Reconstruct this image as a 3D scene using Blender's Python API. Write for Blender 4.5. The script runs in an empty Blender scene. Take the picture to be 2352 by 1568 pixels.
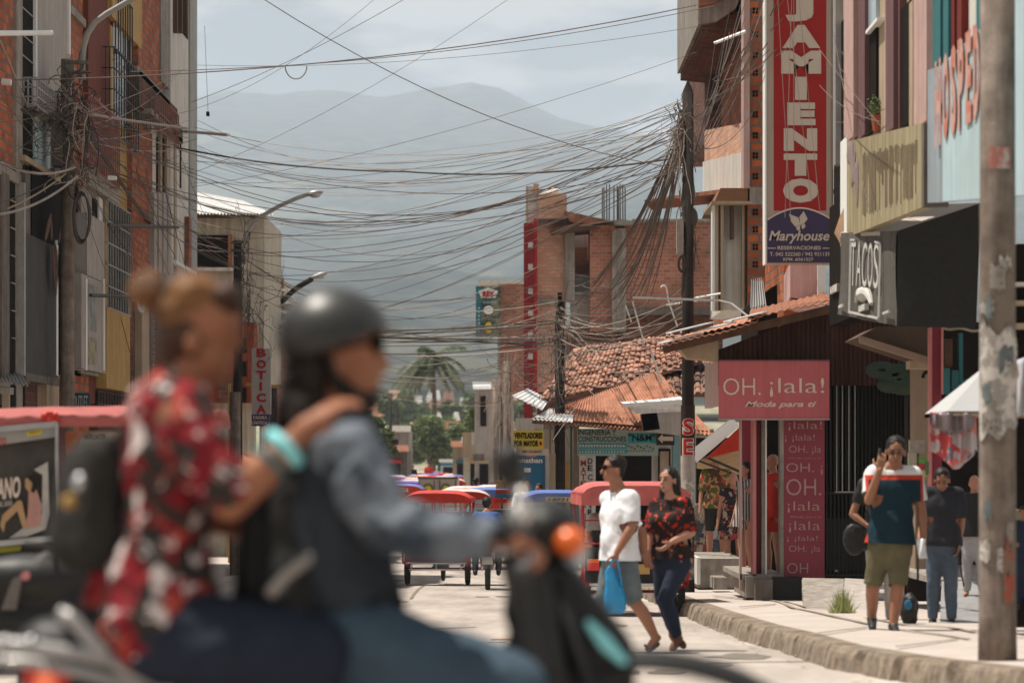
import bpy, bmesh, math, random
from mathutils import Vector, Matrix, noise
random.seed(7)
S = bpy.context.scene
COL = S.collection
R = math.radians
V = Vector

# ------------------------------------------------------------ camera, sky, sun
F = 6533.0            # focal length in units of a 2352 px wide picture (100 mm lens)
CX, HY = 1176.0, 1063.0
CAMZ = 1.0
cam_d = bpy.data.cameras.new('camera'); cam = bpy.data.objects.new('camera', cam_d); COL.objects.link(cam)
cam.location = (0, 0, CAMZ); cam.rotation_euler = (R(90), 0, 0)
cam_d.lens = 100; cam_d.sensor_width = 36; cam_d.shift_y = (HY-784)/2352
cam_d.clip_start = 0.5; cam_d.clip_end = 40000
cam_d.dof.use_dof = True; cam_d.dof.focus_distance = 42; cam_d.dof.aperture_fstop = 2.4
S.camera = cam
S.view_settings.view_transform = 'Standard'; S.view_settings.look = 'None'
S.view_settings.exposure = 0.62; S.view_settings.gamma = 1; S.view_settings.use_curve_mapping = False

SUN = V((-0.38, 0.10, 1.0)).normalized()       # towards the sun: high, from the left and a little behind the scene
elev = math.asin(SUN.z); azim = math.atan2(SUN.x, SUN.y)
w = bpy.data.worlds.new('World'); S.world = w; w.use_nodes = True
nt = w.node_tree; nt.nodes.clear(); N = nt.nodes.new; L = nt.links.new
out = N('ShaderNodeOutputWorld'); bg = N('ShaderNodeBackground'); sky = N('ShaderNodeTexSky')
sky.sky_type = 'NISHITA'; sky.sun_disc = False; sky.sun_elevation = elev; sky.sun_rotation = azim
sky.air_density = 1.0; sky.dust_density = 2.0; sky.ozone_density = 1.0
bg.inputs['Strength'].default_value = 0.05
L(sky.outputs[0], bg.inputs['Color'])
bg2 = N('ShaderNodeBackground'); bg2.inputs['Strength'].default_value = 0.36
tc = N('ShaderNodeTexCoord'); mp = N('ShaderNodeMapping'); mp.inputs['Scale'].default_value = (9, 9, 30)
nz = N('ShaderNodeTexNoise'); nz.inputs['Scale'].default_value = 1.3; nz.inputs['Detail'].default_value = 6; nz.inputs['Roughness'].default_value = .55
cr = N('ShaderNodeValToRGB'); cr.color_ramp.elements[0].position = .455; cr.color_ramp.elements[0].color = (.56, .61, .68, 1)
cr.color_ramp.elements[1].position = .56; cr.color_ramp.elements[1].color = (1.50, 1.47, 1.38, 1)
L(tc.outputs['Generated'], mp.inputs[0]); L(mp.outputs[0], nz.inputs['Vector']); L(nz.outputs[0], cr.inputs[0]); L(cr.outputs[0], bg2.inputs['Color'])
mx = N('ShaderNodeMixShader'); mx.inputs[0].default_value = .85
L(bg.outputs[0], mx.inputs[1]); L(bg2.outputs[0], mx.inputs[2]); L(mx.outputs[0], out.inputs[0])
sd = bpy.data.lights.new('sun', 'SUN'); sd.energy = 5.0; sd.angle = R(.55); sd.color = (1, .93, .83)
so = bpy.data.objects.new('sun', sd); COL.objects.link(so)
so.rotation_euler = SUN.to_track_quat('Z', 'Y').to_euler()
S.cycles.max_bounces = 6; S.cycles.diffuse_bounces = 3; S.cycles.volume_bounces = 1
S.cycles.use_denoising = True

# ------------------------------------------------------------ helpers
def P(x, y, d):
    """point seen at (x, y) of the 2352 px picture, d metres down the street"""
    return V(((x-CX)*d/F, d, CAMZ-(y-HY)*d/F))
def gz(d):
    if d < 55: return -.024*d
    if d < 230: return -1.32
    if d < 700: return -1.32+16.5*((d-230)/470)**1.3
    return 15.2

MATS = {}
def _pb(name):
    m = bpy.data.materials.new(name); m.use_nodes = True
    n = m.node_tree; return m, n, n.nodes['Principled BSDF'], n.nodes.new, n.links.new
def mat(name, col, rough=.8, var=.18, scale=4., bump=0., metal=0., streak=0., spec=.18, emit=0., col2=None, sc2=None, aniso=(1,1,1)):
    if name in MATS: return MATS[name]
    m, n, b, N, L = _pb(name)
    b.inputs['Roughness'].default_value = rough; b.inputs['Metallic'].default_value = metal
    b.inputs['Specular IOR Level'].default_value = spec
    tc = N('ShaderNodeTexCoord'); mp = N('ShaderNodeMapping'); mp.inputs['Scale'].default_value = aniso
    L(tc.outputs['Object'], mp.inputs[0])
    nz = N('ShaderNodeTexNoise'); nz.inputs['Scale'].default_value = scale; nz.inputs['Detail'].default_value = 7; nz.inputs['Roughness'].default_value = .65
    L(mp.outputs[0], nz.inputs['Vector'])
    cr = N('ShaderNodeValToRGB'); e = cr.color_ramp.elements
    e[0].position = .3; e[1].position = .7
    c2 = col2 or tuple(min(1, c*(1+var)) for c in col)
    c1 = col if col2 else tuple(c*(1-var) for c in col)
    e[0].color = (*c1, 1); e[1].color = (*c2, 1)
    if col2: e[0].position = .46; e[1].position = .54
    L(nz.outputs[0], cr.inputs[0]); last = cr.outputs[0]
    if streak:
        mp2 = N('ShaderNodeMapping'); mp2.inputs['Scale'].default_value = (5, 5, .35)
        L(tc.outputs['Object'], mp2.inputs[0])
        n2 = N('ShaderNodeTexNoise'); n2.inputs['Scale'].default_value = 1.6; n2.inputs['Detail'].default_value = 8; n2.inputs['Roughness'].default_value = .7
        L(mp2.outputs[0], n2.inputs['Vector'])
        r2 = N('ShaderNodeValToRGB'); r2.color_ramp.elements[0].position = .38; r2.color_ramp.elements[1].position = .6
        k = 1-streak
        r2.color_ramp.elements[0].color = (k, k*.94, k*.86, 1); r2.color_ramp.elements[1].color = (1, 1, 1, 1)
        L(n2.outputs[0], r2.inputs[0])
        mu = N('ShaderNodeMix'); mu.data_type = 'RGBA'; mu.blend_type = 'MULTIPLY'; mu.inputs[0].default_value = 1
        L(last, mu.inputs[6]); L(r2.outputs[0], mu.inputs[7]); last = mu.outputs[2]
    L(last, b.inputs['Base Color'])
    if emit:
        L(last, b.inputs['Emission Color']); b.inputs['Emission Strength'].default_value = emit
    if bump:
        bp = N('ShaderNodeBump'); bp.inputs['Strength'].default_value = bump; bp.inputs['Distance'].default_value = .02
        L(nz.outputs[0], bp.inputs['Height']); L(bp.outputs[0], b.inputs['Normal'])
    MATS[name] = m; return m
def brick(name, c1, c2, mortar, bw=.25, rh=.13, ms=.018, dirt=.35):
    if name in MATS: return MATS[name]
    m, n, b, N, L = _pb(name)
    b.inputs['Roughness'].default_value = .9; b.inputs['Specular IOR Level'].default_value = .15
    uv = N('ShaderNodeTexCoord'); br = N('ShaderNodeTexBrick')
    dn = N('ShaderNodeTexNoise'); dn.inputs['Scale'].default_value = 2.5; dn.inputs['Detail'].default_value = 3
    L(uv.outputs['UV'], dn.inputs['Vector'])
    va = N('ShaderNodeMix'); va.data_type = 'VECTOR'; va.inputs[0].default_value = .035
    L(uv.outputs['UV'], va.inputs[4]); L(dn.outputs['Color'], va.inputs[5]); L(va.outputs[1], br.inputs['Vector'])
    br.inputs['Scale'].default_value = 1; br.inputs['Brick Width'].default_value = bw; br.inputs['Row Height'].default_value = rh
    br.inputs['Mortar Size'].default_value = ms; br.inputs['Mortar Smooth'].default_value = .15; br.inputs['Bias'].default_value = 0
    br.inputs['Color1'].default_value = (*c1, 1); br.inputs['Color2'].default_value = (*c2, 1); br.inputs['Mortar'].default_value = (*mortar, 1)
    n2 = N('ShaderNodeTexNoise'); n2.inputs['Scale'].default_value = 1.1; n2.inputs['Detail'].default_value = 9; n2.inputs['Roughness'].default_value = .7
    L(uv.outputs['Object'], n2.inputs['Vector'])
    r2 = N('ShaderNodeValToRGB'); r2.color_ramp.elements[0].position = .35; r2.color_ramp.elements[1].position = .62
    k = 1-dirt; r2.color_ramp.elements[0].color = (k, k, k, 1); r2.color_ramp.elements[1].color = (1.0, 1.0, 1.0, 1)
    L(n2.outputs[0], r2.inputs[0])
    mu = N('ShaderNodeMix'); mu.data_type = 'RGBA'; mu.blend_type = 'MULTIPLY'; mu.inputs[0].default_value = 1
    L(br.outputs['Color'], mu.inputs[6]); L(r2.outputs[0], mu.inputs[7]); L(mu.outputs[2], b.inputs['Base Color'])
    bp = N('ShaderNodeBump'); bp.inputs['Strength'].default_value = .8; bp.inputs['Distance'].default_value = .02; bp.invert = True
    L(br.outputs['Fac'], bp.inputs['Height']); L(bp.outputs[0], b.inputs['Normal'])
    MATS[name] = m; return m
def leafmat(name, c1, c2, sc=1.5):
    if name in MATS: return MATS[name]
    m, n, b, N, L = _pb(name)
    b.inputs['Roughness'].default_value = .55; b.inputs['Specular IOR Level'].default_value = .3
    g = N('ShaderNodeNewGeometry'); nz = N('ShaderNodeTexNoise'); nz.inputs['Scale'].default_value = sc; nz.inputs['Detail'].default_value = 3
    L(g.outputs['Position'], nz.inputs['Vector'])
    ad = N('ShaderNodeMath'); ad.operation = 'MULTIPLY_ADD'; ad.inputs[1].default_value = .5
    L(g.outputs['Random Per Island'], ad.inputs[0]); L(nz.outputs[0], ad.inputs[2])
    cr = N('ShaderNodeValToRGB'); cr.color_ramp.elements[0].position = .4; cr.color_ramp.elements[1].position = 1.0
    cr.color_ramp.elements[0].color = (*c1, 1); cr.color_ramp.elements[1].color = (*c2, 1)
    L(ad.outputs[0], cr.inputs[0]); L(cr.outputs[0], b.inputs['Base Color'])
    tr = N('ShaderNodeBsdfTranslucent'); ms = N('ShaderNodeMixShader'); ms.inputs[0].default_value = .3
    L(cr.outputs[0], tr.inputs[0]); L(b.outputs[0], ms.inputs[1]); L(tr.outputs[0], ms.inputs[2])
    L(ms.outputs[0], n.nodes['Material Output'].inputs[0])
    MATS[name] = m; return m
def tilemat(name, c1, c2):
    m = leafmat(name, c1, c2, 1.2)
    n = m.node_tree; n.links.new(n.nodes['Principled BSDF'].outputs[0], n.nodes['Material Output'].inputs[0]); n.nodes['Principled BSDF'].inputs['Roughness'].default_value = .9; return m
def floral(name, base, spots, scale=9., dens=.42):
    """cloth with blotchy flowers: spots = [(colour, seed offset, threshold)]"""
    if name in MATS: return MATS[name]
    m, n, b, N, L = _pb(name)
    b.inputs['Roughness'].default_value = .85; b.inputs['Specular IOR Level'].default_value = .15
    tc = N('ShaderNodeTexCoord'); last = None
    for i, (c, off, th) in enumerate(spots):
        mp = N('ShaderNodeMapping'); mp.inputs['Location'].default_value = (off, off*1.7, off*.6)
        L(tc.outputs['Object'], mp.inputs[0])
        nz = N('ShaderNodeTexNoise'); nz.inputs['Scale'].default_value = scale*(1+.25*i); nz.inputs['Detail'].default_value = 2; nz.inputs['Distortion'].default_value = .6
        L(mp.outputs[0], nz.inputs['Vector'])
        r = N('ShaderNodeValToRGB'); r.color_ramp.elements[0].position = th; r.color_ramp.elements[1].position = th+.03
        L(nz.outputs[0], r.inputs[0])
        mi = N('ShaderNodeMix'); mi.data_type = 'RGBA'
        if last is None: mi.inputs[6].default_value = (*base, 1)
        else: L(last, mi.inputs[6])
        mi.inputs[7].default_value = (*c, 1); L(r.outputs[0], mi.inputs[0]); last = mi.outputs[2]
    L(last, b.inputs['Base Color']); MATS[name] = m; return m

def wl(p):
    v = V((0, 0, 0))
    while p is not None: v += p.location; p = p.parent
    return v
def tag(o, label, cat, group=None, kind=None):
    if label: o['label'] = label
    if cat: o['category'] = cat
    if group: o['group'] = group
    if kind: o['kind'] = kind
    return o
def thing(name, label, cat, loc=(0, 0, 0), group=None):
    o = bpy.data.objects.new(name, None); COL.objects.link(o); o.location = loc; o.empty_display_size = .2
    return tag(o, label, cat, group)
def boxuv(me):
    uvl = me.uv_layers.new(name='UVMap'); d = uvl.data
    vs = me.vertices
    for p in me.polygons:
        n = p.normal; a = (abs(n.x), abs(n.y), abs(n.z)); k = a.index(max(a))
        for li in p.loop_indices:
            c = vs[me.loops[li].vertex_index].co
            d[li].uv = (c.y, c.z) if k == 0 else ((c.x, c.z) if k == 1 else (c.x, c.y))
class MB:
    def __init__(s): s.v = []; s.f = []
    def add(s, vs, fs):
        o = len(s.v); s.v += [tuple(v) for v in vs]; s.f += [tuple(i+o for i in f) for f in fs]; return s
    def box(s, a, b):
        x0, x1 = sorted((a[0], b[0])); y0, y1 = sorted((a[1], b[1])); z0, z1 = sorted((a[2], b[2]))
        return s.add([(x0,y0,z0),(x1,y0,z0),(x1,y1,z0),(x0,y1,z0),(x0,y0,z1),(x1,y0,z1),(x1,y1,z1),(x0,y1,z1)],
            [(0,3,2,1),(4,5,6,7),(0,1,5,4),(1,2,6,5),(2,3,7,6),(3,0,4,7)])
    def prism(s, pts, off):
        """polygon pts extruded by the vector off"""
        n = len(pts); off = V(off); pts = [V(p) for p in pts]
        vs = pts+[p+off for p in pts]
        fs = [tuple(range(n)), tuple(range(2*n-1, n-1, -1))]+[(i, i+n, (i+1) % n+n, (i+1) % n) for i in range(n)]
        return s.add(vs, fs)
    def cb(s, x0, x1, y0, y1, d, th=.1):
        a = P(x0, y1, d); b = P(x1, y0, d); return s.box(a, (b.x, d+th, b.z))
    def bar(s, p0, p1, w, h=None):
        p0 = V(p0); p1 = V(p1); h = h or w; t = (p1-p0).normalized()
        u = t.cross(V((0, 0, 1)));  u = u.normalized() if u.length > 1e-3 else V((1, 0, 0))
        q = u.cross(t).normalized(); u = u*w/2; q = q*h/2
        vs = [p0-u-q, p0+u-q, p0+u+q, p0-u+q, p1-u-q, p1+u-q, p1+u+q, p1-u+q]
        return s.add(vs, [(0,3,2,1),(4,5,6,7),(0,1,5,4),(1,2,6,5),(2,3,7,6),(3,0,4,7)])
    def tube(s, pts, r, n=8, r1=None, closed=False):
        pts = [V(p) for p in pts]; m = len(pts); vs = []; fs = []; up = None
        for i, p in enumerate(pts):
            if closed: t = pts[(i+1) % m]-pts[i-1]
            else: t = pts[min(i+1, m-1)]-pts[max(i-1, 0)]
            t = t.normalized() if t.length > 1e-9 else V((0, 0, 1))
            if up is None: up = V((0, 0, 1)) if abs(t.z) < .9 else V((1, 0, 0))
            a = t.cross(up)
            if a.length < 1e-4: a = t.cross(V((1, .3, 0)))
            a.normalize(); b = a.cross(t).normalized(); up = b
            rr = r if r1 is None else r+(r1-r)*i/(m-1)
            for k in range(n):
                an = 2*math.pi*k/n; vs.append(p+a*math.cos(an)*rr+b*math.sin(an)*rr)
        for i in range(m if closed else m-1):
            j = (i+1) % m
            for k in range(n):
                k2 = (k+1) % n; fs.append((i*n+k, i*n+k2, j*n+k2, j*n+k))
        if not closed: fs.append(tuple(range(n-1, -1, -1))); fs.append(tuple((m-1)*n+k for k in range(n)))
        return s.add(vs, fs)
    def cap(s, p0, r0, p1, r1, n=12):
        p0 = V(p0); p1 = V(p1); t = p1-p0; L_ = t.length
        t = t/L_ if L_ > 1e-6 else V((0, 0, 1))
        a = t.cross(V((0, 0, 1)) if abs(t.z) < .9 else V((1, 0, 0))).normalized(); b = a.cross(t)
        vs = [p0-t*r0]; rings = []
        for j in (-60, -30, 0):
            q = R(j); rings.append((p0+t*r0*math.sin(q), r0*math.cos(q)))
        for j in (0, 30, 60):
            q = R(j); rings.append((p1+t*r1*math.sin(q), r1*math.cos(q)))
        for c, rr in rings:
            for k in range(n):
                an = 2*math.pi*k/n; vs.append(c+a*math.cos(an)*rr+b*math.sin(an)*rr)
        vs.append(p1+t*r1); fs = []; e = len(vs)-1
        for k in range(n):
            k2 = (k+1) % n; fs.append((0, 1+k2, 1+k)); fs.append((e, 1+5*n+k, 1+5*n+k2))
            for i in range(5): fs.append((1+i*n+k, 1+i*n+k2, 1+(i+1)*n+k2, 1+(i+1)*n+k))
        return s.add(vs, fs)
    def ell(s, c, r, rot=None, n=14, m=9):
        c = V(c); rot = rot or Matrix.Identity(3); vs = []; fs = []
        vs.append(c+rot @ V((0, 0, -r[2])))
        for i in range(1, m):
            q = math.pi*i/m-math.pi/2
            for k in range(n):
                an = 2*math.pi*k/n
                vs.append(c+rot @ V((r[0]*math.cos(q)*math.cos(an), r[1]*math.cos(q)*math.sin(an), r[2]*math.sin(q))))
        vs.append(c+rot @ V((0, 0, r[2]))); e = len(vs)-1
        for k in range(n):
            k2 = (k+1) % n; fs.append((0, 1+k2, 1+k)); fs.append((e, 1+(m-2)*n+k, 1+(m-2)*n+k2))
            for i in range(m-2): fs.append((1+i*n+k, 1+i*n+k2, 1+(i+1)*n+k2, 1+(i+1)*n+k))
        return s.add(vs, fs)
    def grid(s, fn, nu, nv, th=0):
        vs = [fn(i/nu, j/nv) for j in range(nv+1) for i in range(nu+1)]; W = nu+1
        fs = [(j*W+i, j*W+i+1, (j+1)*W+i+1, (j+1)*W+i) for j in range(nv) for i in range(nu)]
        if th:
            n = len(vs); o = V(th) if not isinstance(th, (int, float)) else V((0, 0, -th))
            vs = vs+[V(v)+o for v in vs]; fs = fs+[tuple(q+n for q in reversed(f)) for f in fs]
            ed = [(i, i+1) for i in range(nu)]+[(nv*W+i+1, nv*W+i) for i in range(nu)]
            ed += [((j+1)*W, j*W) for j in range(nv)]+[(j*W+nu, (j+1)*W+nu) for j in range(nv)]
            fs += [(b, a, a+n, b+n) for a, b in ed]
        return s.add(vs, fs)
    def corr(s, a, b, c, d_, waves=12, amp=.018, nv=2, th=.006, bend=0, jit=0):
        """corrugated sheet a-b (bottom edge) d-c (top edge): a,b,c,d corners in order"""
        a, b, c, d_ = map(V, (a, b, c, d_)); nrm = (b-a).cross(d_-a).normalized()
        def fn(u, v):
            p = (a*(1-u)+b*u)*(1-v)+(d_*(1-u)+c*u)*v
            return p+nrm*(amp*math.sin(u*waves*2*math.pi)+jit*noise.noise(p*1.3))
        return s.grid(fn, waves*6, nv, nrm*-th)
    def mesh(s, name):
        me = bpy.data.meshes.new(name); me.from_pydata(s.v, [], s.f); me.update(); return me
    def build(s, name, m, parent=None, smooth=False, fix=True, label=None):
        me = s.mesh(name)
        if fix:
            bm = bmesh.new(); bm.from_mesh(me); bmesh.ops.recalc_face_normals(bm, faces=bm.faces); bm.to_mesh(me); bm.free()
        boxuv(me)
        if smooth:
            me.polygons.foreach_set('use_smooth', [True]*len(me.polygons))
        if m is not None: me.materials.append(m)
        o = bpy.data.objects.new(name, me); COL.objects.link(o)
        if parent is not None: o.parent = parent; o.location = -wl(parent)
        if label: o['label'] = label
        return o
def remesh(mb, name, m, parent, vox=.012, it=3, wr=0., wf=9., smooth=True, cuts=()):
    me = mb.mesh(name); t = bpy.data.objects.new('tmp', me); COL.objects.link(t)
    md = t.modifiers.new('r', 'REMESH'); md.mode = 'VOXEL'; md.voxel_size = vox
    sm = t.modifiers.new('s', 'SMOOTH'); sm.factor = .5; sm.iterations = it
    dg = bpy.context.evaluated_depsgraph_get(); me2 = bpy.data.meshes.new_from_object(t.evaluated_get(dg))
    bpy.data.objects.remove(t); bpy.data.meshes.remove(me); me2.name = name
    if wr:
        for v in me2.vertices:
            p = v.co*wf; k = noise.noise(p)+.5*noise.noise(p*2.3+V((3, 1, 7)))
            v.co += v.normal*wr*(abs(k)*-2+.7)
    if cuts:
        bm = bmesh.new(); bm.from_mesh(me2)
        for (cp, cn, cr_) in cuts:
            cp = V(cp); cn = V(cn).normalized()
            gm = [f for f in bm.faces if (f.calc_center_median()-cp).length < cr_+.12]
            gv = {v for f in gm for v in f.verts}; ge = {e for f in gm for e in f.edges}
            bmesh.ops.bisect_plane(bm, geom=list(gv)+list(ge)+gm, plane_co=cp, plane_no=cn)
            dl_ = [v for v in bm.verts if (v.co-cp).dot(cn) > 1e-5 and (v.co-cp).length < cr_]
            bmesh.ops.delete(bm, geom=dl_, context='VERTS')
        bm.to_mesh(me2); bm.free()
    me2.materials.clear(); me2.materials.append(m); boxuv(me2)
    me2.polygons.foreach_set('use_smooth', [True]*len(me2.polygons))
    o = bpy.data.objects.new(name, me2); COL.objects.link(o)
    if parent is not None: o.parent = parent; o.location = -wl(parent)
    return o
_TX = {}
def textmesh(body, bold, shear):
    k = (body, bold, shear)
    if k in _TX: return _TX[k]
    c = bpy.data.curves.new('t', 'FONT'); c.body = body; c.offset = bold; c.shear = shear; c.resolution_u = 3
    o = bpy.data.objects.new('t', c); COL.objects.link(o); dg = bpy.context.evaluated_depsgraph_get()
    me = bpy.data.meshes.new_from_object(o.evaluated_get(dg))
    vs = [tuple(v.co) for v in me.vertices]; fs = [tuple(p.vertices) for p in me.polygons]
    bpy.data.objects.remove(o); bpy.data.curves.remove(c); bpy.data.meshes.remove(me)
    _TX[k] = (vs, fs); return _TX[k]
def text(body, O, U, Vv, m=None, parent=None, bold=0., shear=0., name='lettering', mb=None, out_=.004):
    """fit the words into the parallelogram with corner O and sides U (along the line) and Vv (up)"""
    vs, fs = textmesh(body, bold, shear)
    if not vs: return
    x0 = min(v[0] for v in vs); x1 = max(v[0] for v in vs); y0 = min(v[1] for v in vs); y1 = max(v[1] for v in vs)
    O, U, Vv = V(O), V(U), V(Vv); n = U.cross(Vv).normalized()*out_
    own = mb is None; mb = mb or MB()
    mb.add([O+n+U*((v[0]-x0)/(x1-x0))+Vv*((v[1]-y0)/(y1-y0)) for v in vs], fs)
    if own: return mb.build(name, m, parent, fix=False)
def ctext(body, x0, x1, y0, y1, d, m=None, parent=None, **k):
    a = P(x0, y1, d); b = P(x1, y0, d); return text(body, a, (b.x-a.x, 0, 0), (0, 0, b.z-a.z), m, parent, **k)
def copy_tree(o, parent=None):
    c = o.copy(); COL.objects.link(c)
    if parent is not None: c.parent = parent
    for ch in list(o.children): copy_tree(ch, c)
    return c
def retag(o, label, group=None):
    o['label'] = label
    if group: o['group'] = group
    return o

# facade helpers: a street-side plane at X, boxes given by what they span in the picture
class Fac:
    def __init__(s, X): s.X = X; s.sd = 1 if X < 0 else -1
    def d(s, x): return s.X*F/(x-CX)
    def box(s, mb, x0, x1, y0, y1, proud=0., th=.1):
        proud = proud if abs(proud) <= .06 else (abs(proud)**.5*.245 if proud > 0 else proud)
        proud = min(proud, .3) if proud > 0 else proud
        Xp = s.X+s.sd*proud; d0, d1 = Xp*F/(x0-CX), Xp*F/(x1-CX); dm = (d0+d1)/2
        return mb.box((s.X-s.sd*th, d0, CAMZ-(y1-HY)*dm/F), (s.X+s.sd*proud, d1, CAMZ-(y0-HY)*dm/F))
# ------------------------------------------------------------ materials
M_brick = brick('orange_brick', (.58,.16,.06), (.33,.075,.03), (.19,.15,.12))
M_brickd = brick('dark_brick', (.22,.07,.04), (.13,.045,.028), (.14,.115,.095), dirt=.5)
M_brickl = brick('pale_brick', (.78,.42,.28), (.66,.31,.19), (.48,.39,.31), bw=.2, rh=.095, ms=.014, dirt=.3)
M_brickr = brick('red_brick', (.54,.19,.11), (.34,.11,.065), (.34,.27,.22), bw=.2, rh=.095, ms=.014, dirt=.42)
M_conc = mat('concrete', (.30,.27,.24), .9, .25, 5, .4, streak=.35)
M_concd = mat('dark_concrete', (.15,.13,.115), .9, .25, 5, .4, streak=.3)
M_white = mat('white_plaster', (.62,.60,.56), .8, .08, 3, .15, streak=.22)
M_whitep = mat('white_trim', (.72,.71,.68), .6, .06, 4)
M_grey = mat('grey_plaster', (.38,.345,.32), .85, .12, 3, .15, streak=.2)
M_beige = mat('beige_plaster', (.48,.44,.36), .85, .12, 2, .2, streak=.3)
M_tan = mat('tan_plaster', (.40,.31,.22), .85, .12, 3, .2, streak=.2)
M_ochre = mat('ochre_paint', (.46,.29,.10), .75, .12, 4, .1, streak=.2)
M_dred = mat('dark_red_paint', (.16,.042,.026), .8, .12, 3, .1, streak=.15)
M_red = mat('red_paint', (.42,.02,.02), .6, .12, 4, streak=.15)
M_redd = mat('deep_red_paint', (.22,.012,.015), .6, .12, 4, streak=.15)
M_pink = mat('pink_paint', (.47,.32,.30), .75, .1, 3, .1, streak=.2)
M_mauve = mat('mauve_paint', (.15,.08,.085), .75, .1, 3, .1, streak=.2)
M_mag = mat('magenta_paint', (.26,.04,.06), .6, .1, 3, streak=.1)
M_coral = mat('coral_pink_paint', (.52,.20,.19), .7, .1, 3, streak=.15)
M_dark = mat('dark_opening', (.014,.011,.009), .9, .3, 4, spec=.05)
M_black = mat('black_paint', (.018,.017,.016), .5, .2, 5, spec=.25)
M_blackc = mat('black_canvas', (.028,.026,.023), .9, .15, 20, .2)
M_greyc = mat('grey_canvas', (.10,.092,.082), .9, .15, 14, .2, streak=.25)
M_canvt = mat('bleached_canvas', (.42,.36,.32), .9, .1, 10, .2)
M_teal = mat('teal_paint', (.03,.13,.14), .6, .1, 4)
M_blue = mat('blue_board', (.03,.14,.26), .6, .1, 3)
M_lblue = mat('pale_blue_board', (.42,.55,.60), .7, .08, 2, streak=.18)
M_yel = mat('yellow_board', (.62,.46,.04), .6, .08, 4)
M_yelb = mat('faded_yellow_board', (.34,.29,.18), .8, .12, 3, streak=.35)
M_purp = mat('purple_board', (.055,.035,.10), .6, .08, 4)
M_cream = mat('cream_letter_paint', (.62,.50,.42), .7, .05, 4)
M_wood = mat('dark_wood', (.10,.055,.035), .8, .3, 6, .3, aniso=(1,1,.2))
M_corrd = mat('dark_brown_sheet', (.075,.032,.022), .75, .2, 3, streak=.25)
M_rust = mat('rusty_sheet', (.28,.12,.07), .8, .45, 4, .2, streak=.25)
M_rustl = mat('pale_rust_sheet', (.42,.20,.13), .8, .35, 4, .2, streak=.15)
M_zinc = mat('zinc_sheet', (.62,.63,.64), .55, .1, 3, streak=.2, metal=.1)
M_tile = tilemat('clay_tile', (.085,.045,.032), (.44,.22,.145))
M_tile2 = tilemat('clay_tile_weathered', (.06,.038,.03), (.28,.15,.10))
M_glass = mat('window_glass', (.05,.06,.065), .12, .2, 2, spec=.6)
M_glassl = mat('bright_pane', (.35,.42,.46), .2, .1, 2, spec=.6)
M_iron = mat('dark_iron', (.05,.045,.04), .6, .2, 8)
M_steel = mat('chrome_steel', (.55,.55,.56), .25, .1, 8, metal=.8)
M_alu = mat('grey_metal', (.34,.33,.32), .45, .15, 6, metal=.4)
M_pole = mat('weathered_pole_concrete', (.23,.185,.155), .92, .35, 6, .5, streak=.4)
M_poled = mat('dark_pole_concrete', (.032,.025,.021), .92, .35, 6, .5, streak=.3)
M_wire = mat('cable_sheath', (.055,.045,.04), .6, .2, 3)
M_wirel = mat('pale_cable', (.34,.29,.25), .7, .2, 3)
M_wireb = mat('brown_cable', (.14,.105,.085), .7, .2, 3)
M_paper = mat('torn_paper', (.55,.50,.45), .9, .1, 9, col2=(.30,.27,.24))
M_leaf = leafmat('leaves', (.035,.060,.018), (.17,.21,.075))
M_leafp = leafmat('palm_leaves', (.022,.035,.014), (.13,.155,.065))
M_bark = mat('bark', (.12,.09,.06), .9, .3, 5, .5)
M_rub = mat('rubber', (.025,.024,.023), .8, .2, 9)
M_skin = mat('brown_skin', (.30,.135,.078), .5, .1, 12, spec=.35)
M_skinl = mat('light_skin', (.42,.21,.135), .5, .1, 12, spec=.35)
M_skind = mat('dark_skin', (.17,.072,.043), .5, .1, 12, spec=.35)
M_manq = mat('mannequin_plastic', (.42,.20,.13), .4, .05, 12)
M_hair = mat('black_hair', (.018,.013,.011), .5, .3, 30, .3, aniso=(1,1,.2))
M_hairb = mat('bleached_hair', (.19,.085,.034), .6, .3, 7, .4, col2=(.06,.028,.015))
M_umb = mat('umbrella_white', (.40,.40,.40), .8, .06, 5)
M_denim = mat('blue_denim', (.075,.10,.135), .9, .2, 12, .3)
M_denimj = mat('light_denim', (.16,.22,.29), .9, .25, 9, .3)
M_navy = mat('navy_cloth', (.022,.028,.05), .9, .15, 14, .2)
M_whitec = mat('white_cotton', (.74,.74,.76), .9, .03, 10, .2)
M_olive = mat('olive_cloth', (.13,.115,.065), .9, .15, 10, .2)
M_tealc = mat('dark_teal_cloth', (.013,.034,.045), .9, .12, 10, .2)
M_redc = mat('red_cloth', (.45,.035,.02), .85, .15, 8, .2)
M_bag = mat('blue_plastic_bag', (.01,.24,.50), .25, .2, 7, .6, spec=.6)
M_vinylp = mat('faded_pink_vinyl', (.46,.115,.105), .6, .25, 3, .1)
M_vinylr = mat('red_vinyl', (.55,.045,.03), .5, .15, 3, .1, streak=.1)
M_vinylb = mat('blue_vinyl', (.10,.16,.42), .5, .15, 3, .1)
M_vinylw = mat('pale_patterned_vinyl', (.62,.42,.38), .55, .1, 3, .1, col2=(.60,.55,.52))
M_orange = mat('orange_lens', (.75,.13,.01), .25, .05, 5, spec=.6)
M_redl = mat('red_lens', (.60,.02,.012), .25, .05, 5, spec=.6)
M_tealp = mat('teal_sticker', (.28,.72,.75), .35, .05, 5)
M_road = mat('street_concrete', (.35,.305,.27), .95, .34, .8, .3, aniso=(1.6,.3,1))
M_pave = mat('pavement_concrete', (.41,.355,.315), .95, .12, 1.5, .25)
M_kerb = mat('kerb_concrete', (.23,.185,.145), .95, .5, 9, .9, streak=.3)
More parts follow.
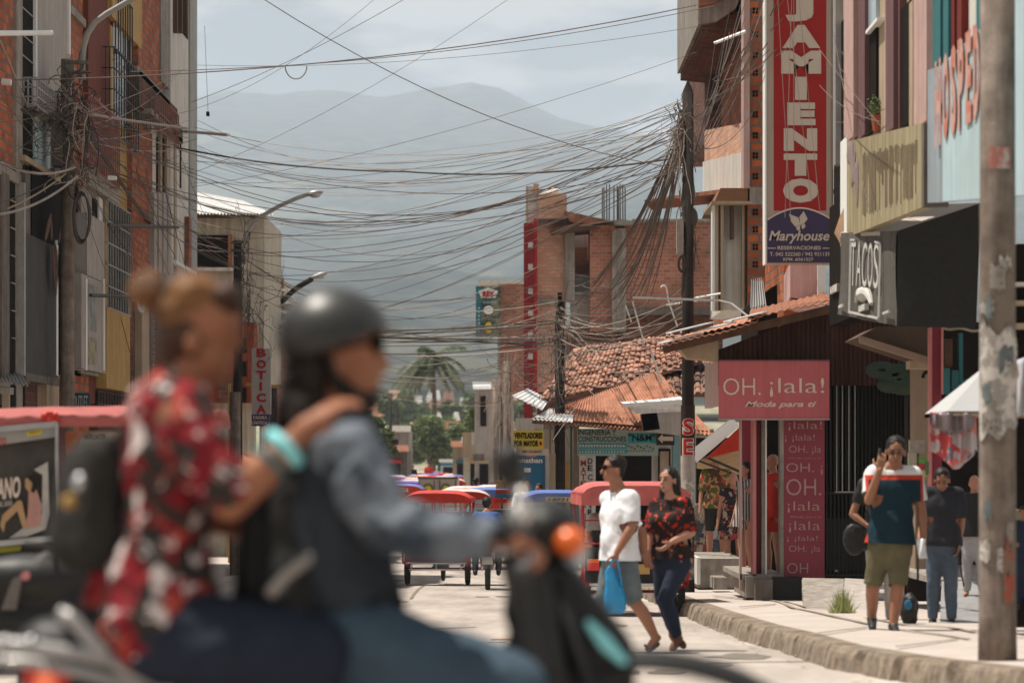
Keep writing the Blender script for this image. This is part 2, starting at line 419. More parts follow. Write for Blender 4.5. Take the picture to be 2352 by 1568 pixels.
# ------------------------------------------------------------ ground, street, pavement, hills
def terrain(x, y):
    z = gz(y) if y > 0 else 0
    return z
ys = [-30, -10, 0, 5, 10, 15, 20, 25, 30, 35, 40, 45, 50, 55, 60, 80, 110, 150, 200, 230]+[230+25*i for i in range(1, 22)]
xs = [-160, -80, -40, -20, -8, 0, 8, 20, 40, 80, 160]
b = MB()
vs = [(x*(1+max(0, y-230)/250), y, terrain(x, y)-.02) for y in ys for x in xs]; W = len(xs)
fs = [(j*W+i, j*W+i+1, (j+1)*W+i+1, (j+1)*W+i) for j in range(len(ys)-1) for i in range(W-1)]
b.add(vs, fs)
tag(b.build('ground', mat('dusty_ground', (.30,.25,.19), .95, .25, .4, .3, col2=(.14,.16,.08))), None, None, kind='structure')

KERB = [(6.5, 14.5), (4.2, 15.6), (3.3, 16.6), (2.88, 17.7), (2.58, 19.0), (2.34, 20.8), (2.25, 23.7), (2.15, 25.5), (2.07, 29.8), (2.04, 33.5), (2.02, 36.8), (2.0, 42), (1.85, 48), (1.2, 54), (.3, 60), (-.4, 75), (-1.0, 100), (-2.2, 150), (-3.5, 200), (-4.2, 235)]
def kx(d):
    if d <= KERB[0][1]: return KERB[0][0]
    for (a, p), (c, q) in zip(KERB, KERB[1:]):
        if p <= d <= q: return a+(c-a)*(d-p)/(q-p)
    return KERB[-1][0]
dl = [-20, 0, 8, 12]+[14.5+.5*i for i in range(90)]+[60+5*i for i in range(36)]
b = MB(); vs = []; fs = []
for i, d in enumerate(dl):
    for x in (-60 if d < 14 else -6.2-max(0, (d-60))*.03, -3, (14 if d < 14.5 else kx(d)+.05)):
        vs.append((x, d, terrain(x, d)))
for j in range(len(dl)-1):
    for i in range(2): fs.append((j*3+i, j*3+i+1, (j+1)*3+i+1, (j+1)*3+i))
b.add(vs, fs)
tag(b.build('road', M_road), None, None, kind='structure')
# pavement on the right with its worn kerb (uneven top and broken edge)
KH = .165
b = MB(); k = MB(); vs = []; fs = []; kv = []; kf = []
dd = [14.5+.09*i for i in range(520)]+[61.5+4*i for i in range(42)]
for i, d in enumerate(dd):
    x = kx(d); z = gz(d)
    j1 = .05*noise.noise(V((d*.9, 0, 0)))+.022*noise.noise(V((d*4, 3, 0))); j2 = .02*noise.noise(V((d*1.3, 9, 0)))+.012*noise.noise(V((d*6, 9, 0)))
    if int(d/.95) != int((d-.09)/.95): j1 += .085; j2 -= .09
    elif noise.noise(V((d*2.7, 5, 2))) > .38: j1 += .03; j2 -= .03
    kv += [(x+j1-.035, d, z-.02), (x+j1-.01, d, z+KH*.55), (x+j1+.005, d, z+KH-.03+j2), (x+j1+.03, d, z+KH+j2), (x+.24, d, z+KH+.002)]
    vs += [(x+.235, d, z+KH), (x+.9, d, z+KH+.01+.01*noise.noise(V((d*.7, 1, 1)))), (max(x+2, 14.) , d, z+KH+.02)]
for i in range(len(dd)-1):
    for q in range(4): kf.append((i*5+q, i*5+q+1, (i+1)*5+q+1, (i+1)*5+q))
    for q in range(2): fs.append((i*3+q, i*3+q+1, (i+1)*3+q+1, (i+1)*3+q))
b.add(vs, fs); tag(b.build('pavement', M_pave), None, None, kind='structure')
k.add(kv, kf); tag(k.build('kerb', M_kerb), None, None, kind='structure')
# cracks and worn joints on the pavement
b = MB()
def pcrack(pts, w_):
    P3 = []
    for x, y in pts:
        d_ = 5488/(y-1219.8); P3.append(V(((x-CX)*d_/F, d_, gz(d_)+KH+.022)))
    for p, q in zip(P3, P3[1:]): b.bar(p, q, w_, .004)
pcrack([(1745, 1378), (1790, 1386), (1822, 1400), (1880, 1412), (1930, 1424), (1995, 1438)], .05); pcrack([(1800, 1384), (1850, 1398), (1910, 1404)], .035)
pcrack([(2070, 1452), (2150, 1462), (2225, 1474)], .04); pcrack([(1990, 1424), (2080, 1440), (2180, 1446), (2240, 1458)], .05); pcrack([(1640, 1372), (1720, 1380)], .04)
pcrack([(1700, 1398), (1780, 1392)], .03); pcrack([(1880, 1460), (1990, 1446)], .03); pcrack([(2060, 1492), (2200, 1474)], .03)
tag(b.build('pavement_cracks', mat('damp_crack', (.26,.21,.17), .9, .35, 6)), None, None, kind='structure')
# left pavement
b = MB(); vs = []; fs = []
dd = [34+2*i for i in range(16)]+[66+6*i for i in range(28)]
for d in dd:
    x = -5.9-max(0, (d-60))*.03; z = gz(d); vs += [(x, d, z-.02), (x, d, z+.15), (x-9, d, z+.16)]
for i in range(len(dd)-1):
    for q in range(2): fs.append((i*3+q, i*3+q+1, (i+1)*3+q+1, (i+1)*3+q))
b.add(vs, fs); tag(b.build('pavement', M_pave), None, None, kind='structure')
# cracks and an orange line on the road
b = MB()
pts = [P(944, 1392, 42), P(950, 1372, 45), P(962, 1356, 49.5), P(972, 1346, 52)]
for p, q in zip(pts, pts[1:]):
    p.z = gz(p.y)+.006; q.z = gz(q.y)+.006; b.bar(p, q, .05, .004)
for yy, x0, x1 in ((29.2, 970, 1090), (25.3, 1010, 1160), (21.5, 1500, 1990), (33, 1600, 1660)):
    p = V(((x0-CX)*yy/F, yy, gz(yy)+.006)); q = V(((x1-CX)*yy/F, yy+.4, gz(yy+.4)+.006)); b.bar(p, q, .03, .004)
tag(b.build('road_cracks', mat('crack_dirt', (.20,.165,.13), .95)), None, None, kind='structure')
b = MB(); p = V(((1128-CX)*26.3/F, 26.3, gz(26.3)+.007)); q = V(((1206-CX)*26.3/F, 26.3, gz(26.3)+.007)); b.bar(p, q, .07, .005)
tag(b.build('painted_line', mat('orange_road_paint', (.50,.19,.08), .9)), None, None, kind='structure')

# stains and litter
rr = random.Random(12); b = MB(); b2 = MB()
for i in range(26):
    d_ = rr.uniform(19, 60); x_ = rr.uniform(-2.6, 1.9); c = V((x_, d_, gz(d_)+.0045)); a_ = rr.uniform(.08, .35); pts = []
    for k_ in range(12):
        an = 2*math.pi*k_/12; q_ = a_*(.7+.5*noise.noise(V((k_*.9, i, 0)))); pts.append(V((c.x+math.cos(an)*q_, d_+math.sin(an)*q_*2.4, gz(d_+math.sin(an)*q_*2.4)+.0045)))
    b.add(pts, [tuple(range(12))])
tag(b.build('oil_stain', mat('oil_stain', (.17,.145,.12), .8, .3, 3)), None, None, kind='structure')
for i in range(34):
    d_ = rr.uniform(18, 40); x_ = kx(d_)-abs(rr.gauss(.05, .18)); c = V((x_, d_, gz(d_)+.012)); s_ = rr.uniform(.015, .045)
    b2.add([c+V((-s_, 0, .0)), c+V((0, -s_, .01)), c+V((s_, .01, .02)), c+V((0, s_, .0))], [(0, 1, 2, 3)])
tag(b2.build('street_litter', M_paper, fix=False), None, None, kind='stuff')
# hills: a height field whose ridges follow the skyline
SKY = [(-400,190),(0,260),(300,245),(454,224),(490,213),(527,208),(560,218),(590,216),(631,221),(690,211),(746,208),(800,212),(881,224),(930,214),(985,205),(1040,201),(1084,192),(1110,199),(1146,203),(1219,239),(1281,270),(1340,286),(1391,294),(1450,306),(1515,317),(1600,350),(1750,400),(2352,430),(2900,420)]
def lerp(T, x):
    if x <= T[0][0]: return T[0][1]
    for (a, p), (c, q) in zip(T, T[1:]):
        if x <= c: return p+(q-p)*(x-a)/(c-a)
    return T[-1][1]
b = MB(); vs = []; fs = []
rows = [560*(8600/560)**(i/89) for i in range(90)]+[9300, 10500, 12500]
colsx = [-700+i*22 for i in range(172)]
ROWY = [(560, 958), (700, 935), (1000, 905), (1500, 850), (2200, 775), (3000, 690), (4000, 590), (5200, 480), (6600, 370), (8600, 0)]
for r_, d in enumerate(rows):
    for x in colsx:
        t = (x-CX)/F
        if d <= 8601:
            y = lerp(ROWY, d); sk = lerp(SKY, x)
            if d > 6600: y = 370+(sk-370)*((d-6600)/2000)**.8
            y = max(y, sk) if d > 5500 else y
        else: y = lerp(SKY, x)+(d-8600)*.25
        X = t*d; Z = CAMZ-(y-HY)*d/F
        n_ = noise.fractal(V((X/420., d/600., 3.1)), 1.0, 2.1, 5)*(d*.018)*max(.06, 1-(d/8000)**2)
        n_ += (.5-abs(noise.noise(V((X/700.+d/2500., d/1500., 8.)))*2))*d*.020*max(.0, 1-(d/7800)**3)
        if d < 900: n_ *= (d-560)/340
        
        vs.append((X, d, Z+n_))
W = len(colsx)
for j in range(len(rows)-1):
    for i in range(W-1): fs.append((j*W+i, j*W+i+1, (j+1)*W+i+1, (j+1)*W+i))
b.add(vs, fs)
m, n, bs, NN, LL = _pb('forested_hill')
g = NN('ShaderNodeTexCoord'); bs.inputs['Roughness'].default_value = 1; bs.inputs['Specular IOR Level'].default_value = 0
vo = NN('ShaderNodeTexNoise'); vo.inputs['Scale'].default_value = .013; vo.inputs['Detail'].default_value = 10; vo.inputs['Roughness'].default_value = .75
LL(g.outputs['Object'], vo.inputs['Vector'])
cr = NN('ShaderNodeValToRGB'); cr.color_ramp.elements[0].position = .40; cr.color_ramp.elements[1].position = .62
cr.color_ramp.elements[0].color = (.022, .032, .024, 1); cr.color_ramp.elements[1].color = (.14, .145, .095, 1); LL(vo.outputs[0], cr.inputs[0])
n2 = NN('ShaderNodeTexNoise'); n2.inputs['Scale'].default_value = .0028; n2.inputs['Detail'].default_value = 4
LL(g.outputs['Object'], n2.inputs['Vector'])
r2 = NN('ShaderNodeValToRGB'); r2.color_ramp.elements[0].position = .61; r2.color_ramp.elements[1].position = .64; LL(n2.outputs[0], r2.inputs[0])
mi = NN('ShaderNodeMix'); mi.data_type = 'RGBA'; LL(r2.outputs[0], mi.inputs[0]); LL(cr.outputs[0], mi.inputs[6]); mi.inputs[7].default_value = (.18, .175, .11, 1)
LL(mi.outputs[2], bs.inputs['Base Color'])
bp = NN('ShaderNodeBump'); bp.inputs['Strength'].default_value = 1; bp.inputs['Distance'].default_value = 45; LL(vo.outputs[0], bp.inputs['Height']); LL(bp.outputs[0], bs.inputs['Normal'])
tag(b.build('hills', m, smooth=True), None, None, kind='structure')

# haze
b = MB().box((-2600, -30, -3), (2600, 13500, 1260))
hz = b.build('haze', None); tag(hz, None, None, kind='stuff')
hm = bpy.data.materials.new('haze_air'); hm.use_nodes = True; hn = hm.node_tree; hn.nodes.clear()
o_ = hn.nodes.new('ShaderNodeOutputMaterial'); pv = hn.nodes.new('ShaderNodeVolumePrincipled')
pv.inputs['Color'].default_value = (.69, .79, .91, 1); pv.inputs['Density'].default_value = 1.55e-4; pv.inputs['Anisotropy'].default_value = .1
hn.links.new(pv.outputs[0], o_.inputs['Volume']); hz.data.materials.append(hm)
# ------------------------------------------------------------ left side of the street
FL = Fac(-6.9)
def grille(parent, fac, x0, x1, y0, y1, n, m=M_iron, proud=.25, hb=2, name='window_grille'):
    mb = MB(); proud *= .45; Xg = fac.X+fac.sd*proud; d0, d1 = Xg*F/(x0-CX), Xg*F/(x1-CX); dm = (d0+d1)/2
    z0 = CAMZ-(y1-HY)*dm/F; z1 = CAMZ-(y0-HY)*dm/F; X = fac.X+fac.sd*proud
    for i in range(n+1):
        y = d0+(d1-d0)*i/n; mb.bar((X, y, z0), (X, y, z1), .022)
    for i in range(hb+1):
        z = z0+(z1-z0)*i/hb; mb.bar((X, d0, z), (X, d1, z), .02)
        mb.bar((X, d0, z), (fac.X, d0, z), .02); mb.bar((X, d1, z), (fac.X, d1, z), .02)
    for i in range(1, 4):
        xx = fac.X+fac.sd*proud*i/4; mb.bar((xx, d0, z0), (xx, d0, z1), .02)
    return mb.build(name, m, parent)
def fb(parent, fac, name, m, x0, x1, y0, y1, proud=0., th=.1, **k):
    mb = MB(); fac.box(mb, x0, x1, y0, y1, proud, th); return mb.build(name, m, parent, **k)
def loc_of(fac, x): d = fac.d(x); return (fac.X, d, gz(d))

# 1. brick building, nearest
T = thing('brick_house', 'unfinished orange brick building with concrete pillars at the left edge of the picture', 'building', loc_of(FL, 30))
fb(T, FL, 'wall', M_brick, -60, 46, -260, 1010, 0, 3)
fb(T, FL, 'pillar', M_conc, 38, 52, -260, 960, .05, .3)
fb(T, FL, 'beam', M_conc, -60, 50, 372, 398, .08, .2)
fb(T, FL, 'window', M_dark, 50, 84, -200, 372, .02, .3)
for yy in (30, 92, 138, 190):
    fb(T, FL, 'window_rail', M_alu, 51, 84, yy, yy+2, .04, .02)
fb(T, FL, 'window', M_dark, 20, 84, 398, 860, .03, .3)
fb(T, FL, 'pillar', M_concd, 4, 22, 398, 930, .09, .2)
fb(T, FL, 'door', M_dark, -50, 58, 880, 1300, .04, .3)
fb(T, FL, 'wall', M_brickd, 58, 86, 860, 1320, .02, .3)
# 2. grey and white building
T = thing('rendered_house', 'grey rendered house with white trim strips and a railed balcony behind the near lamp pole', 'building', loc_of(FL, 130))
fb(T, FL, 'wall', M_grey, 84, 162, -260, 218, .03, 3)
fb(T, FL, 'wall', M_brick, 162, 204, -260, 1000, .0, 3)
fb(T, FL, 'trim', M_whitep, 83, 86, -260, 268, .07, .1); fb(T, FL, 'trim', M_whitep, 159.5, 162.5, -260, 126, .07, .1)
fb(T, FL, 'beam', M_conc, 163, 204, 32, 50, .05, .2)
fb(T, FL, 'wall', M_concd, 84, 162, 200, 275, -.25, 3)
bal = fb(T, FL, 'balcony_slab', M_conc, 84, 148, 268, 277, .55, .2)
grille(T, FL, 85, 148, 205, 268, 12, M_alu, .55, 3, 'balcony_railing')
fb(T, FL, 'wall', M_lblue, 80, 116, 277, 392, .05, .2); fb(T, FL, 'wall', M_concd, 116, 162, 277, 400, .0, .2)
fb(T, FL, 'beam', M_tan, 58, 150, 386, 398, .3, .2)
fb(T, FL, 'pillar', M_concd, 58, 70, 398, 880, .25, .2)
fb(T, FL, 'dark_panel', M_dark, 74, 142, 398, 560, .2, .2)
fb(T, FL, 'dark_panel', M_dark, 142, 186, 400, 860, .0, .2)
gp = fb(T, FL, 'glass_panel', mat('smoky_panel', (.055,.054,.052), .7, .2, 3, streak=.3), 56, 134, 552, 862, .28, .05)
fb(T, FL, 'panel_frame', M_alu, 56, 59, 420, 862, .31, .05); fb(T, FL, 'panel_frame', M_whitep, 130, 134, 552, 862, .31, .05)
for i in range(6):
    fb(T, FL, 'panel_rail', M_tan, 25+i, 72, 470+62*i, 472.5+62*i, .05, .02)
mb = MB(); rr = random.Random(5)
for i in range(9):
    c = P(rr.uniform(84, 124), rr.uniform(505, 640), FL.d(100)+rr.uniform(-1, 1)); c.x = FL.X+.23
    mb.ell(c, (.015, rr.uniform(.15, .4), rr.uniform(.06, .14)), Matrix.Rotation(rr.uniform(0, 3), 3, 'X'))
mb.build('poster_figures', mat('poster_brown', (.10,.045,.03), .6), T)
fb(T, FL, 'base_wall', M_concd, 60, 136, 862, 880, .28, .3)
fb(T, FL, 'shopfront', M_dark, 86, 240, 880, 1330, -.3, .3)
fb(T, FL, 'shop_pillar', M_tan, 92, 104, 885, 1320, .02, .2)
mb = MB(); a = P(82, 940, 42); b_ = P(112, 868, 44)
mb.box((a.x, 41.5, a.z), (a.x+.25, 42.6, b_.z)); mb.build('shop_shutter', M_tan, T)
# low corrugated lean-to at the left edge
T = thing('lean_to_roof', 'small grey corrugated lean-to roof sticking out at the left edge under the brick building', 'roof', P(0, 900, 37.5))
mb = MB().corr(P(-60, 868, 37), P(66, 884, 38), P(42, 846, 40.5), P(-60, 806, 40.5), 14, .02); mb.build('roof_sheet', M_alu, T)
mb = MB().bar(P(-60, 892, 37), P(30, 898, 37), .09); mb.bar(P(-60, 878, 37.2), P(22, 884, 37.4), .09, .05); mb.build('beam', M_conc, T)
mb = MB(); mb.bar(P(14, 895, 37.2), V((P(14, 895, 37.2).x, 37.2, gz(37.2))), .09); mb.bar(P(-30, 895, 37.2), V((P(-30, 895, 37.2).x, 37.2, gz(37.2))), .09); mb.build('post', M_tan, T)
# 3. dark red and ochre building
T = thing('painted_house', 'dark red and ochre painted house with a caged window behind the near lamp pole', 'building', loc_of(FL, 250))
fb(T, FL, 'wall', M_dred, 203, 258, -260, 250, .12, 3)
fb(T, FL, 'wall', M_ochre, 258, 326, -260, 78, .5, 3)
fb(T, FL, 'wall', M_ochre, 256, 305, 78, 410, .12, 3)
wn = fb(T, FL, 'window', M_glassl, 259, 290, 64, 285, .16, .1)
for xx in (259, 268, 279, 289): fb(T, FL, 'window_frame', M_whitep, xx, xx+2, 64, 285, .2, .05)
fb(T, FL, 'window_frame', M_whitep, 259, 290, 150, 155, .2, .05); fb(T, FL, 'window_frame', M_ochre, 254, 259, 60, 290, .2, .05)
fb(T, FL, 'curtain', M_dark, 286, 300, 70, 300, .17, .1)
grille(T, FL, 262, 318, 138, 325, 10, M_iron, .62, 4)
grille(T, FL, 272, 304, 0, 140, 6, M_iron, .45, 1)
fb(T, FL, 'wall', M_brick, 150, 205, 250, 420, .06, 3)
fb(T, FL, 'wall', M_mauve, 203, 262, 246, 408, .1, 3)
grille(T, FL, 204, 274, 246, 408, 16, mat('pink_iron', (.32,.13,.11), .7), .75, 2, 'balcony_railing')
mb = MB(); FL.box(mb, 203, 275, 405, 414, .78, .3); mb.build('balcony_slab', M_grey, T)
fb(T, FL, 'panel', M_grey, 205, 274, 414, 448, .5, .3)
fb(T, FL, 'wall', M_ochre, 240, 305, 410, 720, .12, 3)
fb(T, FL, 'window', M_dark, 248, 296, 478, 715, .14, .1)
grille(T, FL, 248, 300, 475, 716, 9, M_alu, .4, 5)
fb(T, FL, 'wall', M_grey, 186, 240, 414, 862, .05, 3)
fb(T, FL, 'window', M_dark, 214, 232, 460, 650, .08, .1); fb(T, FL, 'window_frame', M_whitep, 228, 236, 455, 655, .16, .1)
fb(T, FL, 'panel', M_ochre, 245, 299, 716, 896, .55, .3)
fb(T, FL, 'wall', M_dred, 205, 330, 862, 935, .0, 3)
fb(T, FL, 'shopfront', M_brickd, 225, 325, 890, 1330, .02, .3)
grille(T, FL, 225, 300, 905, 960, 12, M_iron, .1, 2, 'shop_grille')
# white advertising box on it
T2 = thing('sign_box', 'big pale grey wall sign with small pictures, between near lamp pole and ochre panel', 'sign', P(215, 860, 44))
mb = MB(); FL.box(mb, 187, 243, 640, 852, .75, .1); FL.box(mb, 200, 240, 500, 640, .72, .1); mb.build('board', M_grey, T2)
fb(T2, FL, 'board_frame', M_whitep, 198, 201, 640, 850, .78, .02); fb(T2, FL, 'board_frame', M_whitep, 238, 241, 640, 850, .78, .02)
fb(T2, FL, 'picture', mat('sign_picture', (.17,.18,.18), .6, .4, 4, col2=(.30,.29,.27)), 203, 222, 655, 760, .765, .02)
fb(T2, FL, 'picture', mat('sign_picture_two', (.14,.13,.115), .6, .4, 4, col2=(.30,.25,.16)), 203, 222, 775, 838, .765, .02)
d0 = FL.d(203); text('S', (FL.X+.79, FL.d(204), CAMZ-(700-HY)*44.5/F), (0, 1.0, 0), (0, 0, .6), M_lblue, T2, .02)
mb = MB(); X_ = FL.X+.79
for q, tx in enumerate(('PUBLICIDAD', 'MARKETING')):
    text(tx, (X_, FL.d(226)+q*.9, CAMZ-(705-HY)*46/F), (0, 0, -1.0), (0, .3, 0), mb=mb)
mb.build('lettering', mat('faint_red_print', (.36,.27,.25), .7), T2, fix=False)
# cable coil hanging on the wall
T2 = thing('cable_coil', 'large loop of black cable hanging beside the near lamp pole', 'cable', P(185, 500, 41))
mb = MB()
for q in range(5):
    mb.tube([P(186+18*math.cos(a)+q, 500+(60-2*q)*math.sin(a), 41.0+.03*q) for a in [2*math.pi*i/22 for i in range(22)]], .014, 6, closed=True)
o = mb.build('coil', M_wire, T2)
T2 = thing('blue_shop_sign', 'small dark blue shop sign with pale letters low behind the near lamp pole', 'sign', P(185, 920, 42))
mb = MB().cb(164, 206, 902, 944, 42.0, .06); mb.build('board', mat('slate_board', (.03,.055,.075), .6), T2)
ctext('OUTLET', 168, 202, 908, 938, 41.99, mat('dim_letters', (.36,.36,.34), .7), T2, bold=.01)
# 4. white building (brick flank towards us)
FW = Fac(-6.75)
T = thing('white_building', 'tall white plastered building with a brick flank, nearest the mountains on the left', 'building', loc_of(FW, 430))
FWd = FW.d(320)
fb(T, FW, 'wall', M_brick, 318, 372, -260, 192, .02, 3)
fb(T, FW, 'column', M_conc, 370, 390, -260, 195, .05, 3)
fb(T, FW, 'wall', M_white, 392, 440, -260, 640, .05, 3)
fb(T, FW, 'end_column', mat('blue_grey_render', (.36,.37,.36), .85, .1, 3, streak=.25), 437, 453, -260, 830, .12, 3)
w1 = fb(T, FW, 'window', M_dark, 408, 432, -160, 76, .07, .1)
for xx in (407, 418, 430): fb(T, FW, 'window_frame', M_wood, xx, xx+2.5, -160, 76, .3, .1)
fb(T, FW, 'beam', M_conc, 316, 390, 192, 208, .12, .3)
fb(T, FW, 'wall', M_brickd, 320, 408, 208, 286, .12, 3)
grille(T, FW, 366, 410, 244, 318, 9, mat('rust_iron', (.25,.12,.09), .8), .7, 2, 'balcony_railing')
fb(T, FW, 'balcony_slab', M_conc, 348, 420, 286, 298, .75, .3); fb(T, FW, 'balcony_front', M_concd, 398, 420, 283, 320, .75, .1)
fb(T, FW, 'wall', M_brick, 303, 350, 288, 700, .02, 3)
mb = MB()
for yy in (311, 345, 382, 418, 430):
    for q in range(2):
        for r_ in range(2): FW.box(mb, 329+q*7, 334+q*7, yy+r_*8, yy+6+r_*8, .012, .05)
mb.build('vent_hole', M_dark, T)
fb(T, FW, 'wall', M_white, 348, 408, 298, 640, .0, 3)
for (x0, x1) in ((362, 368), (374, 382), (398, 401)): fb(T, FW, 'window', M_dark, x0, x1, 318, 442, .03, .05)
for (x0, x1) in ((369, 373), (383, 388), (402, 406)): fb(T, FW, 'window_frame', M_tan, x0, x1, 300, 640, .1, .1)
for i in range(4): fb(T, FW, 'shutter', M_grey, 354+i*11, 361+i*11, 444, 628, .25, .1)
fb(T, FW, 'window', M_dark, 415, 417, 320, 432, .08, .05)
fb(T, FW, 'balcony_slab', M_whitep, 405, 452, 612, 620, .5, .3)
fb(T, FW, 'shutter_box', M_rust, 434, 440, 500, 612, .35, .2)
mb = MB().corr(P(352, 640, 55), P(432, 655, 60), P(402, 606, 60.5), P(350, 600, 56), 10, .03); mb.build('awning', M_mauve, T)
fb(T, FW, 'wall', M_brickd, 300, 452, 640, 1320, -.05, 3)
fb(T, FW, 'column', M_tan, 326, 345, 700, 900, .1, .1); fb(T, FW, 'pipe', M_concd, 346, 352, 640, 880, .15, .1)
for nm, x0, y0, d0, x1, y1, d1, rr_, tt in (('roof_pole', -30, 77, 36, 118, 76, 38, .035, 'pale bar sticking out over the brick wall at the left edge'), ('roof_pole', 402, 300, 57, 524, 310, 52, .03, 'pale horizontal bar reaching past the white building towards the mountains'), ('iron_bar', 250, 517, 47, 410, 522, 56, .03, 'black horizontal bar across the shutters of the white building'), ('iron_bar', 208, 678, 44, 330, 682, 50, .03, 'black horizontal bar across the caged ochre window'), ('roof_pole', 4, 188, 38, 26, 190, 38, .045, 'short white tube in front of the brick wall at the left edge'), ('roof_pole', 248, 409, 44, 268, 409, 44, .035, 'short white tube hanging under the pink railed balcony')):
    mb = MB().tube([P(x0, y0, d0), P(x1, y1, d1)], rr_, 8); o = mb.build(nm, M_iron if nm == 'iron_bar' else M_whitep); tag(o, tt, 'bar')

# 5. beige building with white corrugated roof, facing us
T = thing('beige_house', 'beige house with a dark open window and a white corrugated roof beyond the white building', 'building', P(530, 1300, 67))
mb = MB().cb(380, 607, 494, 870, 67, 5); mb.build('wall', M_beige, T)
mb = MB().corr(P(370, 489, 66.4), P(628, 492, 66.4), P(560, 463, 73), P(370, 425, 73), 34, .03); rf = mb.build('roof', M_zinc, T)
mb = MB().cb(380, 602, 491, 500, 66.8, .15); mb.build('rafter', M_wood, T)
mb = MB().cb(450, 527, 540, 614, 66.96, .1); wi = mb.build('window', M_dark, T)
mb = MB().cb(524, 532, 538, 616, 66.9, .1); mb.build('window_frame', mat('orange_brown', (.32,.12,.05), .8), T)
mb = MB().cb(446, 535, 614, 622, 66.8, .2); mb.build('sill', M_white, T)
# 6. red shop below
T = thing('red_shop', 'low red-brown shop over a cream wall beside the second lamp pole', 'building', P(545, 1300, 66))
mb = MB().cb(330, 583, 740, 925, 66, .9); mb.build('upper_wall', mat('red_brown_paint', (.28,.07,.035), .8, .2, 3, streak=.3), T)
mb = MB().cb(330, 583, 925, 1330, 66.3, .6); mb.build('lower_wall', M_beige, T)
for y0 in (776, 830, 890): MB().cb(551, 566, y0, y0+34, 65.95, .1).build('window', M_dark, T)
MB().cb(500, 545, 868, 924, 65.9, .1).build('shutter', M_brickd, T)
MB().bar(P(565, 882, 62), P(700, 892, 62), .07).build('orange_rail', M_ochre, T)
MB().bar(P(527, 880, 62), V((P(527, 0, 62).x, 62, gz(62))), .06).build('yellow_post', M_ochre, T)
MB().corr(P(548, 1108, 62), P(650, 1090, 62), P(640, 1070, 66), P(560, 1040, 66), 16, .02).build('awning', M_rustl, T)
# 7. red and white striped building behind the poles
T = thing('striped_building', 'half-hidden building with white slabs and red brick floors between the second and third poles', 'building', P(650, 1310, 80))
MB().cb(596, 668, 700, 1320, 80, 5).build('wall', M_brickr, T)
for y0, x1 in ((632, 640), (662, 650), (690, 672), (712, 660), (735, 655)):
    MB().cb(602, x1, y0, y0+7, 79.4, 5).build('floor_slab', M_white, T)
for xx in (603, 628, 646): MB().cb(xx, xx+4, 638, 700, 79.8, .4).build('column', M_rust, T)
MB().cb(612, 640, 760, 800, 79.9, .2).build('window', M_dark, T); MB().cb(612, 640, 1000, 1320, 79.9, .2).build('door', M_dark, T)
# 8. pharmacy sign
T = thing('vertical_sign', 'tall white vertical sign with red letters and a purple foot between the lamp poles', 'sign', P(602, 1040, 60))
MB().cb(578, 622, 800, 951, 60, .14).build('board', mat('sign_white', (.42,.38,.36), .7, .1), T)
MB().cb(578, 618, 951, 978, 59.98, .16).build('foot_board', M_purp, T)
mb = MB()
for ch, y in zip('BOTICA', (800, 826, 851, 877, 903, 929)): ctext(ch, 589 if ch != 'I' else 596, 611 if ch != 'I' else 602, y, y+20, 59.99, mb=mb, bold=.05)
mb.build('lettering', M_red, T, fix=False)
mb = MB(); ctext('FARMA', 582, 614, 954, 963, 59.95, mb=mb, bold=.02); ctext('UNIVERSAL', 580, 616, 966, 975, 59.95, mb=mb, bold=.02); mb.build('lettering', M_cream, T, fix=False)
MB().cb(596, 602, 978, 1060, 60.02, .08).build('post', M_white, T)
# ------------------------------------------------------------ right side of the street
FR = Fac(3.75)
# R1 tall unfinished brick building behind the long sign
T = thing('brick_building', 'tall unfinished brick building with rounded balcony slabs behind the long red sign', 'building', (3.75, 50, gz(50)))
def frp(x0, x1, y0, y1, d, th, m, nm, **k): return MB().cb(x0, x1, y0, y1, d, th).build(nm, m, T, **k)
frp(1718, 1765, -260, 700, 46, 8, M_brick, 'wall')
frp(1708, 1722, -260, 432, 45.9, .5, M_pink, 'column')
frp(1628, 1712, 50, 305, 52, 6, M_brickd, 'wall')
frp(1620, 1636, 60, 130, 53, .4, M_brickr, 'wall')
mb = MB()
pts = [P(1604, 20, 47), P(1604, 56, 47), P(1645, 50, 47), P(1690, 20, 47), P(1720, -60, 47), P(1720, -260, 47), P(1604, -260, 47)]
mb.prism(pts, (0, 6, 0)); mb.build('balcony', M_conc, T)
mb = MB(); mb.prism([P(1606, -100, 46.9), P(1606, 14, 46.9), P(1640, 8, 46.9), P(1684, -20, 46.9), P(1700, -100, 46.9)], (0, .1, 0)); mb.build('balcony_wall', M_brick, T)
mb = MB(); mb.prism([P(1612, 52, 47.2), P(1612, 74, 47.2), P(1716, 84, 47.2), P(1716, 20, 47.2)], (0, 6, 0)); mb.build('soffit', M_brickd, T)
mb = MB(); mb.prism([P(1618, 300, 51), P(1618, 372, 51), P(1716, 348, 46), P(1716, 280, 46)], (.8, .2, 0)); mb.build('balcony_wall', M_brickl, T)
mb = MB(); mb.prism([P(1614, 372, 51.2), P(1614, 462, 51.2), P(1712, 440, 46.1), P(1712, 348, 46.1)], (.8, .2, 0)); mb.build('wall', M_white, T)
mb = MB(); mb.prism([P(1480, 459, 50), P(1660, 434, 47), P(1660, 444, 47), P(1480, 464, 50)], (.2, 1.6, 0)); mb.build('canopy_slab', M_rust, T)
mb = MB(); mb.prism([P(1655, 432, 46), P(1728, 432, 46), P(1728, 468, 46), P(1640, 466, 46)], (0, 3, 0)); mb.build('canopy_box', mat('brown_soffit', (.20,.10,.055), .8), T)
frp(1634, 1728, 462, 468, 45.8, 2, M_tan, 'ledge')
frp(1660, 1728, 466, 712, 46.3, 3, M_white, 'wall')
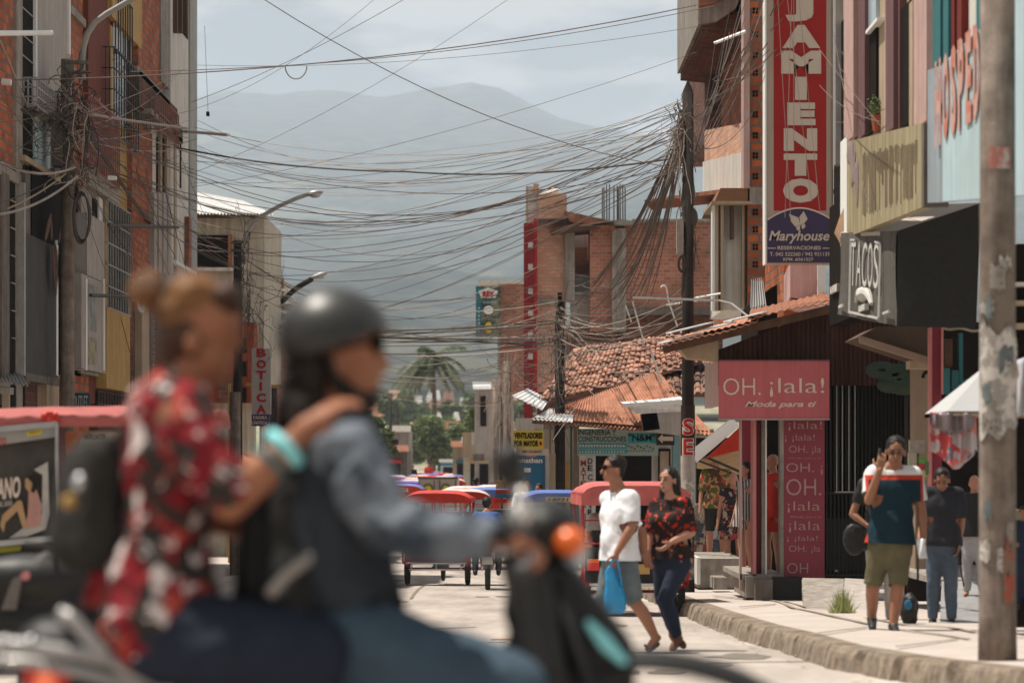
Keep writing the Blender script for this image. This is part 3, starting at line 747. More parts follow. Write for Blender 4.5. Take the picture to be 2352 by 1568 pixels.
for x0, x1, y1, m_ in ((1636, 1642, 712, M_whitep), (1642, 1650, 712, M_tan), (1651, 1653, 712, M_wood), (1655, 1662, 712, M_tan), (1678, 1686, 548, M_wood), (1704, 1710, 706, M_tan), (1711, 1714, 706, M_wood), (1716, 1720, 706, M_tan), (1722, 1725, 706, M_whitep)):
    frp(x0, x1, 468, y1, 46.1, .3, m_, 'window_post')
mb = MB()
for yy in (18, 72, 120, 160, 208, 256, 304, 350, 398, 480, 520, 560, 600, 640):
    for q in range(2):
        for r_ in range(2): mb.cb(1729+q*7, 1734+q*7, yy+r_*8, yy+6+r_*8, 45.985, .1)
mb.build('vent_hole', M_dark, T)
frp(1722, 1765, 430, 470, 45.97, .1, M_conc, 'beam')
frp(1800, 1860, 570, 800, 41, 3, M_brick, 'wall')
mb = MB(); mb.prism([P(1815, 600, 38), P(1897, 600, 38), P(1897, 700, 38), P(1815, 682, 38)], (.2, 3, 0)); mb.build('pink_wall', mat('rose_wall', (.60,.38,.36), .8, .1, 3, streak=.2), T)
frp(1878, 1897, 600, 700, 37.9, .3, M_whitep, 'pillar')
mb = MB(); mb.prism([P(1740, 690, 42), P(1772, 660, 42), P(1812, 640, 42), P(1900, 700, 42), P(1900, 800, 42), P(1740, 800, 42)], (0, 3, 0)); mb.build('side_wall', M_dark, T)
MB().corr(P(1724, 712, 41), P(1760, 700, 41), P(1752, 640, 42.5), P(1726, 645, 42.5), 6, .03).build('lean_to_sheet', M_alu, T)
MB().bar(P(1822, 640, 40.8), P(1814, 684, 40.8), .05).build('pipe', M_white, T)

# dark plot filling behind (the flank of the block above the shop)
T = thing('pink_house', 'pink painted house with tall dark windows right of the long red sign', 'building', (3.75, 30, gz(30)))
def fr(nm, m, x0, x1, y0, y1, proud=0., th=.1, **k): return fb(T, FR, nm, m, x0, x1, y0, y1, proud, th, **k)
fr('wall', M_tan, 1915, 2140, -300, 320, 0, .3)
fr('pilaster', M_pink, 1938, 1960, -300, 322, .25, .2); fr('wall', M_mauve, 1960, 1986, -300, 320, .1, .2)
fr('window', M_dark, 1988, 2012, 62, 305, .03, .1); fr('window_pane', M_glassl, 1990, 2012, -80, 58, .04, .1)
fr('window_sill', M_whitep, 1988, 2014, 56, 64, .1, .1)
fr('pilaster', M_mauve, 2034, 2052, -300, 300, .22, .2); fr('wall', M_mauve, 2052, 2066, -300, 300, .08, .1)
fr('window', M_dark, 2066, 2090, 14, 290, .05, .1); fr('window_frame', M_tan, 2088, 2096, 5, 290, .09, .1)
fr('pilaster', M_pink, 2098, 2128, -300, 288, .25, .2)
fr('wall', M_dark, 1915, 1938, 60, 460, .02, .2); fr('window_frame', M_alu, 1913, 1919, -50, 380, .12, .1)
fr('pillar', M_whitep, 1930, 1945, 320, 560, .3, .2)
fr('lower_wall', M_dark, 1905, 1950, 460, 740, .02, .2); fr('notice', M_paper, 1906, 1922, 655, 672, .05, .05)
T = thing('pot_plant', 'terracotta pot with a green bush on the sill of the pink house', 'plant', P(2019, 300, 29))
mb = MB().tube([P(2019, 303, 29), P(2019, 266, 29)], .06, 14, r1=.085); mb.build('pot', mat('terracotta', (.33,.09,.045), .8), T)
mb = MB(); rr = random.Random(3)
for i in range(260):
    c = P(2019, 248, 29)+V((rr.gauss(0, .055), rr.gauss(0, .055), rr.gauss(0, .045))); a = V((rr.uniform(-1,1), rr.uniform(-1,1), rr.uniform(-1,1))).normalized()*.02; q = a.cross(V((rr.uniform(-1,1), rr.uniform(-1,1), rr.uniform(-1,1)))).normalized()*.012
    mb.add([c-a, c+q, c+a, c-q], [(0,1,2,3)])
mb.build('leaves', M_leaf, T, fix=False)
T = thing('hostel_house', 'pale building with teal window frames above the light blue sign at the upper right', 'building', (3.7, 22, gz(22)))
FH = Fac(3.70); FB = Fac(3.45)
def zb0(x): return CAMZ-((466-(x-2125)*.08)-HY)*FB.d(x)/F
MB().prism([(3.7, FB.d(2600), zb0(2600)+.1), (3.7, FB.d(2126), zb0(2126)+.1), (3.7, FB.d(2126), 9), (3.7, FB.d(2600), 9)], (.3, 0, 0)).build('wall', M_white, T)
fb(T, FH, 'window', M_dark, 2160, 2212, -200, 140, .03, .1); fb(T, FH, 'window_frame', M_teal, 2142, 2160, -200, 148, .12, .1); fb(T, FH, 'window_frame', M_teal, 2166, 2178, -200, 145, .12, .1)
fb(T, FH, 'curtain', mat('dark_red_curtain', (.14,.02,.015), .8), 2180, 2192, -200, 138, .06, .1); fb(T, FH, 'curtain', MATS['dark_red_curtain'], 2198, 2208, -200, 138, .06, .1)
fb(T, FH, 'window_frame', M_teal, 2242, 2258, -200, 130, .12, .1); fb(T, FH, 'window', M_dark, 2258, 2300, -200, 120, .03, .1)
# light blue board
T = thing('hostel_sign', 'large light blue wall sign with tall faded red letters at the upper right', 'sign', P(2200, 460, 24))
FB = Fac(3.45)
mb = MB(); d0, d1, d2 = FB.d(2600), FB.d(2165), FB.d(2125)
def zt(x): return CAMZ-((162-(x-2125)*.385)-HY)*FB.d(x)/F
def zb(x): return CAMZ-((466-(x-2125)*.08)-HY)*FB.d(x)/F
mb.prism([(3.45, FB.d(2600), zb(2600)), (3.45, d1, zb(2165)), (3.45, d1, zt(2165)), (3.45, FB.d(2600), zt(2165))], (.12, 0, 0)); mb.build('board', M_lblue, T)
mb = MB().prism([(3.47, d1+.01, zb(2165)), (3.47, d2, zb(2125)), (3.47, d2, zt(2125)), (3.47, d1+.01, zt(2165))], (.1, 0, 0)); mb.build('board_return', mat('grey_blue_board', (.27,.32,.36), .7, .1, 3, streak=.2), T)
mb = MB(); za = CAMZ+(HY-368)*24/F
for i, ch in enumerate('HOSPEDAJE'):
    dA = FB.d(2151+i*17.6); dB = FB.d(2151+i*17.6+13.5)
    text(ch, (3.44, dA, za), (0, dB-dA, 0), (0, 0, .70), mb=mb, bold=.05)
mb.build('lettering', mat('faded_red_letters', (.46,.16,.11), .8, .1, 5, col2=(.48,.30,.26)), T, fix=False)
# faded yellow board
T = thing('faded_yellow_sign', 'weathered yellowish wall sign with tall worn letters below the pink house', 'sign', P(2030, 480, 30))
FY = Fac(3.55); mb = MB()
A = (3.55, FY.d(1945)); B_ = (3.55, FY.d(2118))
def yz(x, y): return CAMZ-(y-HY)*FY.d(x)/F
mb.prism([(3.55, FY.d(1945), yz(1945, 545)), (3.55, FY.d(2118), yz(2118, 476)), (3.55, FY.d(2118), yz(2118, 283)), (3.55, FY.d(1945), yz(1945, 326))], (.1, 0, 0)); mb.build('board', M_yelb, T)
mb = MB(); rr = random.Random(11); x = 1982
while x < 2108:
    wd = rr.uniform(.7, 1.8); f_ = (x-1945)/173; yt = 326-43*f_; yb = 545-69*f_
    a0 = yt+34+rr.uniform(-2, 10); a1 = yb-28-rr.uniform(0, 10)
    if rr.random() < .35: a1 = a0+(a1-a0)*rr.uniform(.3, .6)
    mb.prism([(3.545, FY.d(x), yz(x, a1)), (3.545, FY.d(x+wd), yz(x+wd, a1)), (3.545, FY.d(x+wd), yz(x+wd, a0)), (3.545, FY.d(x), yz(x, a0))], (.004, 0, 0))
    x += wd+rr.uniform(1.2, 2.6)
mb.build('lettering', mat('worn_dark_print', (.17,.13,.085), .8, .3, 8), T, fix=False)
mb = MB()
for i in range(7):
    c = V((3.545, FY.d(1952+i*3), yz(1955, 350+i*14))); mb.ell(c, (.01, .25, .1), Matrix.Rotation(.8*i, 3, 'X'))
mb.build('brush_mark', mat('grey_brown_paint', (.22,.17,.16), .8), T)
mb = MB(); FY.box(mb, 2117, 2122, 284, 476, .06, .15); mb.build('board_edge', M_concd, T)
T = thing('beige_flag', 'small peach coloured awning edge peeping out left of the faded yellow sign', 'awning', P(1935, 560, 30))
mb = MB(); mb.prism([P(1948, 455, 31), P(1928, 500, 31), P(1916, 535, 31), P(1930, 560, 31), P(1948, 520, 31)], (.05, .3, 0)); mb.build('cloth', mat('peach_cloth', (.62,.40,.26), .8), T)

# box awning with letters
T = thing('box_awning', 'big black box awning with chalk-white letters over the shop at the right', 'awning', P(2100, 750, 27))
a0, a1, a2 = P(1929, 535, 30.5), P(2062, 530, 27.2), P(2253, 466, 27.4)
b0, b1, b2 = P(1924, 722, 30.3), P(2060, 749, 27.0), P(2242, 753, 27.2)
a3 = P(2118, 470, 31.5); b3 = V((b2.x, a3.y, b0.z))
mb = MB(); nn = 14
vs = []; 
for j in range(9):
    for i in range(nn+1):
        u = i/nn; vv = j/8; p = (b0*(1-u)+b1*u)*(1-vv)+(a0*(1-u)+a1*u)*vv; p.x += .02*math.sin(u*9+vv*3); vs.append(p)
fs = [(j*(nn+1)+i, j*(nn+1)+i+1, (j+1)*(nn+1)+i+1, (j+1)*(nn+1)+i) for j in range(8) for i in range(nn)]
mb.add(vs, fs); mb.add([v+V((.04, .02, 0)) for v in vs], fs); fr_ = mb.build('front_cloth', M_greyc, T, fix=False)
mb = MB().prism([b1, b2, a2, a1], (0, .04, 0)); mb.build('side_cloth', M_blackc, T)
mb = MB(); mb.prism([a0, a1, a2, a3], (0, 0, -.04)); mb.build('top_cloth', M_canvt, T)
mb = MB(); U_ = (b1-b0); W_ = (a0-b0)
def aw(u, v): return b0+U_*u+W_*v
nrm = U_.cross(W_).normalized()*.03
def awt(body, u0, u1, v0, v1): text(body, aw(u0, v0)+nrm, U_*(u1-u0), W_*(v1-v0), mb=mb, bold=-.005, out_=.0)
for i, ch in enumerate('TACOS'): awt(ch, .27+i*.097, .35+i*.097, .38, .90)
for (p, q) in (((.26, .06), (.26, .92)), ((.76, .06), (.76, .90)), ((.26, .92), (.34, .92)), ((.68, .91), (.76, .90)), ((.26, .06), (.76, .05))):
    mb.bar(aw(*p)+nrm, aw(*q)+nrm, .02)
for sgn in (-1, 1):
    mb.tube([aw(.51+sgn*t*.13, .28-.09*t*t+.05*math.sin(t*3))+nrm for t in [i/8 for i in range(9)]], .075, 8, r1=.02)
mb.box(aw(.44, .08)+nrm-V((.01, 0, 0)), aw(.60, .2)+nrm); mb.box(aw(.06, .08)+nrm, aw(.18, .15)+nrm); mb.box(aw(.82, .10)+nrm, aw(.96, .17)+nrm)
mb.build('lettering', mat('chalk_white', (.45,.43,.40), .8, .15, 8), T, fix=False)

# concrete slab canopy and dark shop behind the people
T = thing('corner_shop', 'dark shop interior with a concrete slab canopy under the black box awning', 'building', P(2100, 1330, 31))
def cbp(nm, m, x0, x1, y0, y1, d, th): return MB().cb(x0, x1, y0, y1, d, th).build(nm, m, T)
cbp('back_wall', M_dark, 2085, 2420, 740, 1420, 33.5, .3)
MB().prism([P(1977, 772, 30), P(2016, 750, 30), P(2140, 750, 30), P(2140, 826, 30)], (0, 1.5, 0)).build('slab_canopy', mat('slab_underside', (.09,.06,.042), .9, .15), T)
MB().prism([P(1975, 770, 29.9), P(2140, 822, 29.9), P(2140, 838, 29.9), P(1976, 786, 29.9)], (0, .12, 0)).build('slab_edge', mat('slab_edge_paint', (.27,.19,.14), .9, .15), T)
cbp('beam', M_tan, 2090, 2140, 828, 846, 30, .3)
cbp('pillar', mat('brown_pillar', (.25,.18,.125), .9, .1), 2102, 2136, 830, 1330, 31, .4)
mb = MB(); mb.tube([P(2128+8*math.cos(a), 868-14*math.sin(a), 30.9) for a in [math.pi*i/10 for i in range(11)]], .02, 6); mb.build('hook', M_dark, T)
cbp('pink_post', M_mag, 2140, 2163, 752, 1330, 29.5, .2); cbp('post_edge', M_coral, 2137, 2141, 752, 1330, 29.45, .2); cbp('post_edge', M_coral, 2162, 2167, 752, 905, 29.45, .2)
cbp('floor_slab', M_conc, 2160, 2420, 1330, 1345, 28.2, 4)
for i, (x0, x1, y0, y1, m_) in enumerate(((2168, 2182, 845, 905, M_teal), (2186, 2202, 850, 900, mat('dull_teal', (.03,.11,.12), .7)), (2203, 2212, 765, 905, M_teal), (2204, 2210, 790, 845, M_redc), (2170, 2188, 778, 842, M_wood), (2172, 2184, 800, 840, M_mauve), (2216, 2250, 870, 900, MATS['dull_teal']))):
    MB().cb(x0, x1, y0, y1, 31+.03*i, .1).build('hanging_goods', m_, T)
mb = MB(); rr = random.Random(2)
for i in range(14): mb.ell(P(rr.uniform(2020, 2095), rr.uniform(848, 888), 33), (.18, .1, .1))
mb.build('stacked_goods', mat('dim_green_goods', (.03,.045,.03), .8), T)
mb = MB().corr(P(2166, 752, 28), P(2330, 762, 28), P(2330, 768, 27.6), P(2166, 756, 27.6), 3, .01); mb.build('eave_strip', M_tan, T)

# small umbrella stall roof and the cloth hanging below it
T = thing('stall_umbrella', 'white pointed market umbrella behind the concrete pole', 'umbrella', P(2290, 1440, 22.6))
c = P(2278, 828, 22.6); mb = MB(); hw = .43; zt_ = P(0, 944, 22.1).z
cs = [V((c.x-hw, 22.1, zt_)), V((c.x+hw+.10, 22.1, zt_)), V((c.x+hw+.10, 23.3, zt_)), V((c.x-hw, 23.3, zt_))]
for i in range(4):
    p, q = cs[i], cs[(i+1) % 4]; mb.prism([p, q, c], (0, 0, -.012))
mb.build('canopy', M_umb, T)
mb = MB()
for i in range(4):
    p, q = cs[i], cs[(i+1) % 4]; mb.prism([p, q, q-V((0, 0, .035)), p-V((0, 0, .035))], (0, .006, 0))
mb.build('hem', M_tan, T)
MB().tube([c, V((c.x, c.y, gz(22.6)+.17))], .02, 8).build('pole', M_alu, T)
mb = MB()
def fold(u, v):
    p = P(2136+u*108, 946+v*(78+44*(1-abs(u-.45)*1.0)), 22.2); return p+V((0, .05*math.sin(u*11)*v+.03*math.sin(u*27), .05*math.sin(u*6+1)*v))
mb.grid(fold, 40, 20, (0, .008, 0)); o = mb.build('hanging_cloth', floral('banner_cloth', (.48,.42,.42), [((.50,.08,.08), 3.1, .53), ((.62,.22,.20), 9.2, .56), ((.12,.14,.17), 5.5, .64)], 5.), smooth=True)
tag(o, 'crumpled pink and white printed cloth hanging under the white market umbrella', 'cloth')
mb = MB()
mb.grid(lambda u, v: P(2148+u*92, 948+v*50*(1-.6*abs(u-.5)), 22.1)+V((0, .04*math.sin(u*14), 0)), 20, 6, (0, .006, 0)); o = mb.build('plastic_sheet', mat('dull_clear_plastic', (.16,.12,.12), .3, .3, 8, .3, spec=.6), smooth=True)
tag(o, 'dull see-through plastic sheet gathered just under the white market umbrella', 'plastic sheet')
T = thing('card_rack', 'rack of small coloured cards behind the man on the phone', 'rack', P(2105, 1120, 26.5))
for i, (x0, y0, x1, y1, cc) in enumerate(((2088, 1010, 2124, 1040, (.28,.23,.19)), (2086, 1040, 2106, 1070, (.36,.30,.22)), (2110, 1050, 2128, 1062, (.10,.25,.05)), (2110, 1064, 2126, 1078, (.35,.04,.05)), (2112, 1080, 2128, 1096, (.40,.35,.10)), (2126, 1058, 2134, 1090, (.08,.2,.1)))):
    MB().cb(x0, x1, y0, y1, 26.5, .03).build('card', mat('card_%d' % i, cc, .7, .3, 14), T)
MB().tube([P(2108, 1010, 26.55), P(2108, 1330, 26.55)], .012, 6).build('post', M_iron, T)
T = thing('right_shop', 'dark shopfront with white boards at the right edge behind the concrete pole', 'building', P(2420, 1330, 22))
MB().cb(2336, 2600, 560, 1440, 23.5, .3).build('wall', M_dark, T)
for y0, y1, m_ in ((648, 656, M_white), (690, 700, M_tan), (742, 754, M_tan), (1170, 1260, M_beige), (1270, 1300, M_redc)):
    MB().cb(2330, 2600, y0, y1, 23.2, .2).build('shelf_board', m_, T)
mb = MB().grid(lambda u, v: P(2330+u*90, 830+v*130-u*40, 21.2)+V((0, .05*math.sin(u*20+v*3), 0)), 20, 10, (0, .01, 0)); o = mb.build('white_cloth', floral('white_print', (.45,.45,.46), [((.35,.48,.62), 2.2, .6), ((.62,.30,.28), 7.2, .63)], 4.), smooth=True)
tag(o, 'white patterned cloth hanging at the right edge of the picture', 'cloth')

# the long vertical sign
T = thing('hostel_blade_sign', 'long red vertical hostel sign with white letters and a purple foot with a butterfly', 'sign', P(1835, 605, 35))
D = 35.0
MB().cb(1760, 1913, -420, 605, D, .28).build('sign_box', mat('greige_sign', (.38,.31,.26), .6, .06, 3, streak=.1), T)
MB().cb(1757, 1760.5, -420, 606, D-.02, .32).build('edge_strip', M_whitep, T); MB().cb(1911, 1914, -420, 606, D-.02, .32).build('edge_strip', mat('brown_edge', (.16,.11,.08), .6), T)
MB().cb(1777, 1898, -420, 484, D-.004, .01).build('red_field', mat('sign_red', (.30,.018,.016), .6, .06, 3), T)
mb = MB(); arc = [P(1763+147*i/24, 507-27*math.sin(math.pi*i/24)**.9, D-.010) for i in range(25)]
mb.prism(arc+[P(1910, 603, D-.010), P(1763, 603, D-.010)], (0, .005, 0)); mb.build('purple_field', mat('sign_purple', (.050,.036,.078), .6, .06, 3), T)
mb = MB(); mb.tube([p+V((0, -.003, .012)) for p in arc], .010, 6); mb.build('arc_line', M_cream, T)
mb = MB()
for ch, x0, x1, y0, y1 in (('J', 1804, 1868, -16, 50), ('A', 1797, 1884, 58, 111), ('M', 1794, 1886, 117, 170), ('I', 1826, 1853, 177, 230), ('E', 1808, 1873, 236, 288), ('N', 1800, 1877, 295, 347), ('T', 1800, 1877, 353, 404), ('O', 1798, 1880, 410, 466), ('O', 1798, 1880, -80, -24), ('L', 1806, 1872, -140, -88), ('A', 1797, 1884, -205, -150)):
    ctext(ch, x0, x1, y0, y1, D-.012, mb=mb, bold=.075)
ctext('Maryhouse', 1766, 1905, 530, 560, D-.016, mb=mb, bold=.02, shear=.25)
ctext('RESERVACIONES', 1786, 1885, 565, 573.5, D-.016, mb=mb, bold=.02)
ctext('T. 042 522260 / 942 921139', 1768, 1906, 579, 588, D-.016, mb=mb, bold=.015)
ctext('RPM. #361527', 1799, 1868, 592, 600, D-.016, mb=mb, bold=.015)
mb.cb(1763, 1782, 569, 571, D-.016, .004); mb.cb(1889, 1909, 569, 571, D-.016, .004)
# butterfly
for pts in ([(1838,517),(1834,500),(1812,491),(1818,510),(1826,520)], [(1838,517),(1836,498),(1846,485),(1855,503),(1848,512)], [(1838,518),(1828,520),(1830,528),(1837,530)], [(1840,517),(1848,513),(1850,521),(1843,527)]):
    mb.prism([P(x, y, D-.016) for x, y in pts], (0, .004, 0))
mb.build('lettering', mat('sign_cream', (.50,.41,.34), .6, .05, 3), T, fix=False)
MB().bar(P(1913, 100, D+.14), P(1990, 100, D+.14), .05).build('bracket', M_iron, T); MB().bar(P(1913, 440, D+.14), P(1960, 440, D+.14), .05).build('bracket', M_iron, T)

# boutique
D = 34.3
T = thing('clothes_boutique', 'pink boutique with a dark brown corrugated gable under a rusty sheet roof', 'building', P(1800, 1380, D))
mb = MB().corr(P(1650, 900, D), P(2110, 900, D), P(2110, 700, D), P(1650, 700, D), 42, .02)
mb = MB(); n_ = 240
vs = []
for i in range(n_+1):
    x = 1650+(2112-1650)*i/n_; yt = 803-(x-1650)*.385 if x < 1925 else 697+(x-1925)*.12
    a = P(x, 885, D); c_ = P(x, yt, D); dy = .018*math.sin(i*1.1); vs += [a+V((0, dy, 0)), c_+V((0, dy, 0))]
mb.add(vs, [(2*i, 2*i+2, 2*i+3, 2*i+1) for i in range(n_)]); mb.add([V(v)+V((0, .05, 0)) for v in vs], [(2*i, 2*i+1, 2*i+3, 2*i+2) for i in range(n_)])
mb.build('gable_wall', M_corrd, T, fix=False)
rf0, rf1 = P(1524, 792, 33.9), P(1917, 697, 33.9)
mb = MB(); fl, fr2 = P(1560, 773, 38.5), P(1895, 678, 38.5)
mid = .55
mb.corr(rf0, rf0.lerp(rf1, mid), fl.lerp(fr2, mid), fl, 13, .009, th=.012, jit=.05); rs = mb.build('roof', M_rustl, T)
MB().corr(rf0.lerp(rf1, mid-.06)+V((0,0,.05)), rf1, fr2+V((0,0,.05)), fl.lerp(fr2, mid-.06)+V((0,0,.08)), 11, .009, th=.01, jit=.05).build('roof', M_rust, T)
mb = MB()
for i, (u0, u1, dy_) in enumerate(((0., .24, .02), (.2, .43, .06), (.40, .62, .09), (.05, .3, .12))):
    p, q = rf0.lerp(rf1, u0)+V((0, .1, dy_)), rf0.lerp(rf1, u1)+V((0, .1, dy_)); mb.prism([p, q, q+V((0, 1.3, .05)), p+V((0, 1.3, .05))], (0, 0, .015))
mb.build('loose_sheet', M_zinc, T)
mb = MB(); mb.bar(rf0+V((0, .15, -.05)), rf1+V((0, .15, -.05)), .06, .1); mb.build('verge_board', M_wood, T)
MB().prism([P(1552, 792, 34.2), P(1650, 774, 34.2), P(1650, 828, 34.2), P(1580, 822, 34.2)], (0, .5, 0)).build('eave_box', M_tan, T)
MB().box((2.50, 34.3, CAMZ+(HY-928)*34.3/F), (2.58, 36.9, CAMZ+(HY-826)*34.3/F)).build('side_fascia', mat('pale_rose', (.52,.40,.38), .8, .1, 3, streak=.2), T)
sg = thing('boutique_sign', 'dusty pink rectangular shop sign with thin cream letters above the boutique window', 'sign', P(1778, 962, 34))
MB().cb(1652, 1905, 828, 962, 34.0, .12).build('board', mat('dusty_pink_board', (.46,.12,.13), .65, .1, 1.2, streak=.1), sg)
MB().cb(1650, 1906, 826, 829, 33.99, .14).build('frame', M_mauve, sg); MB().cb(1650, 1906, 961, 964, 33.99, .14).build('frame', M_alu, sg)
mb = MB(); ctext('OH.', 1661, 1747, 868, 907, 33.995, mb=mb, bold=-.008); ctext('¡lala!', 1768, 1893, 868, 911, 33.995, mb=mb, bold=-.008)
ctext('Moda para ti', 1711, 1875, 921, 938, 33.995, mb=mb, bold=.02, shear=.35); mb.build('lettering', M_cream, sg, fix=False)
def cbt(nm, m, x0, x1, y0, y1, d=D, th=.12): return MB().cb(x0, x1, y0, y1, d, th).build(nm, m, T)
pn = cbt('letter_panel', mat('panel_magenta', (.25,.05,.07), .65, .1, 1.5), 1800, 1894, 962, 1328, D)
mb = MB()
for tx, x0, x1, y0, y1 in (('¡lala!', 1811, 1888, 967, 989), ('¡ ¡lala!', 1803, 1871, 997, 1015), ('OH. ¡la', 1812, 1886, 1023, 1043), ('OH. ¡', 1806, 1889, 1063, 1089), ('OH.', 1806, 1886, 1099, 1137), ('¡lala', 1809, 1884, 1151, 1177), ('Moda para ti', 1816, 1886, 1184, 1190), ('¡lala', 1812, 1884, 1196, 1222), ('¡ ¡lala!', 1808, 1878, 1230, 1244), ('OH. ¡la', 1812, 1884, 1252, 1270), ('Moda para ti', 1812, 1884, 1050, 1054), ('OH', 1808, 1856, 1292, 1316)):
    ctext(tx, x0, x1, y0, y1, D-.004, mb=mb, bold=-.01)
mb.build('lettering', mat('panel_letters', (.42,.27,.23), .7, .05), T, fix=False)
cbt('column', M_pink, 1699, 1704, 962, 1356, D-.1); cbt('inner_panel', M_mag, 1704, 1729, 955, 1322, D+3.1)
cbt('column', M_coral, 1729, 1737, 962, 1360, D-.1, .3); cbt('column', M_mag, 1737, 1746, 962, 1360, D+.1)
cbt('column', M_conc, 1749, 1758, 962, 1340, D, .2); cbt('column', M_whitep, 1758, 1761, 962, 1340, D-.02, .2)
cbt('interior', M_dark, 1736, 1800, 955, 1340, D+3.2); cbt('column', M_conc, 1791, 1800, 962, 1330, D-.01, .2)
cbt('plinth', M_black, 1775, 1842, 1325, 1386, D-.3, .5); cbt('plinth', M_conc, 1713, 1775, 1322, 1372, D-.2, 1.8); cbt('plinth', M_concd, 1735, 1775, 1330, 1378, D-.4, .4)
cbt('window_floor', M_conc, 1700, 1800, 1318, 1330, D-.1, 2.8)
cbt('inner_wall', M_tan, 1840, 2110, 870, 1330, D+.6, .2)
g = cbt('gate_backing', M_dark, 1895, 2106, 866, 1330, D+.35)
mb = MB()
for x in list(range(1898, 2106, 9)): mb.cb(x, x+3, 872, 1320, D+.1, .04)
for y in (872, 1130, 1318): mb.cb(1897, 2104, y, y+5, D+.08, .05)
mb.cb(1897, 2104, 1190, 1310, D+.13, .02)
gt = mb.build('gate', M_black, T)
mb = MB()
for x in (1921, 1934, 1949, 1963): mb.cb(x, x+2, 880, 1130, D+.05, .03)
mb.cb(1908, 1966, 870, 873, D+.05, .03); mb.cb(1918, 1970, 1128, 1131, D+.05, .03); mb.cb(1918, 1924, 1308, 1312, D+.05, .03)
mb.build('gate_bar', M_alu, T)
# ramps and blocks
def wedge(nm, lab, cat, m, pts, dep):
    z = gz(pts[0].y)+.17; mb = MB(); 
    low = [V((p.x, p.y, z-.05)) for p in pts]
    mb.add(list(pts)+low, [(0,1,2,3), (7,6,5,4), (0,4,5,1), (1,5,6,2), (2,6,7,3), (3,7,4,0)]); o = mb.build(nm, m); tag(o, lab, cat); return o
wedge('concrete_ramp', 'pale concrete entrance ramp at the foot of the black gate', 'ramp', M_conc, [P(1846, 1395, 31), P(1935, 1405, 30), P(1938, 1328, 33.2), P(1843, 1326, 33.2)], 1)
wedge('concrete_ramp', 'small grey concrete ramp between the black gate and the man on the phone', 'ramp', M_grey, [P(1938, 1410, 30), P(1998, 1398, 30), P(2000, 1330, 33), P(1940, 1327, 33)], 1)
wedge('metal_ramp', 'grey sheet metal ramp beside the foot of the concrete pole', 'ramp', M_alu, [P(2158, 1436, 25.5), P(2290, 1446, 25.5), P(2290, 1330, 28.2), P(2163, 1334, 28.2)], 1)
T = thing('step_block', 'concrete step block in front of the clothes stall behind the dark pole', 'step', P(1650, 1350, 40))
MB().cb(1604, 1706, 1282, 1350, 40.5, 3).build('block', M_conc, T); MB().cb(1601, 1609, 1280, 1342, 40.4, 3).build('edge', M_white, T)
MB().cb(1640, 1670, 1326, 1352, 38.6, .8).build('rubble', M_conc, T)

# grass tuft
mb = MB(); rr = random.Random(9)
for i in range(240):
    x = rr.gauss(1935, 13); p = P(x, 1400, 28.8+rr.uniform(-.15, .15)); p.z = gz(28.8)+.16; q = p+V((rr.gauss(0, .05), rr.gauss(0, .05), rr.uniform(.06, .28)*math.exp(-((x-1935)/20)**2)+.03)); s_ = V((.008, 0, 0))
    mb.add([p-s_, p+s_, q], [(0,1,2)])
tag(mb.build('grass_tuft', leafmat('grass_blades', (.10,.13,.03), (.34,.36,.14)), fix=False), None, None, kind='stuff')

# clothes stall behind the dark pole
T = thing('clothes_stall', 'clothes stall with a slanting white and red awning behind the dark pole', 'stall', P(1650, 1290, 45))
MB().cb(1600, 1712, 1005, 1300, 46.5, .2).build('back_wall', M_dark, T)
MB().prism([P(1585, 1040, 42), P(1682, 962, 42), P(1696, 980, 43.2), P(1600, 1062, 43.2)], (0, 0, .03)).build('awning_cloth', M_whitec, T)
MB().prism([P(1622, 1052, 43.3), P(1712, 968, 43.3), P(1712, 1030, 43.3)], (0, .03, 0)).build('awning_end', M_redc, T)
MB().prism([P(1600, 1060, 43.5), P(1712, 1032, 43.5), P(1712, 1092, 46), P(1600, 1075, 46)], (0, 0, .03)).build('awning_lining', mat('tan_lining', (.42,.28,.15), .8), T)
mb = MB()
mb.bar(P(1600, 1040, 43.4), P(1712, 1088, 43.4), .04); mb.bar(P(1600, 1056, 43.4), P(1690, 1090, 43.4), .03); mb.build('awning_rod', M_iron, T)
rr = random.Random(21)
for i in range(10):
    c = P(rr.uniform(1604, 1640), rr.uniform(1150, 1270), 45.6)
    mb = MB().grid(lambda u, v: c+V(((u-.5)*.28+.03*math.sin(v*5), .03*math.sin(u*9), -.32*v)), 6, 6, (0, .02, 0))
    o = mb.build('hung_garment', mat('garment_%d' % (i % 4), [(.30,.25,.2), (.07,.07,.09), (.2,.05,.05), (.38,.36,.33)][i % 4], .9, .4, 18), T, smooth=True)

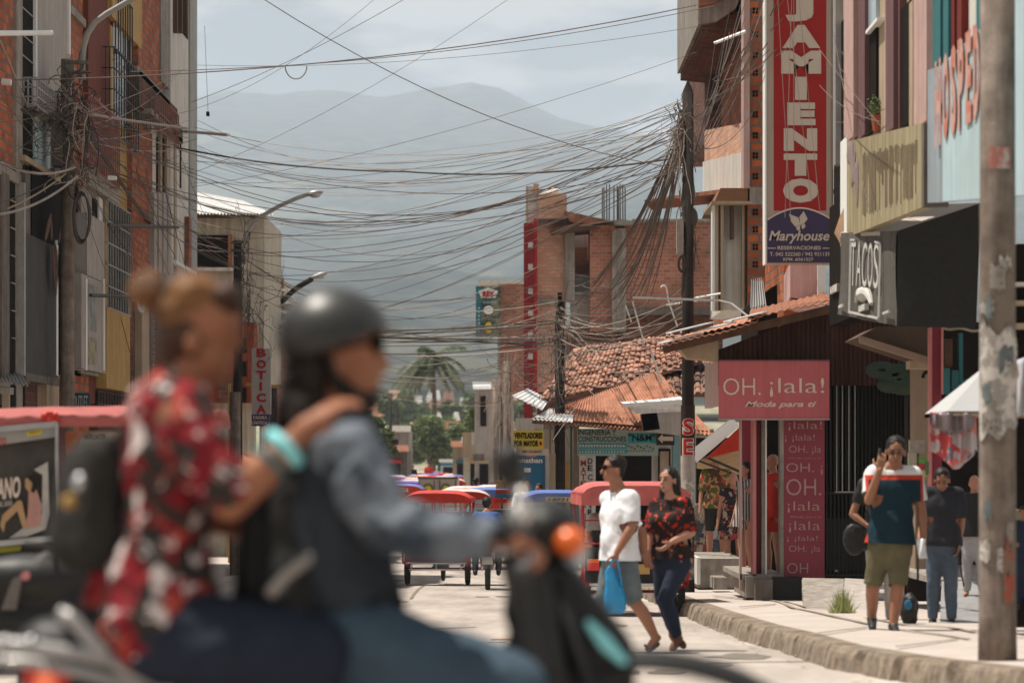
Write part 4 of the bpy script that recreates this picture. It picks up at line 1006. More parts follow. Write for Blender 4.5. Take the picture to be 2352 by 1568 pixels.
# concrete block at the boutique corner etc: hanging twin of sheet ends
# the tall concrete pole in front
def pole(nm, lab, x, ytop, d, w0, w1, m, extra=None, base=None, lean=0):
    X = (x-CX)*d/F; z0 = gz(d)+(.16 if X > 2 else .0); zt_ = CAMZ-(ytop-HY)*d/F
    T = thing(nm, lab, 'pole', (X, d, z0))
    mb = MB().tube([(X, d, z0-.02), (X, d, z0+.3), (X+lean*.5, d, (z0+zt_)/2), (X+lean, d, zt_)], w0/2, 20, r1=w1/2); mb.build('shaft', m, T, smooth=True)
    return T, X, z0, zt_
T, X_, z_, zt_ = pole('concrete_pole', 'thick stained concrete pole with torn posters standing on the right pavement', 2291, -420, 18.4, .255, .22, M_pole)
rr = random.Random(4)
def wrap(parent, nm, m, X, d, r_, z0, z1, a0, a1, ny=8, jit=.0):
    mb = MB()
    def fn(u, v):
        a = a0+(a1-a0)*u; j = jit*noise.noise(V((u*4, v*4, z0*9)))
        return V((X+math.sin(a)*r_, d-math.cos(a)*r_, z0+(z1-z0)*v+j))
    mb.grid(fn, 14, ny); return mb.build(nm, m, parent, smooth=True, fix=False)
def zof(y, d): return CAMZ-(y-HY)*d/F
wrap(T, 'poster', M_paper, X_, 18.4, .1275, zof(1000, 18.4), zof(770, 18.4), -1.3, 1.2, jit=.12)
wrap(T, 'poster', mat('red_remnant', (.40,.16,.13), .9, .3, 7, col2=(.45,.38,.33)), X_, 18.4, .129, zof(392, 18.4), zof(342, 18.4), -.6, .5)
for i in range(16):
    y0 = rr.uniform(560, 1330); a0 = rr.uniform(-1.4, .7)
    wrap(T, 'poster_scrap', (M_paper, mat('grey_scrap', (.26,.23,.20), .9, .4, 12), mat('blue_grey_scrap', (.14,.16,.16), .9, .3, 9))[i % 3], X_, 18.4, .1285+.0006*i, zof(y0+rr.uniform(20, 60), 18.4), zof(y0, 18.4), a0, a0+rr.uniform(.3, .9), jit=.05)
wrap(T, 'painted_mark', mat('rusty_mark', (.32,.08,.05), .9, .3, 9, col2=(.2,.14,.1)), X_, 18.4, .139, zof(1380, 18.4), zof(1250, 18.4), .1, .7, jit=.1)
# ------------------------------------------------------------ centre: unfinished block, tile roof house, shops
T = thing('unfinished_block', 'unfinished brick block with a red painted column, rebars and patched sheet roof in the middle', 'building', P(1330, 1280, 78))
def c1(nm, m, x0, x1, y0, y1, d=78, th=.3): return MB().cb(x0, x1, y0, y1, d, th).build(nm, m, T)
c1('red_column', M_redd, 1203, 1224, 512, 1250, 77.4, .8); c1('red_column', M_red, 1226, 1234, 502, 900, 77.5, .8); c1('column_core', M_cream, 1223, 1227, 502, 900, 77.6, .6)
c1('column_core', mat('pale_column', (.5,.47,.45), .8), 1210, 1236, 428, 512, 77.7, .7); c1('pipe', M_tan, 1208, 1213, 428, 512, 77.3, .2)
c1('column_brick', M_brickl, 1225, 1238, 422, 446, 77.6, .7)
mb = MB()
for y in (556, 606, 662, 712, 762, 812): mb.cb(1213, 1224, y, y+13, 77.3, .1)
mb.build('white_patch', mat('patch_white', (.52,.42,.40), .8), T)
c1('tank_room', M_brickl, 1237, 1302, 446, 502, 77.5, 3)
c1('wall', M_brickl, 1234, 1300, 502, 900, 78, 6); c1('beam', M_conc, 1234, 1322, 498, 514, 77.85, .3); c1('beam', M_conc, 1234, 1300, 686, 700, 77.9, .3)
c1('column', M_conc, 1298, 1320, 526, 690, 77.8, .5)
c1('wall', M_brickl, 1319, 1356, 568, 634, 80, .3); c1('sheet_panel', M_zinc, 1319, 1356, 530, 568, 80, .1)
c1('window', M_dark, 1315, 1354, 632, 672, 78.4, .2)
mb = MB()
for i in range(12): mb.cb(1316+i*3.2, 1317.2+i*3.2, 630, 673, 78.1, .05)
mb.cb(1313, 1354, 671, 676, 78.05, .1); mb.build('window_grille', M_alu, T)
c1('panel_wall', M_grey, 1310, 1356, 674, 760, 78.2, .3)
c1('wall', M_brickr, 1355, 1410, 518, 760, 77.6, 4); c1('column', M_conc, 1406, 1438, 524, 760, 77.45, .5)
c1('wall', M_brickr, 1433, 1660, 507, 712, 77.6, 6); c1('wall', M_brickd, 1433, 1660, 712, 900, 77.9, 6)
c1('beam', M_concd, 1433, 1660, 706, 722, 77.5, .3); c1('wall', M_brickd, 1234, 1440, 748, 960, 78.1, 4)
c1('coping', M_conc, 1452, 1645, 503, 509, 77.5, 6)
mb = MB(); rr = random.Random(8)
for x in (1384, 1388, 1394, 1399, 1410, 1418, 1421, 1425, 1431, 1436): mb.tube([P(x, 530, 78), P(x+rr.uniform(-1, 1), rr.uniform(420, 432), 78)], .018, 5)
mb.build('rebar', M_iron, T)
mb = MB()
for i in range(5): mb.prism([P(1296+i*3, 484+i*5, 77), P(1408+i*2, 508+i*4, 77), P(1412, 511+i*4, 77), P(1298+i*3, 489+i*5, 77)], (0, 2.5, 0))
mb.build('roof_sheet', M_rust, T)
MB().prism([P(1264, 529, 76.8), P(1302, 516, 76.8), P(1400, 513, 77.2), P(1398, 521, 77.2), P(1268, 533, 76.8)], (0, 2, 0)).build('roof_sheet', M_wood, T)
MB().prism([P(1330, 517, 76.7), P(1380, 508, 76.7), P(1430, 504, 77), P(1470, 510, 77), P(1466, 514, 77), P(1340, 519, 77)], (0, 2, 0)).build('roof_sheet', M_conc, T)
mb = MB(); c = P(1268, 447, 78.5); mb.ell(c, (.29, .29, .2)); mb.tube([c, c+V((0, 0, .27))], .03, 8); mb.bar(c+V((-.1, 0, .24)), c+V((.1, 0, .24)), .03); o = mb.build('water_tank', M_white); tag(o, 'white domed water tank on top of the brick tank room', 'tank')
# little brick house with billboard
T = thing('small_brick_house', 'small red brick house left of the red column', 'building', P(1175, 1250, 95))
MB().cb(1146, 1203, 652, 900, 95, 5).build('wall', M_brickr, T); MB().cb(1100, 1206, 643, 650, 94.5, 5).build('roof_slab', M_white, T)
MB().cb(1143, 1149, 655, 900, 94.9, .2).build('column', M_conc, T)
T = thing('billboard', 'hanging billboard with a teal edge and a white crown-shaped badge beside the red column', 'sign', P(1120, 790, 92))
MB().cb(1093, 1150, 657, 773, 92, .15).build('board', mat('billboard_print', (.05,.07,.045), .6, .5, 3, col2=(.20,.22,.15)), T)
MB().cb(1095, 1105, 659, 771, 91.96, .1).build('edge_panel', mat('teal_print', (.01,.16,.22), .6), T)
MB().prism([P(x, y, 91.93) for x, y in ((1099, 668), (1110, 665), (1121, 660), (1133, 665), (1144, 668), (1138, 684), (1105, 684))], (0, .02, 0)).build('badge', M_whitep, T)
mb = MB(); ctext('REY', 1108, 1136, 669, 682, 91.9, mb=mb, bold=.06); mb.build('lettering', M_red, T, fix=False)
mb = MB(); ctext('PLASTICOS', 1110, 1140, 692, 697, 91.9, mb=mb, bold=.02)
for i, ch in enumerate('MUNDIAL'): ctext(ch, 1098, 1102, 705+i*8.5, 711+i*8.5, 91.9, mb=mb, bold=.04)
mb.build('lettering', mat('pale_teal_letters', (.35,.5,.52), .6), T, fix=False)
MB().ell(P(1122, 712, 91.93), (.16, .02, .14)).build('picture', M_whitep, T); MB().ell(P(1122, 752, 91.93), (.12, .02, .18)).build('picture', M_yel, T)

# tile roof house facing us
D = 60
T = thing('tile_roof_house', 'low shop house with a weathered clay tile roof and a rusty sheet lean-to', 'building', P(1420, 1316, D))
MB().cb(1225, 1640, 985, 1316, 62.5, .4).build('wall', mat('shop_wall', (.46,.42,.35), .85, .15, 2, .2, streak=.3), T)
def tilepatch(A, B, C, Dd, nc, nr, m, nm, seed, gapm=True):
    """A,B eave corners; Dd,C ridge corners"""
    mb = MB(); rr = random.Random(seed); n = (B-A).cross(Dd-A).normalized()
    if n.z < 0: n = -n
    for i in range(nc):
        for j in range(nr):
            u0, u1 = i/nc, (i+.9)/nc; v0, v1 = (j-.15)/nr, (j+1.02)/nr
            jj = rr.gauss(0, .03)
            if rr.random() < .035: continue
            def q(u, v): return (A*(1-u)+B*u)*(1-v)+(Dd*(1-u)+C*u)*v
            w0 = (q(u1, v0)-q(u0, v0)).length/2; vs = []
            for (v, rad, h) in ((v0, 1.0, .025), (v1, .82, .0)):
                c = q((u0+u1)/2+jj*.3, v); e = (q(u1, v)-q(u0, v))/2
                for k in range(6):
                    a = math.pi*k/5; vs.append(c-e*math.cos(a)*rad+n*(math.sin(a)*w0*.75*rad+h+jj*.6))
            fs = [(k, k+1, k+7, k+6) for k in range(5)]+[(0, 5, 4, 3, 2, 1)]
            mb.add(vs, fs)
    mb.prism([A, B, C, Dd], -n*.06)
    return mb.build(nm, m, T, fix=False)
A, B_, C_, D_ = P(1236, 925, 59.5), P(1600, 838, 59.8), P(1560, 772, 66), P(1330, 792, 66)
tilepatch(A, P(1440, 878, 59.7), P(1462, 782, 66), P(1318, 800, 66), 17, 13, M_tile, 'roof_tiles', 1)
tilepatch(P(1440, 878, 59.6), P(1612, 828, 59.8), P(1590, 764, 66), P(1455, 782, 66), 13, 12, M_tile, 'roof_tiles', 2)
tilepatch(P(1520, 905, 58.5), P(1660, 905, 57.5), P(1660, 822, 61), P(1512, 840, 61), 9, 6, M_tile2, 'roof_tiles', 3)
MB().corr(P(1222, 968, 57), P(1640, 998, 56.6), P(1512, 852, 59.1), P(1285, 936, 59.1), 44, .022, th=.02).build('lean_to_roof', M_rustl, T)
mb = MB(); mb.prism([P(1224, 958, 57), P(1640, 990, 56.7), P(1640, 1001, 56.7), P(1222, 972, 57)], (0, .12, 0)); mb.build('eave', M_wood, T)
MB().corr(P(1220, 962, 56.9), P(1315, 968, 56.7), P(1318, 934, 59), P(1262, 938, 59), 10, .012, th=.02).build('zinc_sheet', M_zinc, T)
MB().corr(P(1176, 908, 58), P(1246, 940, 57.5), P(1262, 916, 60), P(1212, 892, 60.5), 7, .010, th=.02).build('zinc_sheet', M_zinc, T)
MB().prism([P(1442, 934, 56), P(1572, 918, 56), P(1572, 945, 56.2), P(1460, 950, 56)], (0, 1.2, .1)).build('zinc_sheet', M_zinc, T)
MB().prism([P(1428, 927, 55.8), P(1568, 917, 55.8), P(1568, 927, 55.8), P(1432, 935, 55.8)], (0, .5, .05)).build('zinc_sheet', M_whitep, T)
MB().prism([P(1472, 950, 56.2), P(1572, 944, 56.2), P(1572, 1000, 56.2), P(1478, 990, 56.2)], (0, .4, 0)).build('front_panel', M_grey, T)
MB().prism([P(1508, 942, 56.2), P(1472, 952, 56.2), P(1478, 990, 56.2), P(1516, 985, 56.2)], (0, .3, 0)).build('side_panel', M_rustl, T)
for x0, x1, m_ in ((1275, 1291, M_white), (1262, 1266, M_tan), (1318, 1328, M_tan), (1400, 1406, M_tan), (1498, 1540, M_white), (1545, 1560, mat('pale_teal_column', (.20,.36,.40), .7, .1, 3, streak=.2)), (1310, 1314, M_teal)):
    MB().cb(x0, x1, 975, 1316, 58.5, .25).build('column', m_, T)
MB().cb(1330, 1400, 1045, 1316, 62.3, .3).build('shopfront', M_dark, T); MB().cb(1404, 1498, 1045, 1316, 61.5, .2).build('door', M_dark, T)
MB().cb(1292, 1311, 1060, 1300, 62, .1).build('door', M_ochre, T)
MB().cb(1512, 1540, 1030, 1300, 58.4, .1).build('window', M_dark, T); MB().cb(1516, 1536, 1036, 1100, 58.3, .1).build('window_pane', M_tan, T)
MB().cb(1185, 1268, 960, 1316, 64, .3).build('wall', M_white, T); MB().corr(P(1246, 1075, 63.8), P(1330, 1075, 63.8), P(1330, 968, 63.8), P(1246, 968, 63.8), 14, .02).build('shutter', M_grey, T)
D = 57.8
T = thing('engineering_sign', 'pale teal engineering sign board under the rusty lean-to eave', 'sign', P(1418, 1045, D))
MB().cb(1326, 1512, 984, 1046, D, .08).build('board', mat('faded_teal_board', (.32,.40,.36), .7, .1, 2), T)
MB().cb(1328, 1440, 1017, 1030, D-.01, .03).build('band', mat('teal_band', (.05,.30,.34), .7), T); MB().cb(1442, 1508, 994, 1018, D-.01, .03).build('band', MATS['teal_band'], T)
MB().cb(1328, 1440, 1033, 1041, D-.01, .03).build('band', MATS['teal_band'], T)
mb = MB(); ctext('INGENIERIA Y', 1328, 1415, 986, 999, D-.01, mb=mb, bold=.01); ctext('CONSTRUCCIONES', 1328, 1438, 1002, 1014, D-.01, mb=mb, bold=.01); mb.build('lettering', M_dark, T, fix=False)
mb = MB(); ctext('"N&M"', 1444, 1505, 996, 1013, D-.02, mb=mb, bold=.02); mb.build('lettering', M_dark, T, fix=False)
mb = MB(); rr = random.Random(6)
for i in range(16): mb.cb(1330+i*6.7, 1334+i*6.7, 1021, 1026, D-.02, .004); mb.cb(1330+i*6.7, 1333+i*6.7, 1035, 1039, D-.02, .004)
mb.build('small_print', M_cream, T)
mb = MB()
for i in range(9): mb.cb(1442+i*7, 1446+i*7, 1022+(i % 3)*3, 1026+(i % 3)*3, D-.02, .004); mb.cb(1440+i*7, 1443+i*7, 1034, 1037, D-.02, .004)
mb.build('small_print', M_concd, T)
T = thing('arrow_sign', 'black sign with a white arrow pointing left near the dark pole', 'sign', P(1528, 1022, D))
MB().cb(1508, 1549, 992, 1022, D-.1, .06).build('board', M_black, T)
MB().prism([P(x, y, D-.12) for x, y in ((1511, 1007), (1522, 996), (1522, 1002), (1546, 1002), (1546, 1012), (1522, 1012), (1522, 1018))], (0, .01, 0)).build('arrow', M_cream, T)
T = thing('vertical_board', 'narrow white vertical board with red and black letters beside the shop door', 'sign', P(1346, 1200, 58))
MB().cb(1330, 1368, 1046, 1230, 58.2, .06).build('board', M_white, T)
mb = MB(); mb2 = MB()
for i, ch in enumerate('MATERIALES'): ctext(ch, 1334, 1346, 1056+i*16, 1070+i*16, 58.19, mb=mb, bold=.03)
for i, ch in enumerate('DECONSTR'): ctext(ch, 1350, 1361, 1052+i*16+(5 if i > 1 else 0), 1065+i*16+(5 if i > 1 else 0), 58.19, mb=mb2, bold=.02)
mb.build('lettering', M_red, T, fix=False); mb2.build('lettering', M_dark, T, fix=False)
T = thing('fan_shop_sign', 'yellow sign with black capitals hanging at the corner of the shops in the middle', 'sign', P(1214, 1030, 56))
MB().cb(1178, 1248, 988, 1029, 56, .08).build('board', M_yel, T)
mb = MB(); ctext('VENTILADORES', 1181, 1246, 993, 1007, 55.99, mb=mb, bold=.05); ctext('POR MAYOR', 1181, 1237, 1011, 1025, 55.99, mb=mb, bold=.05); mb.build('lettering', M_dark, T, fix=False)
MB().ell(P(1242, 1018, 55.98), (.03, .006, .04)).build('red_mark', M_red, T)
MB().cb(1186, 1260, 1030, 1045, 56.1, .08).build('strip_board', mat('peach_strip', (.52,.42,.34), .7), T)
mb = MB(); ctext('TIEMPO CON GARANTIA', 1198, 1244, 1034, 1040, 56.09, mb=mb, bold=.02); mb.build('lettering', M_dark, T, fix=False)
T = thing('phone_shop_sign', 'tall blue shop banner with white letters below the yellow sign', 'sign', P(1220, 1200, 56.5))
MB().cb(1176, 1252, 1045, 1230, 56.5, .08).build('board', M_blue, T)
mb = MB(); ctext('Jonathan', 1181, 1246, 1051, 1066, 56.49, mb=mb, bold=.03); mb.cb(1203, 1219, 1074, 1084, 56.48, .01); mb.build('lettering', M_whitep, T, fix=False)
MB().cb(1208, 1232, 1040, 1049, 56.4, .02).build('badge', M_coral, T)
MB().cb(1254, 1262, 1040, 1300, 56.4, .2).build('door_post', M_grey, T); MB().cb(1264, 1276, 1040, 1300, 57, .2).build('door_post', M_tan, T)
T = thing('market_cart', 'small stacked stall of yellow and red packets at the foot of the thin pole', 'stall', P(1155, 1180, 60))
for i, (y, m_) in enumerate(((1103, M_ochre), (1113, M_tan), (1124, M_redc), (1134, M_blue), (1146, M_redc))): MB().cb(1140-i, 1180+i, y, y+9, 60-.02*i, .5).build('packet_row', m_, T)

# farther shops on the right side of the street
def shop(nm, lab, x0, x1, yr, d, wall_m, roof_m, slant=6, dep=6, doors=2, seed=0, eave=None):
    T = thing(nm, lab, 'building', P((x0+x1)/2, HY+F*2.32/d, d)); gy = HY+F*(CAMZ-gz(d))/d
    MB().cb(x0, x1, yr+4, gy+2, d, dep).build('wall', wall_m, T)
    a, b_ = P(x0-4, yr+slant, d-1.6), P(x1+4, yr+slant, d-1.6); c_, e = P(x1+4, yr-8, d+2), P(x0-4, yr-8, d+2)
    MB().corr(a, b_, c_, e, max(4, int((x1-x0)/4)), .03, th=.03).build('roof', roof_m, T)
    for i in range(doors):
        u = x0+(x1-x0)*(i+.25)/doors; dh = 2.3*F/d; MB().cb(u, u+(x1-x0)*.45/doors, max(yr+22, gy-dh), gy, d-.06, .1).build('door', M_dark, T)
        if gy-dh > yr+60: MB().cb(u+2, u+(x1-x0)*.35/doors, yr+24, yr+24+1.1*F/d, d-.05, .1).build('window', M_dark, T)
        MB().cb(u-2, u+(x1-x0)*.5/doors, max(yr+15, gy-dh-8), max(yr+22, gy-dh), d-.5, .5).build('awning', (M_redc, M_tan, M_ochre, M_teal)[(i+seed) % 4], T)
    return T
shop('far_shop', 'pale shop with a white sheet roof just left of the tangled thin poles', 1090, 1180, 886, 105, M_grey, M_zinc, seed=1)
shop('far_shop', 'low grey shop with a jutting awning left of the tangled thin poles', 1064, 1130, 1012, 118, M_beige, M_alu, seed=2, doors=1)
shop('far_shop', 'brown shop far down the right side before the trees', 1040, 1078, 1020, 150, M_tan, M_rust, seed=3, doors=1)
shop('far_shop', 'low orange-roofed shop on the far left side of the street', 880, 935, 1030, 140, M_concd, M_rust, seed=0, doors=1)
shop('far_shop', 'white-roofed building behind the left street trees', 876, 940, 985, 175, M_conc, M_conc, seed=1, doors=1)
for i, (x0, x1, y0, y1, d, m_, tt) in enumerate(((1062, 1083, 992, 1050, 112, M_tan, 'pale brown blank board above the far right shops'), (1083, 1104, 992, 1018, 114, M_beige, 'small beige blank board above the far right shops'), (1152, 1166, 945, 985, 92, M_black, 'black stepped sign on a wall between the thin poles'), (1086, 1112, 1042, 1058, 100, M_concd, 'dark board with an orange foot under the far awning'))):
    tag(MB().cb(x0, x1, y0, y1, d, .2).build('wall_board', m_), tt, 'sign')
T = thing('gantry_sign', 'small orange-framed sign on a post above the far trees', 'sign', P(1040, 1120, 190))
MB().cb(1021, 1058, 965, 986, 190, .1).build('frame', M_ochre, T); MB().cb(1026, 1052, 969, 982, 189.9, .05).build('board', M_cream, T)
mb = MB(); ctext('SORRENTO', 1029, 1050, 971, 979, 189.85, mb=mb, bold=.03); mb.build('lettering', M_dark, T, fix=False); MB().cb(1038, 1041, 986, 1100, 190, .1).build('post', M_iron, T)
# houses of the far town
rr = random.Random(14); g_ = 'houses of the far town'
M_zd = mat('dull_zinc', (.24,.23,.215), .7, .25, 3)
roofs = [(M_rust, 'rust-brown'), (M_brickd, 'dark brown'), (M_zd, 'pale grey'), (M_tile2, 'clay tile'), (M_rust, 'rust-brown')]
k_ = 0
for row, (d, n_, yb) in enumerate(((330, 8, 985), (400, 10, 952), (480, 11, 926), (580, 12, 898))):
    for i in range(n_):
        x = 640+560*(i+rr.uniform(.1, .9))/n_; w_ = rr.uniform(20, 46); y1 = HY-(gz(d)-CAMZ)*F/d+4; h_ = rr.uniform(26, 50)
        rm, rn = roofs[rr.randrange(5)]; k_ += 1
        if 880 < x < 1110 or rr.random() < .6:
            T = thing('town_house', '%s roofed house of the far town, seen small beyond the trees' % rn, 'building', P(x, y1, d), g_)
            MB().cb(x-w_/2, x+w_/2, y1-h_, y1+8, d, 9).build('wall', (M_brickd, M_concd, M_concd, M_brickr)[rr.randrange(4)], T)
            a, b_ = P(x-w_/2-3, y1-h_+2, d-1), P(x+w_/2+3, y1-h_+2, d-1)
            MB().prism([a, b_, b_+V((rr.uniform(-1, 0), 8, 2.6)), a+V((rr.uniform(0, 1), 8, 2.6))], (0, 0, .15)).build('roof', rm, T)
            mb = MB()
            for q in range(3): mb.cb(x-w_/2+4+q*w_/3, x-w_/2+8+q*w_/3, y1-h_*.6, y1-h_*.35, d-.1, .1)
            mb.build('window', M_dark, T)
# labels: one roof kind per label is a group of look-alikes

# ------------------------------------------------------------ trees
def tree(nm, lab, x, d, ytop, w_px, seed, m=M_leaf, n=2600, leaf=.16, group=None, trunkh=.35):
    X = (x-CX)*d/F; z0 = gz(d); H = CAMZ-(ytop-HY)*d/F-z0; Wd = w_px*d/F
    T = thing(nm, lab, 'tree', (X, d, z0), group); rr = random.Random(seed)
    mb = MB(); top = V((X, d, z0+H*trunkh)); mb.tube([(X, d, z0-.2), top], Wd*.035+.08, 8, r1=Wd*.02+.05)
    cl = []
    for i in range(9):
        a = rr.uniform(0, 6.28); c = V((X+math.cos(a)*Wd*.33*rr.uniform(.3, 1), d+math.sin(a)*Wd*.33*rr.uniform(.3, 1), z0+H*rr.uniform(trunkh+.1, .86)))
        cl.append((c, Wd*rr.uniform(.14, .24))); mb.tube([top, top.lerp(c, .5)+V((0, 0, .1)), c], .07, 5, r1=.02)
    for i in range(10):
        a = rr.uniform(0, 6.28); q = rr.uniform(.2, 1); c = V((X+math.cos(a)*Wd*.42*q, d+math.sin(a)*Wd*.42*q, z0+H*(1-.5*q*q)*rr.uniform(.72, .98))); cl.append((c, Wd*rr.uniform(.09, .16)))
    mb.build('trunk', M_bark, T)
    mb = MB()
    for i in range(n):
        c, r_ = cl[rr.randrange(len(cl))]; dv = V((rr.gauss(0, 1), rr.gauss(0, 1), rr.gauss(0, 1))).normalized()*r_*rr.uniform(.55, 1.12); dv.z *= .8
        p = c+dv; a = V((rr.uniform(-1, 1), rr.uniform(-1, 1), rr.uniform(-.7, .3))).normalized()*leaf*rr.uniform(.6, 1.3); b_ = a.cross(V((rr.uniform(-1, 1), rr.uniform(-1, 1), rr.uniform(-1, 1)))).normalized()*leaf*.45
        mb.add([p-a, p+b_, p+a, p-b_], [(0, 1, 2, 3)])
    mb.build('crown', m, T, fix=False); return T
tree('street_tree', 'dark green leafy tree behind the helmeted rider, left of the far street', 850, 105, 915, 115, 1, n=4500, leaf=.14)
tree('street_tree', 'broad light green tree in the middle of the far street end', 985, 215, 952, 135, 2, n=4200, leaf=.26)
tree('street_tree', 'darker bushy tree under the small orange-framed sign', 1035, 230, 972, 100, 3, n=3400, leaf=.28)
tree('street_tree', 'compact glossy dark tree right of the palm trunk', 1093, 150, 915, 62, 4, leaf=.2)
tree('street_tree', 'light green tree at the far right kerb beside the brown board', 1070, 180, 962, 95, 5, n=3600, leaf=.24)
tree('street_tree', 'pale tall tree filling the far end of the street', 1010, 262, 955, 170, 6, leaf=.35)
tree('street_tree', 'small tree at the far left kerb beside the orange-roofed shop', 930, 205, 965, 95, 7, n=3400, leaf=.26)
tree('street_tree', 'tree glimpsed behind the far shop between the thin poles', 1125, 130, 930, 60, 8, leaf=.2)
for i, x in enumerate((690, 760, 1150, 1210, 890, 1040, 925, 1085, 965, 1115)):
    tree('town_tree', 'rounded tree among the roofs of the far town', x, 300+22*i, (900, 890, 905, 880, 905, 915, 890, 895, 925, 880)[i], 75, 20+i, n=900, leaf=.6, group='trees among the far roofs')
# palm
d = 235; x = 994; X = (x-CX)*d/F; T = thing('palm_tree', 'tall palm with drooping fronds rising above the far end of the street', 'palm', (X, d, gz(d)))
zc = CAMZ-(826-HY)*d/F
MB().tube([(X, d, gz(d)-.2), (X+.15, d, zc*.6), (X, d, zc)], .24, 8, r1=.15).build('trunk', M_bark, T, smooth=True)
rr = random.Random(31)
for i in range(40):
    a = 2.4*i+rr.uniform(-.3, .3); el = rr.uniform(-.75, 1.3); L_ = rr.uniform(2.6, 3.5); mb = MB(); pts = []
    for t in [k/9 for k in range(10)]:
        pts.append(V((X+math.cos(a)*L_*t*math.cos(el*(1-t*.4)), d+math.sin(a)*L_*t*math.cos(el*(1-t*.4)), zc+L_*t*math.sin(el)*(1-.35*t)-1.5*t*t*(1.1 if el < .6 else .6))))
    mb.tube(pts, .035, 4, r1=.012)
    for k in range(26):
        t = .12+.86*k/26; q = t*9; i0 = min(8, int(q)); p = pts[i0].lerp(pts[i0+1], q-i0); tg = (pts[i0+1]-pts[i0]).normalized(); sd = tg.cross(V((0, 0, 1))).normalized()
        for sg_ in (-1, 1):
            e = p+sd*sg_*.42*(1-.5*t)+tg*.35+V((0, 0, -.36+rr.uniform(-.15, .1))); w_ = tg*.13; mb.add([p-w_, p+w_, e], [(0, 1, 2)])
    mb.build('frond', M_leafp, T, fix=False)
# ------------------------------------------------------------ street poles, lamps and cables
def lamp_arm(T, pts, r0=.035, head=None, m=M_alu):
    MB().tube(pts, r0, 8).build('lamp_arm', m, T, smooth=True)
    if head:
        a, b = head; a = V(a); b = V(b); mb = MB(); t = (b-a); mb.ell((a+b)/2, (t.length/2, .12, .07), t.to_track_quat('X', 'Z').to_matrix(), 12, 8)
        o = mb.build('lamp_head', M_alu, T, smooth=True); mb = MB(); mb.ell((a+b)/2-V((0, 0, .05)), (t.length*.33, .09, .05)); mb.build('lamp_glass', M_glassl, o, smooth=True)
def tangle(parent, c, sp, n, seed, m=M_wireb, r=.008, hang=False, nm='cable_tangle'):
    rr = random.Random(seed); mb = MB()
    for i in range(n):
        if hang:
            a = c+V((rr.gauss(0, sp[0]*.5), rr.gauss(0, sp[1]), sp[2]*rr.uniform(-.6, 1.3))); L_ = sp[2]*rr.uniform(.3, 1.3); wx = rr.uniform(-.6, .6)*sp[0]
            mb.tube([a+V((wx*t+.02*math.sin(i+t*9), 0, -L_*(1-(2*t-1)**2 if i % 2 else t))) for t in [q/7 for q in range(8)]], r*rr.uniform(.45, 1.), 4); continue
        a = c+V((rr.gauss(0, sp[0]), rr.gauss(0, sp[1]), rr.gauss(0, sp[2]))); pts = [a]; dv = V((rr.uniform(-1, 1)*sp[0], rr.uniform(-1, 1)*sp[1], rr.uniform(-1.2, .6)*sp[2]))*.3
        for k in range(6):
            dv = dv*.75+V((rr.gauss(0, sp[0]*.22), rr.gauss(0, sp[1]*.22), rr.gauss(-.01, sp[2]*.16))); pts.append(pts[-1]+dv)
        mb.tube(pts, r*rr.uniform(.45, 1.0), 4)
    o = mb.build(nm, m, parent, fix=False); return o
# left near lamp pole
T, X_, z_, zt1 = pole('lamp_pole', 'nearest brown concrete lamp pole with crossbars and a tall curved arm, at the left', 155, 137, 41.8, .235, .19, M_pole)
lamp_arm(T, [P(x, y, 41.7) for x, y in ((190, 185), (189, 140), (192, 110), (200, 80), (218, 52), (245, 32), (280, 12), (320, -12), (360, -30))], .045, (P(350, -25, 41.7), P(400, -45, 41.7)), mat('grey_lamp_arm', (.30,.285,.26), .5, .1, 5))
mb = MB()
for y in (144, 167): mb.bar(P(143, y, 41.6), P(204, y, 41.6), .06, .05); mb.bar(P(150, y, 41.9), P(198, y, 41.9), .05, .04)
mb.build('crossbar', M_concd, T)
tangle(T, P(165, 260, 41.5), (.16, .1, .35), 80, 1, M_wire, .010); tangle(T, P(185, 270, 41.4), (.12, .1, .25), 26, 101, M_wirel, .010); tangle(T, P(190, 392, 41.4), (.14, .1, .1), 22, 102, M_wirel, .009); tangle(T, P(60, 290, 40.5), (.25, .2, .3), 26, 2, nm='cable_tangle'); tangle(T, P(175, 390, 41.5), (.1, .1, .1), 40, 3)
tangle(T, P(50, 330, 40), (.12, .2, .25), 22, 4, M_iron)
MB().box(P(118, 380, 41.5), P(150, 285, 41.9)).build('junction_box', M_concd, T)
# second and third lamp poles on the left
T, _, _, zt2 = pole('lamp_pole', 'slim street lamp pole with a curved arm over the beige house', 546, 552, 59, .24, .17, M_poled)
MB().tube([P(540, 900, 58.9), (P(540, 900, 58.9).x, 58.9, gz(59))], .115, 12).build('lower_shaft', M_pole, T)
lamp_arm(T, [P(x, y, 58.8) for x, y in ((561, 606), (562, 560), (568, 535), (580, 515), (600, 497), (640, 474), (680, 456), (708, 446))], .045, (P(705, 447, 58.8), P(742, 441, 58.8)))
mb = MB()
for y in (556, 575): mb.bar(P(530, y, 58.8), P(570, y, 58.8), .06, .05)
mb.build('crossbar', M_concd, T)
tangle(T, P(555, 640, 58.7), (.1, .1, .5), 60, 5, M_wire); tangle(T, P(575, 720, 58.5), (.18, .2, .35), 40, 6, M_wire)
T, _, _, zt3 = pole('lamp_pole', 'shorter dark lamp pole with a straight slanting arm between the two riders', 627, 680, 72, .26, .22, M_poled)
lamp_arm(T, [P(x, y, 71.8) for x, y in ((632, 706), (650, 690), (678, 664), (700, 650), (718, 640))], .07, (P(712, 640, 71.8), P(752, 626, 71.8)), M_poled)
tangle(T, P(625, 740, 71.7), (.2, .1, .5), 50, 7, M_wireb); tangle(T, P(610, 690, 71.7), (.35, .1, .15), 25, 8, M_wirel)
